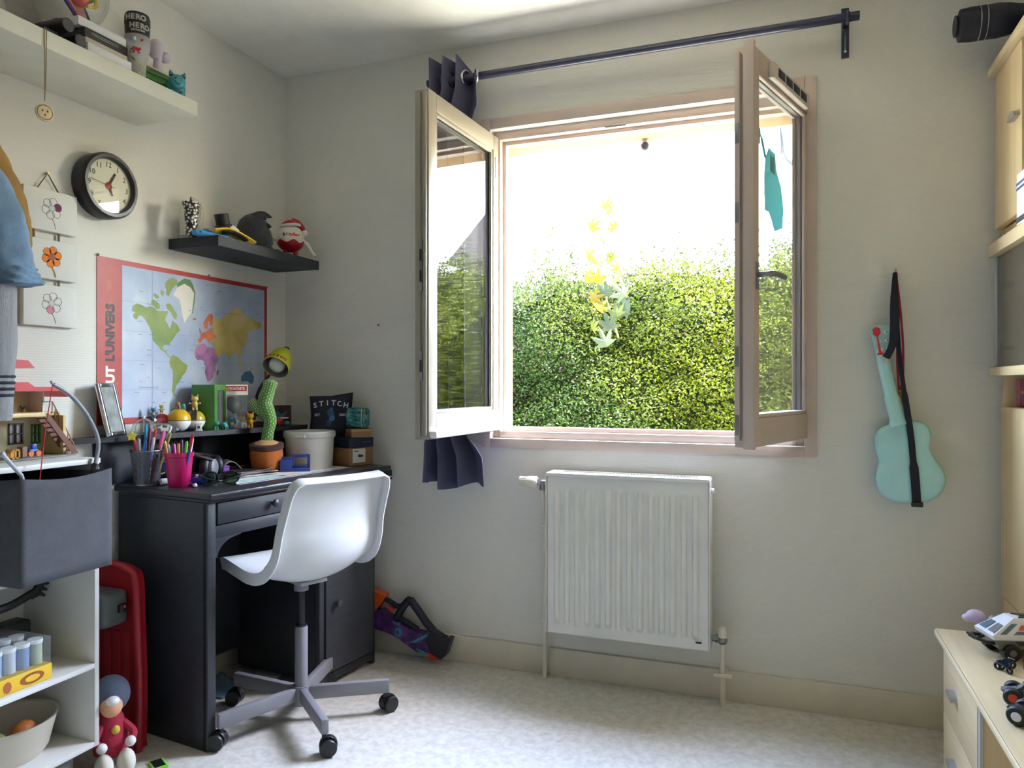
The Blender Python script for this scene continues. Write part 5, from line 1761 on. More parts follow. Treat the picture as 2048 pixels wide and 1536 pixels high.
# soft doll sitting before the crate
t = thing('soft_doll', 'round headed soft doll with red body in front of the red case', 'doll', (.252, -1.128, 0))
t.scale = (.82, .82, .82)
DG = M('doll_grey', (86, 96, 116), .9)
SK = M('doll_peach', (226, 170, 130), .8)
MB().sph((0, -.0, .27), (.062, .062, .066), 24, 16).obj('head', DG, t)
MB().sph((.036, -.03, .245), (.036, .036, .038), 18, 12).obj('face', SK, t)
MB().sph((.066, -.05, .275), (.022, .022, .016), 16, 10).obj('muzzle', WHITE, t)
MB().lathe([(.02, .05), (.055, .07), (.058, .12), (.04, .19), (.03, .21)], 22).obj('body', M('doll_red', (170, 40, 66), .85), t)
MB().sph((.045, -.02, .16), (.014, .014, .016)).obj('badge', M('doll_yellow', (222, 190, 80), .7), t)
for s_ in (-1, 1):
    MB(RZ(-.5)).tube(spline([(.02, s_ * .035, .17), (.05, s_ * .06, .14), (.07, s_ * .05, .12)], 4), .013, 8).obj('arm', M('doll_red', (170, 40, 66), .85), t)
    MB(RZ(-.5)).sph((.075, s_ * .045, .118), .018, 14, 10).obj('hand', WHITE, t)
    MB(RZ(-.5)).sph((.06, s_ * .035, .045), (.04, .03, .044), 16, 10).obj('leg', M('doll_white', (226, 222, 206), .9), t)
# dark cushion disc, orange toy and handheld on the floor
tag(MB().lathe([(.0005, 0), (.11, .0), (.125, .015), (.12, .032), (.0005, .04)], 40).obj('dark_disc', M('dark_olive_disc', (58, 52, 40), .8), loc=(.44, -1.29, 0)), 'dark round floor cushion in front of the shelf unit', 'cushion')
t = thing('orange_toy_foot', 'orange moulded toy lying on the dark floor cushion', 'toy', (.44, -1.25, .036))
MB().sph((0, 0, .02), (.05, .045, .022), 20, 10).obj('shell', M('orange_moulded', (232, 120, 24), .5), t)
MB().sph((.02, .045, .012), (.03, .035, .012), 16, 8).obj('tip', M('orange_moulded', (232, 120, 24), .5), t)
t = thing('toy_tablet', 'small black tablet toy with green edge lying on the floor', 'toy', (.36, -1.06, 0))
MB(RZ(-.5)).bb((-.03, -.02, 0), (.03, .02, .008), bev=.002).obj('case', M('lime_green_case', (120, 200, 60), .4), t)
MB(RZ(-.5)).bb((-.024, -.016, .007), (.024, .014, .009)).obj('screen', BLACK, t)
# bits under the desk
t = thing('blue_cloth', 'crumpled blue grey cloth on the floor under the desk', 'cloth', (.13, -.56, 0))
cb = MB()
cb.grid(18, 18, lambda u, v: ((u - .5) * .16, (v - .5) * .14, .004 + .05 * max(0, 1 - ((u - .5) ** 2 + (v - .5) ** 2) * 4.2) * (.75 + .35 * math.sin(9 * u + 5 * v) * math.cos(11 * v)) * (1 if True else 0)))
cb.obj('folds', M('blue_grey_cloth', (86, 112, 130), .95), t, solid=.004, angle=1.4)
t = thing('open_booklet', 'white printed booklet lying on the floor under the desk', 'booklet', (.2, -.34, 0))
MB(RZ(.3)).bb((-.05, -.08, 0), (.05, .08, .006), bev=.001).obj('pages', PAPER, t)
MB(RZ(.3) @ T(0, .09, .0) @ RX(.35)).bb((-.05, -.0, .003), (.05, .09, .005)).obj('raised_page', M('grey_page', (180, 178, 174), .8), t)
t = thing('floor_pen', 'blue pen lying on the floor under the chair', 'pen', (.36, -.72, 0))
MB(RZ(.9)).cyl((-.05, 0, .005), (.045, 0, .005), .0045, n=10).obj('barrel', M('pen_blue', (40, 60, 170), .4), t)
MB(RZ(.9)).cyl((.045, 0, .005), (.055, 0, .005), .003, .001, n=10).obj('tip', STEEL, t)
for i, (x, y, rgb, l) in enumerate(((1.035, -.89, (130, 140, 60), 'tiny green leaf scrap on the floor right of chair'), (.74, -1.0, (60, 60, 50), 'tiny dark crumb on the floor before the chair'), (1.32, -.98, (70, 66, 60), 'tiny grey crumb on the floor below the radiator'))):
    s_ = .016 if i == 0 else .007
    tag(MB(RZ(i)).add([(-s_, 0, 0), (0, -s_ * .3, .003), (s_, 0, .001), (0, s_ * .3, .003), (0, 0, .005)], [(0, 1, 4), (1, 2, 4), (2, 3, 4), (3, 0, 4), (3, 2, 1, 0)]).obj('floor_scrap', M('scrap_%d' % i, rgb, .8), loc=(x, y, 0)), l, 'scrap')
# ================================================================ things on the desk
ZD = .7895
TOC = math.radians(-53)          # heading from the desk towards the room


def pen(nm, label, base, top, rgb, cap, group, r=.0045, capf=.3):
    b, t_ = Vector(base), Vector(top)
    o = thing(nm, label, 'pen', tuple(b), 0, group)
    d = t_ - b
    MB().cyl((0, 0, 0), tuple(d * (1 - capf)), r * .9, n=10).obj('barrel', M('pen_%d_%d_%d' % rgb, rgb, .4), o)
    cm = M('pen_%d_%d_%d' % cap, cap, .4)
    F, L = frame_from(tuple(d * (1 - capf)), tuple(d))
    MB().lathe([(r * 1.08, 0), (r * 1.08, L * .85), (r * .7, L)], 10, F).obj('cap', cm, o)
    return o


def mesh_mat():
    m, nt, b = nodes_of('wire_mesh')
    o = nt.nodes['Material Output']
    b.inputs['Base Color'].default_value = c8(96, 98, 104)
    b.inputs['Metallic'].default_value = .6
    b.inputs['Roughness'].default_value = .45
    tc = nt.nodes.new('ShaderNodeTexCoord')
    vo = nt.nodes.new('ShaderNodeTexVoronoi')
    vo.inputs['Scale'].default_value = 420
    vo.inputs['Randomness'].default_value = .15
    nt.links.new(tc.outputs['Object'], vo.inputs['Vector'])
    gt = nt.nodes.new('ShaderNodeMath')
    gt.operation = 'LESS_THAN'
    gt.inputs[1].default_value = .42
    nt.links.new(vo.outputs['Distance'], gt.inputs[0])
    tr_ = nt.nodes.new('ShaderNodeBsdfTransparent')
    mx = nt.nodes.new('ShaderNodeMixShader')
    nt.links.new(gt.outputs[0], mx.inputs[0])
    nt.links.new(b.outputs[0], mx.inputs[1])
    nt.links.new(tr_.outputs[0], mx.inputs[2])
    nt.links.new(mx.outputs[0], o.inputs[0])
    return m


MC = Vector((.12, -.874, ZD))
t = thing('mesh_pen_cup', 'grey wire mesh pen cup on the near desk corner', 'pen cup', tuple(MC))
MB().lathe([(.038, .003), (.05, .112)], 40, caps=False).obj('mesh_wall', mesh_mat(), t, fix=False)
MB().torus((0, 0, .113), .0503, .0022, 'Z', 40, 8).obj('rim', STEEL, t)
MB().lathe([(.0005, .001), (.039, .001), (.039, .005), (.0005, .005)], 32).obj('base', STEEL, t)
pens = [(-.03, -.025, .14, (206, 60, 50), (206, 60, 50), 'coral red felt pen'), (-.012, -.035, .148, (60, 60, 64), (150, 150, 150), 'dark grey pen with pale cap'), (.004, -.03, .142, (40, 110, 190), (40, 110, 190), 'bright blue felt pen'),
        (.022, -.022, .152, (90, 110, 170), (190, 196, 210), 'slate blue pen with white cap'), (-.025, .0, .192, (110, 60, 50), (40, 130, 170), 'tall brown pen with teal cap'), (.0, .005, .178, (226, 224, 220), (200, 40, 40), 'white marker with red cap'),
        (.025, .005, .172, (200, 70, 60), (226, 70, 140), 'red pen with pink cap'), (-.03, .018, .182, (120, 40, 56), (120, 40, 56), 'maroon pencil'), (.012, .022, .17, (150, 150, 154), (130, 130, 134), 'grey metal pen'), (.034, .018, .165, (150, 132, 70), (150, 132, 70), 'olive gold pen'),
        (-.036, -.01, .145, (110, 140, 60), (110, 140, 60), 'moss green pencil'), (.018, .036, .185, (190, 50, 70), (214, 210, 206), 'crimson pen with white end')]
for x, y, L_, c1_, c2_, l in pens:
    k = .62
    top = MC + Vector((x * 1.35 + .03, y * 1.3, .006 + L_))
    pen('felt_pen', l + ' standing in the mesh cup', tuple(MC + Vector((x * k, y * k, .0065))), tuple(top), c1_, c2_, 'pens in the mesh cup')
o = pen('star_pencil', 'pencil with a yellow star topper standing in the mesh cup', tuple(MC + Vector((-.012, -.016, .0065))), tuple(MC + Vector((-.012, -.04, .15))), (160, 40, 50), (160, 40, 50), 'pens in the mesh cup')
star = [((.016 if k % 2 == 0 else .0095) * math.cos(PI / 2 + k * PI / 5), (.016 if k % 2 == 0 else .0095) * math.sin(PI / 2 + k * PI / 5)) for k in range(10)]
MB().prism(star, .01, axes((-.002, -.03, .155), (.8, .6, 0), (0, 0, 1))).obj('star_topper', M('star_yellow', (222, 206, 70), .5), o)
PC = Vector((.243, -.862, ZD))
t = thing('magenta_cup', 'magenta plastic cup holding pens on the desk', 'cup', tuple(PC))
MAG = M('magenta_plastic', (186, 20, 92), .3)
MB().lathe([(.0005, .0), (.031, .0), (.033, .004), (.042, .094), (.0445, .096), (.0455, .11), (.0435, .11), (.0415, .097), (.031, .006), (.0005, .006)], 40).obj('cup', MAG, t)
pens2 = [(-.03, -.01, .14, (226, 140, 40), (226, 140, 40), 'orange pencil'), (-.026, .012, .128, (206, 40, 160), (206, 40, 160), 'hot pink felt pen'), (-.012, -.018, .13, (180, 200, 206), (150, 180, 190), 'pale grey blue felt pen'), (-.004, .012, .142, (60, 30, 80), (60, 30, 80), 'dark purple marker'),
         (.01, -.012, .133, (232, 140, 30), (232, 140, 30), 'bright orange felt pen'), (.018, .004, .14, (90, 200, 60), (90, 200, 60), 'lime green felt pen'), (.024, .014, .15, (20, 100, 70), (226, 226, 222), 'dark green pen with white end'), (.032, -.004, .165, (40, 90, 160), (180, 30, 50), 'blue and red pencil leaning out')]
for x, y, L_, c1_, c2_, l in pens2:
    lean = 1.5 if 'leaning' not in l else 2.0
    pen('felt_pen', l + ' standing in the magenta cup', tuple(PC + Vector((x * .6, y * .6, .0065))), tuple(PC + Vector((x * lean, y * lean, .006 + L_))), c1_, c2_, 'pens in the magenta cup', .0042)

# small things near the cups
t = thing('blue_sharpener', 'blue plastic sharpener behind the magenta cup', 'sharpener', (.27, -.8, ZD))
MB(RZ(.4)).box((0, 0, .012), (.045, .03, .024), bev=.004).obj('case', M('royal_blue', (30, 60, 170), .3), t)
for q in (-.01, .008):
    MB(RZ(.4)).cyl((q, 0, .024), (q, 0, .031), .005, n=10).obj('button', WHITE, t)
o = pen('felt_pen', 'teal pen with white ball end lying before the magenta cup', (.262, -.8345, ZD + .005), (.315, -.87, ZD + .005), (50, 110, 130), (150, 90, 70), 'pens lying on the desk', .0045, .25)
MB().sph((.057, -.038, .002), .0068, 12, 8).obj('ball_end', WHITE, o)
t = thing('glue_stick', 'white and yellow glue stick between the two pen cups', 'glue stick', (.19, -.845, ZD))
MB().cyl((-.02, -.02, .0105), (.0, .02, .0105), .0105, n=18).obj('tube', WHITE, t)
MB().cyl((.0, .02, .0105), (.008, .036, .0105), .0108, n=18).obj('cap', M('glue_yellow', (220, 190, 60), .4), t)
t = thing('blue_pouch', 'dark blue pouch with yellow zip behind the mesh cup', 'pouch', (.1, -.795, ZD))
MB().sph((0, 0, .032), (.05, .035, .032), 22, 12).obj('bag', M('dark_blue_cloth', (24, 40, 92), .8), t)
MB().tube(spline([(.03, -.03, .03), (.045, 0, .04), (.03, .03, .03)], 5), .003, 6).obj('zip', M('zip_yellow', (210, 170, 40), .5), t)

# headphones
t = thing('headphones', 'black and grey headphones lying on the desk', 'headphones', (.215, -.71, ZD))
MB().torus((0, 0, .042), .024, .0165, RZ(.4) @ RY(PI / 2), 28, 12).obj('ear_cushion', BLACK, t)
MB(T(.02, .01, .042) @ RZ(.4) @ RY(PI / 2)).lathe([(.03, -.006), (.03, .004), (.022, .01)], 28).obj('ear_cup', M('headphone_grey', (110, 112, 118), .45), t)
MB().torus((-.03, .08, .04), .022, .0165, RZ(1.1) @ RY(PI / 2), 28, 12).obj('ear_cushion', BLACK, t)
MB().tube(spline([(.02, .0, .07), (-.01, -.04, .085), (-.06, -.05, .086), (-.1, .0, .084), (-.08, .06, .08), (-.03, .085, .068)], 6), .0075, 8, flat=1.6).obj('headband', BLACK, t)
MB(T(.03, -.008, .014) @ RZ(.4)).box((0, 0, 0), (.022, .016, .02), bev=.003).obj('joint', M('pale_joint', (170, 172, 178), .4), t)
# sunglasses
t = thing('sunglasses', 'dark green framed glasses folded near the desk edge', 'glasses', (.345, -.79, ZD))
SG = M('dark_olive_frame', (34, 40, 36), .3)
LENS = glass_mat('dark_lens', (.25, .32, .28), 1.5)
gz = RZ(math.radians(40))
for s_ in (-1, 1):
    el = [(s_ * .032 + .026 * math.cos(q), .004, .023 + .02 * math.sin(q)) for q in [2 * PI * k / 24 for k in range(24)]]
    MB(gz).tube(el, .0028, 8, closed=True).obj('rim', SG, t)
    MB(gz @ axes((s_ * .032, .004, .023), (1, 0, 0), (0, 0, 1))).prism([(.024 * math.cos(q), .018 * math.sin(q)) for q in [2 * PI * k / 20 for k in range(20)]], .0015).obj('lens', LENS, t, smooth=False)
    MB(gz).tube(spline([(s_ * .06, .004, .032), (s_ * .06, -.02, .03), (-s_ * .02, -.03 - .006 * s_, .008), (-s_ * .05, -.03 - .006 * s_, .004)], 5), .0028, 8).obj('temple', SG, t)
MB(gz).tube(spline([(-.008, .004, .028), (0, .004, .032), (.008, .004, .028)], 4), .0026, 8).obj('bridge', SG, t)
# purple box
t = thing('purple_box', 'small violet plastic box on the desk back', 'box', (.16, -.6, ZD + .011))
MB(RZ(.95)).bb((-.04, -.014, 0), (.04, .014, .018), bev=.002).obj('box_base', M('violet_plastic', (140, 84, 180), .35), t)
MB(RZ(.95)).bb((-.041, -.015, .018), (.041, .015, .023), bev=.002).obj('box_lid', M('violet_plastic', (140, 84, 180), .35), t)
# papers and magazines
PAPM = [M('magazine_%d' % i, c_, .4, var=.35, vscale=25) for i, c_ in enumerate(((70, 62, 66), (190, 188, 184), (56, 52, 66), (150, 140, 132), (86, 80, 84), (40, 38, 44)))]
names = ['dark glossy magazine at the bottom of the desk paper pile', 'pale grey brochure low in the desk paper pile', 'black comic in the middle of the desk paper pile', 'tan leaflet in the upper part of the desk paper pile', 'grey folder near the top of the desk paper pile']
for i in range(5):
    t = thing('magazine', names[i], 'magazine', (.255 - .008 * i, -.575 + .012 * i, ZD + .0018 + .0034 * i), 0, 'paper pile on the desk')
    a_ = [1.35, 1.2, 1.5, 1.1, 1.42][i]
    cu_ = .012 if i == 4 else 0.0
    mb_ = MB(RZ(a_))
    mb_.grid(10, 3, lambda u, v: ((u - .5) * .2, (v - .5) * .13, cu_ * max(0, u - .75) * 10 * (u > .75)))
    mb_.obj('cover', PAPM[i], t, solid=.0028, angle=1.3)
    mb2 = MB(RZ(a_))
    mb2.grid(10, 3, lambda u, v: ((u - .5) * .196, (v - .5) * .126, .0016 + cu_ * max(0, u - .75) * 10 * (u > .75)))
    mb2.obj('pages', PAPM[(i + 1) % 6], t, angle=1.3)
t = thing('drawing_sheet', 'white sheet with blue border along the desk front edge', 'paper', (.405, -.5, ZD))
sh = RZ(math.radians(83)) 
MB(sh).bb((-.27, -.035, .0004), (.3, .105, .0012)).obj('sheet', PAPER, t, smooth=False)
MB(sh).bb((-.27, -.032, .0012), (.3, -.02, .0015)).obj('blue_border', M('blue_print', (60, 76, 150), .5), t, smooth=False)
MB(sh).bb((-.23, -.01, .0012), (-.02, .05, .0014)).obj('print_patch', M('mint_print', (176, 204, 188), .6, var=.2, vscale=30), t, smooth=False)
MB(sh).bb((-.04, .0, .0012), (.06, .02, .0014)).obj('print_patch', M('peach_print', (214, 170, 140), .6, var=.2, vscale=30), t, smooth=False)
t = thing('curled_paper', 'curled sheet with dark underside beside the cactus pot', 'paper', (.15, -.52, ZD))
MB(RZ(.9)).grid(14, 4, lambda u, v: ((u - .5) * .12, (v - .5) * .1, .002 + .045 * math.sin(PI * min(1, u * 1.1)) ** 1.5)).obj('sheet', M('grey_paper', (170, 166, 156), .8), t, solid=.002, angle=1.3)

# blue card stand
t = thing('blue_card_stand', 'royal blue card stand with square window on the desk', 'stand', (.352, -.405, ZD + .0018))
BS = M('royal_blue_card', (44, 66, 140), .5)
bz = RZ(math.radians(37))
MB(bz).bb((-.055, -.012, 0), (.055, .02, .012), bev=.001).obj('base', BS, t)
MB(bz).bb((-.055, -.012, .012), (-.01, .02, .045), bev=.001).obj('block', BS, t)
for a, b in (((-.01, .012, .012), (.055, .018, .022)), ((-.01, .012, .05), (.055, .018, .062)), ((.045, .012, .012), (.055, .018, .062)), ((-.012, .012, .012), (-.002, .018, .052))):
    MB(bz).bb(a, b, bev=.0008).obj('window_bar', BS, t)
MB(bz).bb((-.055, .012, .045), (-.012, .018, .054), bev=.0008).obj('top_bar', BS, t)
# plush cactus in an orange pot
t = thing('cactus_toy', 'green plush cactus toy in an orange pot on the desk', 'plush toy', (.25, -.44, ZD + .0005))
CAC = M('cactus_plush', (88, 140, 56), .9, var=.12, vscale=30, sheen=.2)
MB().lathe([(.0005, 0), (.045, .0), (.053, .02), (.06, .06), (.058, .088), (.0005, .09)], 36).obj('pot', M('orange_plush', (182, 98, 40), .9, var=.1, vscale=25), t)
MB(T(0, 0, .092) @ RX(.1) @ RY(.06)).lathe([(.055, -.008), (.063, -.004), (.063, .012), (.055, .016)], 36).obj('pot_rim', M('brown_plush', (74, 46, 40), .9), t)
MB(T(0, 0, .1)).lathe([(.052, 0), (.04, .012), (.02, .02), (.0005, .021)], 30).obj('soil', M('tan_plush', (190, 150, 104), .9), t)
Rv, Uv = Vector((.938, .347, 0)), Vector((0, 0, 1))
def rp(r, u, f=0):
    p = Rv * r + Uv * u + Vector((.347, -.938, 0)) * f
    return tuple(p)
stem = spline([rp(.0, .105), rp(.006, .15), rp(.014, .19), rp(.004, .225), rp(-.006, .26), rp(.006, .3), rp(.014, .33), rp(.017, .345)], 6)
srad = [np.interp(i / (len(stem) - 1), [0, .2, .45, .6, .75, .9, 1], [.022, .021, .027, .026, .023, .027, .012]) for i in range(len(stem))]
cs = MB().tube(stem, srad, 18).obj('stem', CAC, t, angle=1.4)
arm = spline([rp(.0, .21), rp(-.03, .235), rp(-.05, .255), rp(-.06, .268)], 6)
ca = MB().tube(arm, [np.interp(i / (len(arm) - 1), [0, .6, .9, 1], [.02, .018, .017, .008]) for i in range(len(arm))], 16).obj('arm', CAC, t, angle=1.4)
tk = MB()
for path, rads in ((stem, srad), (arm, [.0185] * len(arm))):
    for i in range(2, len(path) - 1):
        tt = (path[i + 1] - path[i - 1]).normalized()
        x = Vector((1, 0, 0)); x = (x - tt * x.dot(tt)).normalized(); y = tt.cross(x)
        for k in range(8):
            a_ = 2 * PI * (k + (i % 2) * .5) / 8
            n_ = x * math.cos(a_) + y * math.sin(a_)
            c_ = path[i] + n_ * (rads[i] + .0006)
            s2_ = tt.cross(n_)
            if i % 2 == 0 or True:
                tk.add([c_ - s2_ * .0019 - tt * .0026, c_ + s2_ * .0019 - tt * .0026, c_ + s2_ * .001 + tt * .003, c_ - s2_ * .001 + tt * .003], [(0, 1, 2, 3)])
q_ = tk.obj('white_stitches', M('white_thread', (206, 214, 190), .8), t, smooth=False, fix=False)
q_['kind'] = 'stuff'
# white bucket
t = thing('white_bucket', 'white plastic bucket on the right of the desk', 'bucket', (.322, -.272, ZD + .0005))
BW = M('bucket_white', (206, 204, 200), .4)
MB().lathe([(.0005, 0), (.086, 0), (.088, .004), (.094, .12), (.098, .121), (.1, .126), (.1, .14), (.095, .145), (.092, .145), (.091, .12), (.0005, .118)], 56).obj('pail', BW, t)
MB().torus((0, 0, .143), .0955, .0028, 'Z', 56, 8).obj('rim', BW, t)
for a_ in (-1.3, 1.9):
    MB(RZ(a_)).bb((.098, -.02, .122), (.104, .02, .133), bev=.002).obj('handle_lug', BW, t)
# shoe box with navy lid
bx_a = math.atan2(.94, .34)
t = thing('shoe_box', 'brown shoe box with navy lid at the far end of the desk', 'box', (.45, -.19, ZD + .0005), bx_a)
KRA = M('kraft_card', (150, 112, 78), .7)
NVL = M('navy_card', (26, 32, 56), .5)
MB().bb((.002, .002, 0), (.122, .188, .072), bev=.001).obj('box_body', KRA, t)
MB().bb((0, 0, .0725), (.124, .19, .112), bev=.002).obj('lid', NVL, t)
lb_ = MB(axes((.0, -.0002, 0), (1, 0, 0), (0, 0, 1))).prism([(.018, .012), (.082, .012), (.082, .068), (.018, .068)], .0012, z0=-.001).obj('label_sticker', PAPER, t, smooth=False)
MB(axes((0, -.0003, 0), (1, 0, 0), (0, 0, 1))).prism([(.045, .034), (.068, .034), (.07, .042), (.046, .046)], .0006, z0=.001).obj('shoe_print', BLACK, lb_, smooth=False)
for k in range(6):
    MB(axes((0, -.0003, 0), (1, 0, 0), (0, 0, 1))).prism([(.024 + k * .004, .056), (.026 + k * .004, .056), (.026 + k * .004, .062), (.024 + k * .004, .062)], .0006, z0=.001).obj('barcode_bar', BLACK, lb_, smooth=False)
MB().bb((.078, -.0008, .092), (.112, .0002, .0945)).obj('lid_mark', M('lid_mark_grey', (90, 94, 110), .5), t, smooth=False)
MB().bb((.07, -.0008, .09), (.075, .0002, .097)).obj('lid_mark', M('lid_mark_grey', (90, 94, 110), .5), t, smooth=False)
ZL = ZD + .113
# navy cushion standing on the lid
t = thing('navy_cushion', 'small navy cushion with white lettering standing on the shoe box', 'cushion', (.325, -.13, ZL))
CA = math.radians(-62)
CX = RZ(CA + PI / 2) @ T(0, 0, .0) @ RX(-.12)
NVC = M('navy_cushion_cloth', (26, 28, 46), .9, bump=.3, bscale=500)


def cush(u, v, s):
    x, y = 2 * u - 1, 2 * v - 1
    pin = 1 - .1 * (1 - abs(x) ** 2) * abs(y) ** 4
    px_ = x * .088 * (1 - .08 * (1 - y * y) * 0) * (1 - .07 * (1 - abs(y)) * abs(x) ** 3)
    pz_ = .088 + y * .088 * (1 - .07 * (1 - abs(x)) * abs(y) ** 3) + .008 * x * (y > 0) * y
    th = .034 * ((1 - x ** 4) * (1 - y ** 4)) ** .6
    return (px_, s * th, pz_)


cb = MB(CX)
cb.grid(22, 22, lambda u, v: cush(u, v, -1))
cb.grid(22, 22, lambda u, v: cush(u, v, 1))
co = cb.obj('pillow', NVC, t, angle=1.4)
WTX = M('cushion_white_print', (196, 200, 206), .7)
for i, chx in enumerate('STITCH'):
    f = (i - 2.5) / 2.5
    lettering('print_letter', chx, .03, WTX, CX @ axes((f * .06, cush(.5 + f * .06 / .176, .135 / .176, -1)[1] - .0035, .128 - .01 * f * f), (1, .35 * f, -.18 * f), (.18 * f, .25, 1)), t, .0005, 'CENTER', .0008)
lettering('print_letter', 'EST', .014, WTX, CX @ axes((-.052, -.0338, .083), (1, -.1, 0), (0, 0, 1)), t, .0005, 'CENTER', .0003)
lettering('print_letter', '2002', .014, WTX, CX @ axes((.05, -.0338, .083), (1, .1, 0), (0, 0, 1)), t, .0005, 'CENTER', .0003)
for (x, z, r_, rgb) in ((0, .095, .016, (36, 66, 112)), (.006, .075, .013, (60, 110, 150)), (-.006, .055, .012, (34, 66, 116)), (.004, .112, .006, (70, 120, 160))):
    MB(CX).sph((x, -.033, z), (r_, .0025, r_ * 1.1), 18, 8).obj('print_blot', M('print_blot_%d' % rgb[2], rgb, .8, var=.4, vscale=90), t)
# kraft box and teal pouch
t = thing('kraft_gift_box', 'small kraft box under the teal pouch on the navy lid', 'box', (.435, -.1, ZL), .9)
MB().bb((-.042, -.042, 0), (.042, .042, .022), bev=.001).obj('box_base', KRA, t)
MB().bb((-.043, -.043, .0222), (.043, .043, .034), bev=.001).obj('box_lid', M('kraft_light', (168, 134, 96), .7), t)
t = thing('teal_pencil_case', 'round teal palm print pencil case on top of the kraft box', 'pencil case', (.435, -.1, ZL + .035), .45)
TPC = ramp_noise_mat('teal_palm_print', [(.35, (16, 60, 66)), (.5, (40, 110, 116)), (.65, (96, 156, 150))], 40, .7, 3, (1, 3, 1))
MB(T(0, 0, .043) @ RY(PI / 2)).lathe([(.03, -.046), (.04, -.04), (.043, -.03), (.043, .03), (.04, .04), (.03, .046)], 30).obj('case', TPC, t)
MB(T(.0, 0, .043)).torus((.018, 0, 0), .0432, .002, 'X', 32, 6).obj('zip', M('zip_cream', (186, 180, 150), .6), t)
MB(T(.0, 0, .043)).torus((.028, 0, 0), .0428, .0016, 'X', 32, 6).obj('piping', M('piping_tan', (170, 150, 100), .6), t)
# hook rail at the far end of the desk
t = thing('hook_rail', 'short black rail with round silver knobs under the desk end', 'hook rail', (.545, -.085, .735), math.radians(83))
MB().bb((-.0, -.012, -.008), (.045, .012, .0325), bev=.003).obj('bar', BLACK, t)
for q in (.008, .022, .037):
    MB(axes((q, -.012, .006), (1, 0, 0), (0, 0, 1))).lathe([(.006, 0), (.006, .006), (.003, .009)], 12).obj('knob', CHROME, t)

# ================================================================ things on the riser shelf
ZR = .9525
t = thing('photo_frame', 'silver photo frame leaning back on the riser shelf', 'photo frame', (.062, -.94, ZR))
fa = math.radians(22)
PF = RZ(fa - PI / 2 + PI) @ RX(math.radians(13))     # local -Y becomes the front
PF = RZ(fa + PI / 2) @ RX(math.radians(-13))
SIL = M('silver_frame', (206, 206, 214), .18, 1.0)
for a, b in (((-.055, -.008, 0), (-.04, .006, .175)), ((.04, -.008, 0), (.055, .006, .175)), ((-.04, -.008, 0), (.04, .006, .015)), ((-.04, -.008, .16), (.04, .006, .175))):
    MB(PF).bb(a, b, bev=.004, seg=3).obj('frame_bar', SIL, t)
MB(PF).bb((-.04, -.003, .015), (.04, .0, .16)).obj('photo', M('photo_print', (150, 152, 148), .25, var=.3, vscale=20), t, smooth=False)
MB(PF).bb((-.045, .0, .008), (.045, .004, .168)).obj('backing', BLACK, t, smooth=False)
# clear bell
t = thing('clear_dome', 'clear ribbed plastic dome beside the photo frame', 'dome', (.06, -.83, ZR))
MB().lathe([(.036, .001), (.037, .01), (.034, .028), (.024, .042), (.008, .05), (.0005, .051)], 32).obj('dome', CLEAR, t)
for k in range(8):
    a_ = k * PI / 4
    MB(RZ(a_)).tube([(.037, 0, .008), (.034, 0, .028), (.024, 0, .042), (.004, 0, .051)], .0013, 6).obj('rib', glass_mat('rib_plastic', (.8, .8, .8), 1.4, .1, .3), t)
MB().sph((0, 0, .055), .005, 10, 8).obj('dome_knob', WHITE, t)
t = thing('display_case', 'clear little display block behind the silver toy car', 'display case', (.04, -.77, ZR))
MB().bb((-.022, -.022, 0), (.022, .022, .05), bev=.002).obj('clear_box', CLEAR, t)
MB().bb((-.018, -.018, .002), (.018, .018, .006)).obj('insert', M('case_insert', (120, 116, 110), .6), t)
# toy car
t = thing('toy_car', 'silver and black toy racing car on the riser shelf', 'toy car', (.082, -.768, ZR), math.radians(75))
MB().prism([(-.045, .006), (.045, .006), (.048, .012), (.03, .017), (.012, .028), (-.014, .028), (-.03, .018), (-.047, .016)], .03, axes((0, .015, 0), (1, 0, 0), (0, 0, 1))).obj('body', M('silver_paint', (176, 176, 170), .25, .8), t)
for x in (-.028, .028):
    for s_ in (-1, 1):
        MB().cyl((x, s_ * .012, .009), (x, s_ * .019, .009), .009, n=16).obj('wheel', BLACK, t)
MB().bb((-.05, -.016, .022), (-.04, .016, .0245)).obj('rear_wing', BLACK, t)
MB().bb((.006, -.0155, .018), (-.012, .0155, .0285), bev=.002).obj('cockpit', BLACK, t)


def duo_ball(x, y, r, c_top, label, stripe=None):
    o = thing('two_tone_ball', label, 'ball', (x, y, ZR), 0, 'two tone balls on the riser shelf')
    n = 20
    pr = lambda a0, a1: [(max(.0005, r * math.cos(a)), r + r * math.sin(a)) for a in [a0 + (a1 - a0) * k / n for k in range(n + 1)]]
    MB().lathe(pr(-PI / 2, -.03), 36, caps=False).obj('lower_half', WHITE, o)
    MB().lathe(pr(.03, PI / 2), 36, caps=False).obj('upper_half', M('ball_top_%d' % c_top[0], c_top, .3), o)
    MB().lathe([(r * .985, r - .0025), (r * .985, r + .0025)], 36, caps=False).obj('seam', BLACK, o)
    if stripe:
        MB(T(0, 0, r) @ RZ(TOC)).ribbon([(math.cos(q) * (r + .0005), 0, math.sin(q) * (r + .0005)) for q in [.08 + 2.9 * k / 16 for k in range(17)]], .02, (0, 1, 0), .0012).obj('stripe', stripe, o)
    return o


duo_ball(.082, -.7, .04, (214, 164, 24), 'yellow over white ball on the riser shelf')
duo_ball(.075, -.617, .036, (176, 152, 40), 'olive gold over white ball with dark stripe beside green box', M('ball_stripe', (44, 46, 52), .4))
duo_ball(.04, -.735, .032, (150, 24, 34), 'red over white ball behind the yellow one')


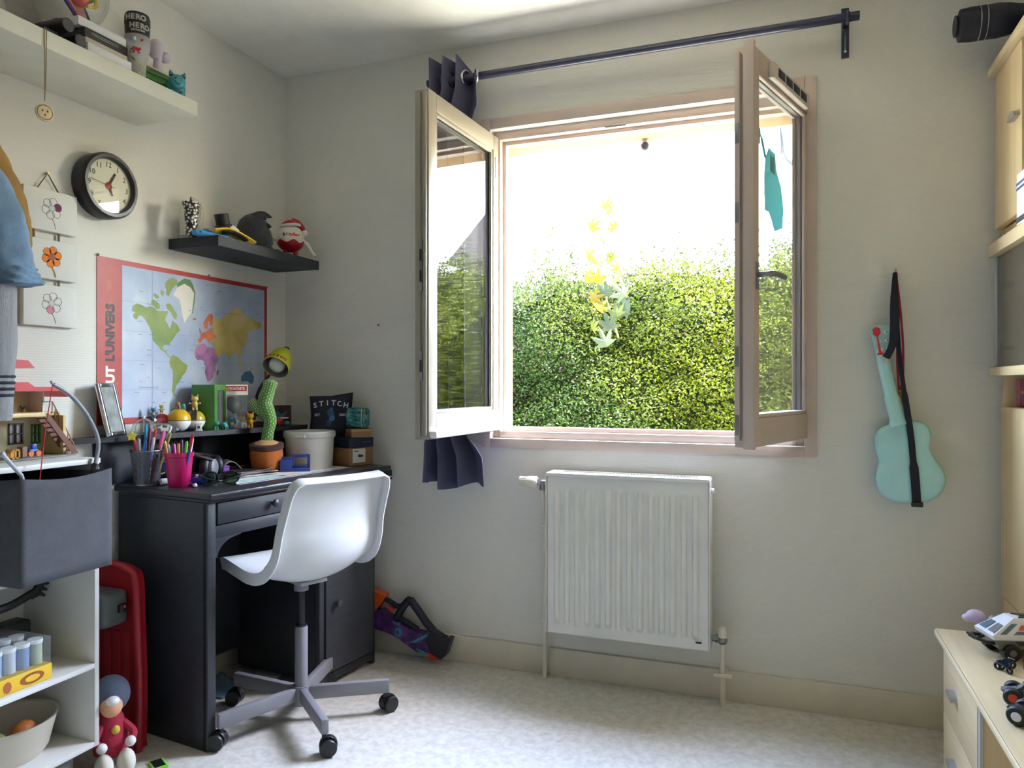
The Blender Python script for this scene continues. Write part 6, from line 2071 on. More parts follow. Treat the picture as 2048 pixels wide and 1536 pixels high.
def critter(nm, label, loc, s, c1_, c2_, kind=0, rot=TOC):
    """small generic animal figurine: body, head, ears, limbs"""
    o = thing(nm, label, 'figurine', loc, rot, 'animal figurines on the riser shelf')
    a_, b_ = M('fig_%d_%d_%d' % c1_, c1_, .4), M('fig_%d_%d_%d' % c2_, c2_, .4)
    if kind == 0:      # upright
        MB().sph((0, 0, .42 * s), (.2 * s, .22 * s, .26 * s), 14, 10).obj('body', a_, o)
        MB().sph((.03 * s, 0, .82 * s), (.21 * s, .25 * s, .2 * s), 16, 10).obj('head', a_, o)
        MB().sph((.12 * s, 0, .4 * s), (.11 * s, .15 * s, .18 * s), 12, 8).obj('belly', b_, o)
        for q in (-1, 1):
            MB(T(0, q * .15 * s, .95 * s) @ RX(-q * .35)).lathe([(.08 * s, 0), (.06 * s, .12 * s), (.005 * s, .24 * s)], 8).obj('ear', b_ if nm != 'figurine_plain' else a_, o)
            MB().tube([(0, q * .18 * s, .5 * s), (.06 * s, q * .32 * s, .48 * s), (.1 * s, q * .38 * s, .52 * s)], [.06 * s, .055 * s, .05 * s], 8).obj('arm', a_, o)
            MB().cyl((.02 * s, q * .11 * s, 0), (.0, q * .1 * s, .24 * s), .085 * s, .09 * s, n=10).obj('leg', a_, o)
        MB().tube([(-.16 * s, 0, .3 * s), (-.34 * s, .05 * s, .4 * s), (-.4 * s, .08 * s, .6 * s)], [.05 * s, .04 * s, .03 * s], 8).obj('tail', b_, o)
    else:              # on four feet
        MB().sph((0, 0, .38 * s), (.34 * s, .22 * s, .22 * s), 14, 10).obj('body', a_, o)
        MB().sph((.34 * s, 0, .56 * s), (.2 * s, .22 * s, .19 * s), 14, 10).obj('head', a_, o)
        MB().sph((-.05 * s, 0, .6 * s), (.2 * s, .18 * s, .16 * s), 12, 8).obj('back_hump', b_, o)
        for q in (-1, 1):
            MB(T(.32 * s, q * .13 * s, .7 * s) @ RX(-q * .3)).lathe([(.06 * s, 0), (.005 * s, .14 * s)], 8).obj('ear', a_, o)
            for fx in (-.2, .22):
                MB().cyl((fx * s, q * .13 * s, 0), (fx * s, q * .12 * s, .3 * s), .075 * s, .085 * s, n=10).obj('leg', a_, o)
    return o


critter('figurine', 'little blue upright animal figurine on the clear display block', (.04, -.77, ZR + .0505), .034, (56, 120, 160), (196, 160, 90))
critter('figurine', 'pale yellow animal figurine on top of the red ball', (.04, -.735, ZR + .0645), .03, (216, 196, 110), (226, 214, 170))
critter('figurine', 'brown and grey animal figurine on top of the yellow ball', (.085, -.705, ZR + .0795), .034, (150, 110, 84), (120, 116, 110), 1)
critter('figurine', 'turquoise four legged figurine on top of the yellow ball', (.082, -.677, ZR + .0745), .03, (60, 150, 140), (40, 110, 100), 1)
critter('figurine', 'cream standing cat figurine on top of the olive ball', (.075, -.617, ZR + .0725), .05, (212, 186, 110), (190, 150, 70))
FIG = [('dark green plant backed figurine before the green box', .1, -.62, .034, (50, 110, 80), (60, 100, 70), 1, TOC), ('bright green four legged figurine before the green box', .128, -.575, .042, (50, 140, 110), (70, 160, 50), 1, TOC + .6),
       ('teal four legged figurine before the window box', .138, -.532, .036, (70, 150, 150), (60, 140, 100), 1, TOC - .4), ('blue turtle like upright figurine before the window box', .14, -.5, .046, (70, 130, 170), (190, 140, 90), 0, TOC),
       ('grey and white figurine before the window box', .15, -.47, .034, (190, 184, 186), (150, 130, 140), 1, TOC + .3), ('white small figurine at the riser shelf front', .165, -.46, .024, (206, 210, 214), (180, 186, 190), 1, TOC),
       ('bright yellow upright figurine on the riser shelf', .15, -.41, .052, (222, 170, 30), (222, 170, 30), 0, TOC), ('mustard yellow figurine behind the bright yellow one', .11, -.41, .04, (180, 150, 30), (160, 130, 30), 0, TOC)]
for l, x, y, s, c1_, c2_, kd, ro in FIG:
    critter('figurine', l, (x, y, ZR), s, c1_, c2_, kd, ro)
# little trophy
t = thing('mini_trophy', 'tiny white carved block with dark motif beside the balls', 'ornament', (.122, -.647, ZR), TOC)
MB().bb((-.006, -.012, 0), (.006, .012, .005), bev=.001).obj('foot', WHITE, t)
MB().bb((-.005, -.009, .005), (.005, .009, .024), bev=.002).obj('block', WHITE, t)
MB().bb((-.006, -.013, .024), (.006, .013, .029), bev=.002).obj('crown', WHITE, t)
MB().bb((.0045, -.004, .009), (.006, .004, .019)).obj('motif', DGREY, t)
# green box with window
t = thing('green_toy_box', 'green cardboard toy box with open window on the riser shelf', 'box', (.083, -.562, ZR), math.radians(12))
GB = M('green_pixel_card', (70, 128, 52), .5, var=.3, vscale=14)
MB().bb((-.045, -.03, 0), (.045, -.027, .165)).obj('side_face', GB, t)
MB().bb((-.045, .045, 0), (.045, .048, .165)).obj('side_face', GB, t)
MB().bb((-.045, -.027, .162), (.045, .045, .165)).obj('top_face', GB, t)
MB().bb((-.045, -.027, 0), (.045, .045, .003)).obj('bottom_face', GB, t)
MB().bb((-.045, -.027, .003), (-.042, .045, .162)).obj('back_face', M('box_inside_brown', (96, 76, 70), .6), t)
for a, b in (((.042, -.027, .003), (.045, -.012, .162)), ((.042, -.012, .145), (.045, .045, .162)), ((.042, .036, .003), (.045, .045, .145))):
    MB().bb(a, b).obj('window_edge', GB, t, smooth=False)
MB().bb((.042, -.012, .003), (.0425, .036, .145)).obj('clear_window', CLEAR, t, smooth=False)
# white and red figure box
t = thing('figure_box', 'white and red collectible box with big clear window on riser shelf', 'box', (.085, -.45, ZR), math.radians(-25))
FBW = M('box_white_card', (226, 220, 212), .5)
FBR = M('box_red_card', (176, 26, 44), .5)
MB().bb((-.04, -.055, 0), (-.037, .055, .165)).obj('back_face', CLEAR, t)
MB().bb((-.04, -.055, 0), (.04, -.052, .165)).obj('side_face', FBR, t)
MB().bb((-.04, .053, 0), (.04, .054, .125)).obj('side_face', CLEAR, t)
MB().bb((-.04, -.055, .162), (.04, .055, .165)).obj('top_face', FBW, t)
MB().bb((-.04, -.055, 0), (.04, .055, .003)).obj('bottom_face', FBR, t)
MB().bb((.037, -.055, .125), (.041, .055, .165)).obj('header_card', FBW, t, smooth=False)
MB().bb((.037, -.055, 0), (.041, -.028, .125)).obj('side_card', FBW, t, smooth=False)
MB().bb((.0405, -.05, .14), (.0415, .05, .16)).obj('header_band', FBR, t, smooth=False)
MB().bb((.0405, -.05, .08), (.0415, -.033, .125)).obj('side_band', FBR, t, smooth=False)
MB(axes((.0405, 0, 0), (0, 1, 0), (0, 0, 1))).prism([(-.028, .003), (.052, .003), (.052, .02), (.02, .02), (-.01, .06), (-.028, .075)], .0008).obj('lower_card', M('card_grey_green', (150, 160, 160), .5), t, smooth=False)
MB().bb((.0385, -.028, .003), (.039, .052, .125)).obj('clear_window', CLEAR, t, smooth=False)
lettering('box_text', 'POP!', .022, M('box_gold', (196, 160, 60), .5), axes((.042, -.033, .14), (0, 1, 0), (0, 0, 1)), t, .0005, 'CENTER', .0008)
lettering('box_text', 'FORTNITE', .0125, PAPER, axes((.042, .012, .1455), (0, 1, 0), (0, 0, 1)), t, .0005, 'CENTER', .0003)
MB().sph((.0, .01, .085), (.03, .034, .034), 22, 14).obj('vinyl_head', M('smoky_vinyl', (96, 104, 104), .25), t)
MB().sph((.0, .01, .035), (.02, .022, .03), 18, 10).obj('vinyl_body', M('smoky_vinyl', (96, 104, 104), .25), t)
# dark folder and red thing behind the cactus
t = thing('dark_game_box', 'dark red and teal box standing behind the cactus', 'box', (.132, -.222, ZR), math.radians(-12))
MB().bb((-.02, -.06, 0), (.018, .055, .08), bev=.002).obj('box_body', M('maroon_card', (60, 24, 34), .5), t)
MB().prism([(-.04, .02), (-.01, .012), (.02, .03), (.03, .055), (.0, .045), (-.02, .06)], .0012, axes((.0182, 0, 0), (0, 1, 0), (0, 0, 1))).obj('teal_motif', M('teal_print', (56, 110, 130), .5), t, smooth=False)
t = thing('red_spinner', 'red and cream toy lying beside the cactus on the riser shelf', 'toy', (.185, -.29, ZR))
MB().sph((0, 0, .018), (.022, .022, .018), 18, 10).obj('dome', M('toy_crimson', (176, 30, 44), .4), t)
MB(RZ(.4)).bb((-.012, -.005, .028), (.03, .05, .033), bev=.002).obj('flap', M('toy_cream', (196, 190, 170), .6), t)
MB().sph((.015, .03, .01), (.016, .016, .01), 14, 8).obj('teal_piece', M('toy_teal', (50, 110, 110), .5), t)

# ---------------------------------------------------------------- desk lamp on the riser
t = thing('desk_lamp', 'lime green gooseneck desk lamp with bare bulb on riser shelf', 'lamp', (.108, -.33, ZR))
def lp(r, u, f=0):
    return tuple(Rv * r + Uv * u + Vector((.347, -.938, 0)) * f)
MB().lathe([(.045, 0), (.047, .006), (.04, .014), (.012, .02), (.0005, .021)], 32).obj('base', BLACK, t)
neck = spline([lp(-.004, .018), lp(-.004, .06), lp(.004, .11), (lp(.018, .15)), lp(.045, .19), lp(.075, .225, .0)], 6)
MB().tube(neck, .006, 10).obj('gooseneck', BLACK, t)
axis = (Vector((.347, -.938, 0)) * .74 + Uv * -.64 + Rv * -.14).normalized()
tip = Vector(lp(.114, .3, -.02))
LS = Matrix.Translation(tip) @ axis.to_track_quat('Z', 'Y').to_matrix().to_4x4()
LIME = M('lime_lamp_enamel', (176, 186, 40), .35)
MB(LS).lathe([(.012, .0), (.022, .006), (.033, .02), (.043, .045), (.0485, .075), (.0515, .105), (.052, .106)], 36, caps=False).obj('shade', LIME, t, solid=.0015)
MB(LS).lathe([(.0115, .001), (.021, .0075), (.032, .021), (.042, .046), (.0475, .0755), (.05, .1045)], 36, caps=False).obj('shade_lining', M('lamp_lining', (120, 122, 120), .4), t)
MB(LS).lathe([(.012, .02), (.014, .05), (.03, .075), (.0315, .09), (.026, .106), (.012, .115), (.0005, .117)], 28).obj('bulb', M('frosted_bulb', (222, 220, 212), .2), t)
MB(LS).lathe([(.013, -.012), (.013, .02)], 16).obj('socket', BLACK, t)
upv = LS.inverted().to_3x3() @ Vector((0, 0, 1))
a0 = math.atan2(upv.y, upv.x)
for i, chx in enumerate('FREEGO'):
    a_ = a0 + (2.2 - i) * .3 * 1.0 - .15
    zc = .088
    r_ = .0508
    nrm_ = Vector((math.cos(a_), math.sin(a_), 0))
    Mx = LS @ axes(tuple(nrm_ * (r_ + .0012) + Vector((0, 0, zc + .008))), tuple(Vector((math.sin(a_), -math.cos(a_), 0))), (0, 0, -1))
    lettering('shade_letter', chx, .018, M('lamp_red_print', (150, 50, 30), .5), Mx, t, .0004, 'CENTER', .0006)
# ================================================================ toy blaster leaning on the wall
GUN_BODY = [(0.467, 0.192), (0.496, 0.184), (0.525, 0.193), (0.592, 0.157), (0.64, 0.139), (0.687, 0.123), (0.746, 0.117), (0.737, 0.089), (0.752, 0.052), (0.74, 0.037), (0.693, 0.045), (0.616, 0.086), (0.574, 0.102), (0.496, 0.117), (0.467, 0.127)]
GUN_STOCK = [(0.693, 0.082), (0.749, 0.122), (0.766, 0.132), (0.818, 0.107), (0.821, 0.048), (0.801, 0.024), (0.746, 0.049), (0.723, 0.067)]
GUN_BUTT = [(0.818, 0.106), (0.832, 0.115), (0.845, 0.111), (0.821, 0.042), (0.81, 0.033)]
GUN_TOP = [(0.504, 0.191), (0.522, 0.225), (0.537, 0.236), (0.568, 0.224), (0.597, 0.211), (0.619, 0.216)]
GUN_GRIP = [(0.595, 0.166), (0.61, 0.191), (0.634, 0.226), (0.655, 0.245)]
GUN_REAR = [(0.655, 0.245), (0.676, 0.222), (0.705, 0.188), (0.726, 0.162), (0.761, 0.129)]
GUN_LOW = [(0.592, 0.165), (0.616, 0.16), (0.652, 0.145), (0.69, 0.126)]
GUN_BARREL = [(0.467, 0.276), (0.496, 0.269), (0.55, 0.252), (0.522, 0.211), (0.501, 0.185), (0.467, 0.189)]
GUN_TIP = [(0.745, 0.046), (0.784, 0.032), (0.795, 0.022), (0.758, 0.02), (0.742, 0.03)]
GUN_TRIG = [(0.559, 0.21), (0.583, 0.199), (0.574, 0.19), (0.556, 0.199)]
GUN_EYE = [(0.613, 0.114)]
GUN_PATCH1 = [(0.586, 0.157), (0.616, 0.149), (0.622, 0.142), (0.604, 0.145), (0.592, 0.148)]
GUN_PATCH2 = [(0.693, 0.06), (0.746, 0.046), (0.74, 0.037), (0.711, 0.044)]
GUN_PATCH3 = [(0.664, 0.078), (0.693, 0.095), (0.74, 0.121), (0.746, 0.117), (0.723, 0.098), (0.693, 0.082)]
g = thing('toy_blaster', 'purple and black toy dart blaster propped against the wall by the desk', 'toy gun', (.68, -.06, 0))
IG = inv(g)
def gpoly(pts, th, y0=-.06):
    area = sum(pts[k][0] * pts[(k + 1) % len(pts)][1] - pts[(k + 1) % len(pts)][0] * pts[k][1] for k in range(len(pts)))
    if area > 0:
        pts = pts[::-1]
    return MB(IG).prism([(p[0], p[1]) for p in pts], th, axes((0, y0 + th / 2, 0), (1, 0, 0), (0, 0, 1)))
PUR = ramp_noise_mat('purple_galaxy', [(.3, (44, 22, 66)), (.5, (70, 34, 96)), (.65, (110, 60, 130)), (.8, (60, 120, 150))], 26, .45, 5)
GBK = M('blaster_black', (26, 28, 38), .5)
GTE = M('blaster_teal', (54, 130, 150), .45)
GOR = M('blaster_orange', (216, 90, 30), .45)
dn = lambda L_: [(x, max(z, .012)) for x, z in L_]
gpoly(dn(GUN_BODY), .046).obj('body', PUR, g, angle=.5)
gpoly(dn(GUN_STOCK), .04).obj('stock', GBK, g, angle=.5)
gpoly(dn(GUN_BUTT), .036).obj('butt_plate', GBK, g, angle=.5)
for nm, pts, r_ in (('top_rail', GUN_TOP, .011), ('grip', GUN_GRIP, .016), ('rear_strut', GUN_REAR, .016), ('lower_rail', GUN_LOW, .012)):
    MB(IG).tube(spline([(x, -.06, z) for x, z in pts], 4), r_, 10).obj(nm, GBK, g)
gpoly(GUN_BARREL, .044).obj('barrel', GOR, g, angle=.5)
gpoly([(x, max(z, .001)) for x, z in GUN_TIP], .03).obj('stock_tip', M('blaster_red', (206, 50, 34), .45), g, angle=.5)
gpoly(GUN_TRIG, .012).obj('trigger', M('blaster_red', (206, 50, 34), .45), g, angle=.5)
MB(IG).sph((GUN_EYE[0][0], -.084, GUN_EYE[0][1]), (.017, .003, .019), 20, 8).obj('eye_badge', GTE, g)
MB(IG).sph((GUN_EYE[0][0], -.087, GUN_EYE[0][1]), (.004, .002, .01), 12, 8).obj('eye_slit', BLACK, g)
for p_ in (GUN_PATCH1, GUN_PATCH2, GUN_PATCH3):
    gpoly(dn(p_), .05).obj('teal_patch', GTE, g, angle=.5)

# ================================================================ ukulele on the wall
uk = thing('toy_guitar', 'pale turquoise toy guitar hanging back to front on the wall', 'toy guitar', (2.46, -.06, .735))
IK = inv(uk)
UK = M('turquoise_gloss', (172, 222, 222), .22, coat=.4)
out = spline([(2.462, .0, .737), (2.41, 0, .742), (2.375, 0, .765), (2.362, 0, .81), (2.372, 0, .86), (2.363, 0, .9), (2.36, 0, .94), (2.372, 0, .972), (2.405, 0, .99), (2.45, 0, .998), (2.485, 0, 1.0), (2.512, 0, .985), (2.521, 0, .955), (2.516, 0, .92), (2.53, 0, .885), (2.553, 0, .85), (2.562, 0, .815), (2.55, 0, .775), (2.515, 0, .745)], 4, True)
cxk = Vector((2.462, 0, .86))
kb = MB(IK)
n_ = len(out)
layers = [(-.012, .97), (-.02, 1.0), (-.056, 1.0), (-.064, .965), (-.068, .9), (-.07, .5)]
vs, fs = [], []
for y_, sc in layers:
    for p in out:
        q = cxk + (p - cxk) * sc
        vs.append((q.x, y_, q.z))
for k in range(len(layers) - 1):
    for i in range(n_):
        fs.append((k * n_ + i, k * n_ + (i + 1) % n_, (k + 1) * n_ + (i + 1) % n_, (k + 1) * n_ + i))
fs.append(tuple(range(n_))[::-1])
fs.append(tuple(range((len(layers) - 1) * n_, len(layers) * n_)))
kb.add(vs, fs)
kb.obj('body', UK, uk, angle=.9)
MB(IK).tube(spline([(2.432, -.052, .985), (2.42, -.048, 1.03), (2.405, -.044, 1.1), (2.39, -.042, 1.17), (2.383, -.04, 1.23)], 5), [.03] * 3 + [.024] * 6 + [.02] * 12, 14).obj('neck', UK, uk)
MB(IK).prism([(2.345, 1.308), (2.366, 1.2), (2.4, 1.195), (2.412, 1.22), (2.408, 1.315)], .016, axes((0, -.03, 0), (1, 0, 0), (0, 0, 1))).obj('headstock', UK, uk, angle=.5)
for i, (x, z) in enumerate(((2.366, 1.286), (2.371, 1.258), (2.376, 1.232), (2.394, 1.289), (2.397, 1.262), (2.4, 1.236))):
    pgm = MB(IK).sph((x, -.05, z), (.0085, .004, .006), 14, 8).obj('tuning_peg', WHITE, uk)
    MB(IK).cyl((x, -.0555, z), (x, -.05, z), .002, n=8).obj('peg_screw', BLACK, pgm)
STR = M('black_strap_web', (26, 28, 40), .8)
MB(IK).ribbon(spline([(2.478, -.074, .733), (2.474, -.077, .8), (2.468, -.078, .87), (2.46, -.078, .96), (2.448, -.066, 1.06), (2.436, -.06, 1.16), (2.428, -.05, 1.26), (2.424, -.04, 1.37), (2.422, -.028, 1.484)], 5), [.026] * 10 + [.019] * 12 + [.014] * 19, (1, 0, 0), .002).obj('strap', STR, uk)
MB(IK).ribbon(spline([(2.42, -.03, 1.484), (2.415, -.06, 1.4), (2.416, -.068, 1.32), (2.41, -.07, 1.25), (2.392, -.062, 1.205)], 5), [.01, .012, .014, .016, .018, .022, .024, .026, .028, .028, .028, .028, .026, .026, .024, .024, .022, .022, .022, .022, .022], (1, 0, 0), .003).obj('strap', STR, uk)
MB(IK).bb((2.462, -.082, .728), (2.496, -.072, .744), bev=.003).obj('strap_buckle', BLACK, uk)
MB(IK).cyl((2.39, -.055, 1.197), (2.388, -.072, 1.194), .008, n=14).obj('strap_button', M('button_pearl', (190, 190, 180), .3), uk)
# hook, medal, dart
t = thing('wall_hook', 'small nail hook holding strap and medal ribbon', 'hook', (2.423, 0, 1.488))
MB().tube([(0, 0, 0), (0, -.034, .001), (0, -.038, .008)], .0025, 8).obj('nail', STEEL, t)
t = thing('medal', 'gold medal on a red ribbon hanging behind the guitar strap', 'medal', (2.436, -.02, 1.05))
IT = inv(t)
RIB = M('red_ribbon', (150, 26, 50), .6)
MB(IT).ribbon(spline([(2.423, -.03, 1.487), (2.436, -.024, 1.38), (2.446, -.02, 1.25), (2.446, -.018, 1.14), (2.438, -.016, 1.1)], 5), .007, (1, 0, 0), .001).obj('ribbon', RIB, t)
MB(IT).ribbon(spline([(2.423, -.026, 1.487), (2.416, -.022, 1.42), (2.428, -.02, 1.3), (2.43, -.018, 1.18), (2.435, -.016, 1.1)], 5), .007, (1, 0, 0), .001).obj('ribbon', RIB, t)
MB(IT).cyl((2.437, -.012, 1.074), (2.437, -.018, 1.074), .0225, n=28).obj('disc', M('medal_gold', (190, 150, 80), .3, 1.0), t)
MB(IT).torus((2.437, -.018, 1.074), .0205, .002, 'Y', 28, 6).obj('disc_rim', M('medal_gold', (190, 150, 80), .3, 1.0), t)
MB(IT).torus((2.437, -.015, 1.1), .005, .0012, 'Y', 16, 6).obj('ring', M('medal_gold', (190, 150, 80), .3, 1.0), t)
t = thing('toy_dart', 'red toy dart stuck on the guitar headstock', 'dart', (2.37, -.057, 1.22))
RD = M('dart_red', (196, 30, 44), .5)
IT = inv(t)
MB(IT).prism([(2.352, 1.3), (2.362, 1.306), (2.374, 1.302), (2.376, 1.285), (2.368, 1.274), (2.363, 1.274), (2.354, 1.282)], .006, axes((0, -.055, 0), (1, 0, 0), (0, 0, 1))).obj('flight', RD, t)
MB(IT).tube([(2.366, -.058, 1.275), (2.374, -.058, 1.225)], [.002, .004], 8).obj('shaft', RD, t)
MB(IT).lathe([(.004, 0), (.01, -.008), (.011, -.012)], 14, T(2.376, -.058, 1.226)).obj('suction_cup', RD, t)

# ================================================================ beech wall unit on the right
BEE = wood_mat('beech_vertical', (212, 186, 142), (228, 206, 164), 'Z')
BEH = wood_mat('beech_horizontal', (212, 190, 150), (228, 208, 170), 'Y')
UXF = 2.702
tu = thing('tall_cabinet', 'tall beech wall cabinet with glass section at the right edge', 'cabinet', (2.86, -.5, 0))
IT = inv(tu)
yF, yN = -.03, -1.3
MB(IT).bb((2.722, yF - .018, 0), (3.0, yF, 2.085), bev=.001).obj('side_panel', BEE, tu)
MB(IT).bb((2.722, yN, 0), (3.0, yN + .018, 2.085), bev=.001).obj('side_panel', BEE, tu)
MB(IT).bb((2.98, yN, 0), (3.0, yF, 2.085)).obj('back_panel', BEE, tu)
MB(IT).bb((2.684, yN, 2.085), (3.0, yF + .012, 2.112), bev=.004).obj('cornice', BEH, tu)
d1 = MB(IT).bb((UXF, -.312, 1.604), (2.722, yF, 2.083), bev=.002).obj('upper_door', BEE, tu)
HND = M('satin_handle', (170, 170, 172), .35, .6)
def half_moon(IX, x, y, z, parent, s=1.0):
    pts = [(.034 * s * math.cos(q), .02 * s * math.sin(q)) for q in [PI * k / 14 for k in range(15)]]
    MB(IX @ axes((x, y, z), (0, -1, 0), (0, 0, 1))).prism(pts, .016, z0=.0).obj('handle', HND, parent, angle=.5)
half_moon(IT, UXF, -.265, 1.875, d1)
MB(IT).bb((2.71, -.33, 1.604), (2.722, -.318, 2.083)).obj('door_edge_trim', M('grey_edge', (176, 178, 180), .4, .5), tu)
MB(IT).bb((UXF, -.62, 1.604), (2.722, -.335, 2.083), bev=.002).obj('upper_door', BEE, tu)
MB(IT).bb((2.724, yN, 1.57), (2.98, yF - .018, 1.6)).obj('shelf_board', BEE, tu)
MB(IT).bb((2.684, yN, 1.517), (2.98, yF + .008, 1.557), bev=.003).obj('ledge', BEH, tu)
MB(IT).bb((2.686, yN, 1.145), (2.98, yF + .004, 1.172), bev=.003).obj('ledge', BEH, tu)
gd = MB(IT).bb((2.7, yF - .022, 1.174), (2.716, yF - .002, 1.515), bev=.001).obj('glass_door_stile', M('aluminium', (186, 190, 192), .4, .25), tu)
MB(IT).bb((2.704, -.62, 1.174), (2.708, yF - .022, 1.515)).obj('glass_door', glass_mat('smoked_glass', (.72, .7, .66), 1.5, .0, .1, (.4, .38, .34)), tu, smooth=False)
for z in (1.42, 1.23):
    hg = MB(IT).bb((2.71, -.13, z - .006), (2.73, -.06, z + .006), bev=.001).obj('hinge', STEEL, tu)
    MB(IT).sph((2.712, -.075, z), (.004, .016, .016), 14, 8).obj('hinge_cup', STEEL, hg)
MB(IT).bb((2.72, yN, 1.02), (2.98, yF - .018, 1.049), bev=.002).obj('shelf_board', BEH, tu)
MB(IT).bb((2.718, -.55, .46), (2.738, yF, 1.048), bev=.002).obj('lower_door', BEE, tu)
MB(IT).bb((2.718, yN, .46), (2.738, -.555, 1.048), bev=.002).obj('lower_door', BEE, tu)
MB(IT).bb((2.722, yN, .0), (2.738, yF - .018, .455)).obj('lower_front', BEE, tu)
t = thing('pink_game_box', 'pink and plum box in the niche of the tall cabinet', 'box', (2.75, -.2, 1.0495))
MB().bb((0, -.12, 0), (.12, .125, .085), bev=.002).obj('box_body', M('plum_card', (116, 34, 70), .5, var=.2, vscale=20), t)
MB().bb((-.001, .09, 0.002), (.001, .126, .083)).obj('pink_edge', M('pink_card', (186, 96, 120), .5), t, smooth=False)
for k in range(3):
    MB().bb((-.0012, -.12, .025 + .016 * k), (.001, .085, .033 + .016 * k)).obj('stripe', M('stripe_%d' % k, [(70, 110, 150), (190, 150, 60), (150, 60, 90)][k], .5), t, smooth=False)
t = thing('striped_book', 'white book with blue stripes standing on the cabinet ledge', 'book', (2.685, -.345, 1.5575))
MB().bb((0, -.09, 0), (.016, .012, .14), bev=.001).obj('cover', PAPER, t)
for k in range(2):
    MB().bb((-.001, -.08, .095 + k * .014), (.0, .013, .101 + k * .014)).obj('blue_stripe', M('blue_print', (60, 76, 150), .5), t, smooth=False)
MB().bb((-.001, -.08, .005), (.0, .013, .02)).obj('dark_footer', DGREY, t, smooth=False)
tag(MB().bb((2.735, -.42, 0), (2.97, -.06, .05), bev=.002).obj('storage_box', M('grey_lidded_box', (120, 110, 96), .6), loc=(0, 0, 2.1125)), 'flat storage box on top of the tall cabinet', 'box')
# rolled black bag across the cabinet corner
t = thing('black_bag', 'black rolled bag with two silver bands on top of the cabinet', 'bag', (2.7, -.13, 2.163))
BG = M('black_nylon', (34, 34, 46), .6, bump=.5, bscale=60)
B0 = axes((-.115, 0, .055), (0, 1, 0), (0, 0, 1))
MB(B0).lathe([(.03, -.004), (.047, .0), (.05, .03), (.049, .07), (.05, .1), (.046, .13), (.038, .16), (.034, .24)], 28).obj('roll', BG, t, angle=1.0)
MB(B0).lathe([(.0005, -.003), (.03, -.004), (.032, -.012), (.024, -.014), (.0005, -.008)], 24).obj('end_flap', BG, t)
for x in (.05, .068):
    MB(B0).torus((0, 0, x), .0502, .0011, 'Z', 32, 6).obj('silver_band', CHROME, t)
t = thing('yellow_toy', 'yellow and cream toy standing on the cabinet top edge', 'toy', (2.735, -.36, 2.1635))
MB().lathe([(.02, 0), (.026, .02), (.02, .045), (.01, .05)], 20).obj('cream_base', M('toy_cream2', (214, 208, 176), .5), t)
MB().sph((0, 0, .065), (.022, .022, .022), 16, 10).obj('yellow_head', M('toy_yellow2', (214, 190, 80), .5), t)

# low sideboard
sbd = thing('low_sideboard', 'low beech drawer bench in front of the tall cabinet', 'sideboard', (2.6, -1.0, 0))
IT = inv(sbd)
yF, yN = -.35, -1.75
MB(IT).bb((2.482, yN - .02, .404), (2.712, yF + .012, .426), bev=.007, seg=3).obj('bench_top', BEH, sbd)
MB(IT).bb((2.508, yF - .018, .0), (2.712, yF, .404), bev=.001).obj('side_panel', BEE, sbd)
MB(IT).bb((2.51, -.76, .0), (2.712, -.742, .404), bev=.001).obj('divider', BEE, sbd)
MB(IT).bb((2.51, yN, .0), (2.712, yN + .018, .404), bev=.001).obj('side_panel', BEE, sbd)
MB(IT).bb((2.698, yN, .0), (2.712, yF - .018, .404)).obj('back_panel', BEE, sbd)
MB(IT).bb((2.52, yN, .02), (2.7, -.76, .035)).obj('bottom_board', BEE, sbd)
for z0, z1, hz in ((.2, .401, .3), (.004, .197, .115)):
    dd = MB(IT).bb((2.504, -.742, z0), (2.52, yF - .001, z1), bev=.002).obj('drawer_front', BEH, sbd)
    half_moon(IT, 2.504, -.5, hz - .01, dd)
MB(IT).bb((2.506, -.762, .004), (2.512, -.744, .401)).obj('metal_edge', M('aluminium', (186, 190, 192), .4, .25), sbd)
MB(IT).bb((2.483, yN, .4262), (2.4845, yF, .4264)).obj('edge_line', M('beech_edge', (170, 140, 98), .5), sbd)
ZT_ = .4265
# toys on the sideboard
t = thing('lilac_dinosaur', 'lilac rubber dinosaur standing on the sideboard', 'toy dinosaur', (2.603, -.432, ZT_), math.radians(184))
LD = M('lilac_rubber', (196, 178, 206), .5)
b = MB()
b.tube(spline([(-.055, 0, .02), (-.035, 0, .035), (-.005, 0, .042), (.022, 0, .05), (.03, 0, .062), (.036, 0, .074)], 5), [.004, .008, .012, .017, .021, .024, .026, .027, .027, .027, .026, .025, .023, .021, .019, .017, .016, .015, .014, .014, .013, .013, .013, .013, .013, .013], 16)
b.obj('body', LD, t)
MB().sph((.043, 0, .079), (.026, .022, .019), 18, 12).obj('head', LD, t)
MB().sph((.063, 0, .072), (.017, .016, .012), 16, 10).obj('snout', LD, t)
for x, s_ in ((.012, 1), (.012, -1), (-.018, 1), (-.018, -1)):
    MB().tube([(x, s_ * .014, .04), (x + .002, s_ * .016, .018), (x + .004, s_ * .016, .004), (x + .012, s_ * .016, .004)], [.012, .01, .009, .006], 10).obj('leg', LD, t)
for k, (x, z) in enumerate(((.004, .078), (-.012, .074), (-.026, .064))):
    MB(T(x, 0, z - .012) @ RY(-.3)).lathe([(.008, 0), (.007, .01), (.003, .018)], 10).obj('back_plate', LD, t)
t.scale = (.88, .88, .88)
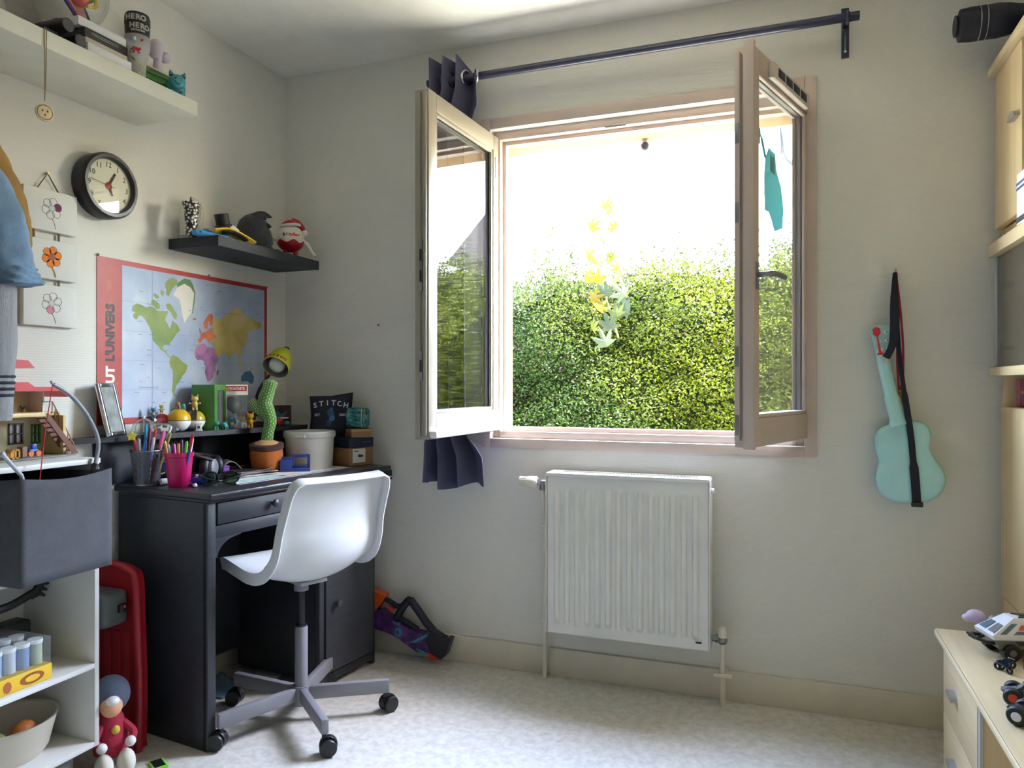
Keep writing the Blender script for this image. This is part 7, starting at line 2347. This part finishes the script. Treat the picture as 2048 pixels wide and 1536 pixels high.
# white and orange armoured car
t = thing('rover_toy', 'white grey and orange toy rover on the sideboard', 'toy vehicle', (2.636, -.512, ZT_), math.radians(196))
RW_, RG_, RO_ = M('rover_white', (226, 226, 230), .3), M('rover_grey', (112, 108, 104), .4), M('rover_orange', (206, 84, 50), .4)
RPN = M('rover_pane', (96, 112, 124), .1)
RDK = M('rover_dark_pane', (34, 38, 42), .15)
q_ = .86
def loft(a, b, mat, nm):
    """four sided shell between two rectangles (x0,x1,half width,z)"""
    f = lambda r: [(r[0] * q_, -r[2] * q_, r[3] * q_), (r[1] * q_, -r[2] * q_, r[3] * q_), (r[1] * q_, r[2] * q_, r[3] * q_), (r[0] * q_, r[2] * q_, r[3] * q_)]
    return MB().add(f(a) + f(b), [(0, 1, 5, 4), (1, 2, 6, 5), (2, 3, 7, 6), (3, 0, 4, 7), (3, 2, 1, 0), (4, 5, 6, 7)]).obj(nm, mat, t, smooth=False)
def panel(pts, mat, nm, th=.0012):
    P = [Vector(p) * q_ for p in pts]
    n = (P[1] - P[0]).cross(P[2] - P[0]).normalized() * th
    k = len(P)
    return MB().add([p - n for p in P] + [p + n for p in P], [tuple(range(k))[::-1], tuple(range(k, 2 * k))] + [(i, (i + 1) % k, k + (i + 1) % k, k + i) for i in range(k)]).obj(nm, mat, t, smooth=False)
loft((-.085, .07, .05, .032), (-.085, .084, .055, .058), RG_, 'lower_hull')
loft((-.085, .086, .05, .058), (-.085, .09, .05, .07), RW_, 'nose_band')
loft((-.085, .088, .049, .07), (-.085, .018, .026, .116), RW_, 'canopy')
for s_ in (-1, 1):
    panel([(.058, s_ * .0415, .0785), (.076, s_ * .0465, .0755), (.03, s_ * .0335, .1055), (.024, s_ * .031, .109)] if False else [(.05, s_ * .0475, .0745), (.068, s_ * .0475, .0745), (.028, s_ * .0335, .102), (.012, s_ * .0335, .102)], RPN, 'side_pane')
    panel([(-.08, s_ * .0475, .0745), (.03, s_ * .0475, .0745), (.018, s_ * .0435, .0825), (-.08, s_ * .0435, .0825)], RG_, 'side_panel')
    panel([(-.08, s_ * .042, .086), (.014, s_ * .042, .086), (.002, s_ * .0355, .099), (-.03, s_ * .0355, .099), (-.036, s_ * .039, .092), (-.08, s_ * .039, .092)], RO_, 'orange_panel')
    panel([(-.05, s_ * .0545, .046), (.02, s_ * .0545, .046), (.03, s_ * .0555, .056), (-.05, s_ * .0555, .056)], RDK, 'lower_window', .0016)
    panel([(.08, s_ * .04, .0755), (.08, s_ * .006, .0755), (.05, s_ * .006, .0955), (.05, s_ * .03, .0955)], RPN if s_ < 0 else RG_, 'windscreen', .0016)
    panel([(-.075, s_ * .004, .117), (-.01, s_ * .004, .117), (.002, s_ * .02, .117), (-.075, s_ * .022, .117)], RDK, 'roof_window', .0014)
    for x in (-.05, .04):
        w = MB().cyl((x * q_, s_ * .038 * q_, .0245 * q_), (x * q_, s_ * .062 * q_, .0245 * q_), .0245 * q_, n=24).obj('wheel', BLACK, t)
        MB().cyl((x * q_, s_ * .055 * q_, .0245 * q_), (x * q_, s_ * .0635 * q_, .0245 * q_), .01 * q_, n=16).obj('hub', RG_, w)
MB().tube([(.06, -.03, .038), (.088, -.034, .042), (.1, 0, .043), (.088, .034, .042), (.06, .03, .038)], .0045, 8).obj('bumper_frame', BLACK, t)
MB().tube([(.09, .03, .042), (.112, .034, .052), (.122, .012, .058), (.1, .006, .046)], .0035, 8).obj('bumper_claw', BLACK, t)
MB().tube([(.07, -.01, .044), (.092, -.012, .036), (.098, -.028, .04)], .0035, 8).obj('bumper_claw', BLACK, t)
# small dark motorbike toys
def mini_bike(label, x, y, ro):
    o = thing('mini_bike', label, 'toy bike', (x, y, ZT_), ro, 'dark toy bikes on the sideboard')
    DB = M('dark_blue_metal', (24, 32, 58), .25, .5)
    for q in (-.016, .016):
        MB().torus((q, 0, .0085), .0065, .003, 'Y', 16, 8).obj('wheel', M('dark_tyre', (20, 22, 30), .5), o)
    MB().tube([(-.02, 0, .012), (-.006, 0, .02), (.01, 0, .02), (.018, 0, .013)], [.004, .007, .006, .003], 8).obj('fairing', DB, o)
    MB().box((-.012, 0, .018), (.014, .006, .005), bev=.001).obj('seat', BLACK, o)
    MB().tube([(.012, -.009, .024), (.01, 0, .025), (.012, .009, .024)], .0016, 6).obj('handlebar', STEEL, o)
mini_bike('dark blue toy bike lying nearest the rover on the sideboard', 2.592, -.63, .6)
mini_bike('dark blue toy bike beside another in front of the rover', 2.578, -.652, 2.2)
mini_bike('dark blue toy bike cut by the right picture edge', 2.638, -.61, 1.1)
# buggy
def buggy(nm, label, x, y, ro, s, body, hub):
    o = thing(nm, label, 'toy vehicle', (x, y, ZT_), ro)
    TY = M('tyre_black', (26, 26, 28), .55)
    for fx, fy in ((-.036, -.026), (-.036, .026), (.036, -.026), (.036, .026)):
        w = MB().lathe([(.008 * s, -.009 * s), (.017 * s, -.009 * s), (.0195 * s, -.006 * s), (.0195 * s, .006 * s), (.017 * s, .009 * s), (.008 * s, .009 * s)], 26, T(fx * s, fy * s, .0195 * s) @ RX(PI / 2)).obj('tyre', TY, o)
        MB().lathe([(.0095 * s, -.0098 * s), (.0095 * s, .0098 * s)], 16, T(fx * s, fy * s, .0195 * s) @ RX(PI / 2)).obj('hub', hub, w)
    MB(axes((0, .012 * s, 0), (1, 0, 0), (0, 0, 1))).prism([(-.05 * s, .018 * s), (.052 * s, .018 * s), (.06 * s, .026 * s), (.03 * s, .034 * s), (.012 * s, .048 * s), (-.02 * s, .05 * s), (-.05 * s, .036 * s)], .024 * s).obj('body', body, o, angle=.4)
    MB().bb((.02 * s, -.016 * s, .016 * s), (.05 * s, .016 * s, .03 * s), bev=.003 * s).obj('grille', STEEL, o)
    for fx in (-.036, .036):
        MB().cyl((fx * s, -.024 * s, .0195 * s), (fx * s, .024 * s, .0195 * s), .003 * s, n=8).obj('axle', M('axle_red', (150, 40, 26), .4), o)
    MB().tube([(-.02 * s, -.012 * s, .046 * s), (-.012 * s, -.012 * s, .06 * s), (.01 * s, -.012 * s, .056 * s), (.02 * s, -.012 * s, .036 * s)], .002 * s, 6).obj('roll_bar', BLACK, o)
    MB().tube([(-.02 * s, .012 * s, .046 * s), (-.012 * s, .012 * s, .06 * s), (.01 * s, .012 * s, .056 * s), (.02 * s, .012 * s, .036 * s)], .002 * s, 6).obj('roll_bar', BLACK, o)
    return o
buggy('toy_buggy', 'black toy hot rod with big tyres at the right edge of the sideboard', 2.572, -.965, math.radians(150), 1.0, M('hot_rod_black', (30, 30, 34), .25), CHROME)
buggy('toy_racer', 'silver and black toy racer with red hubs behind the hot rod', 2.585, -.85, math.radians(165), .95, M('racer_silver', (160, 156, 164), .25, .6), M('hub_red', (206, 70, 40), .4))
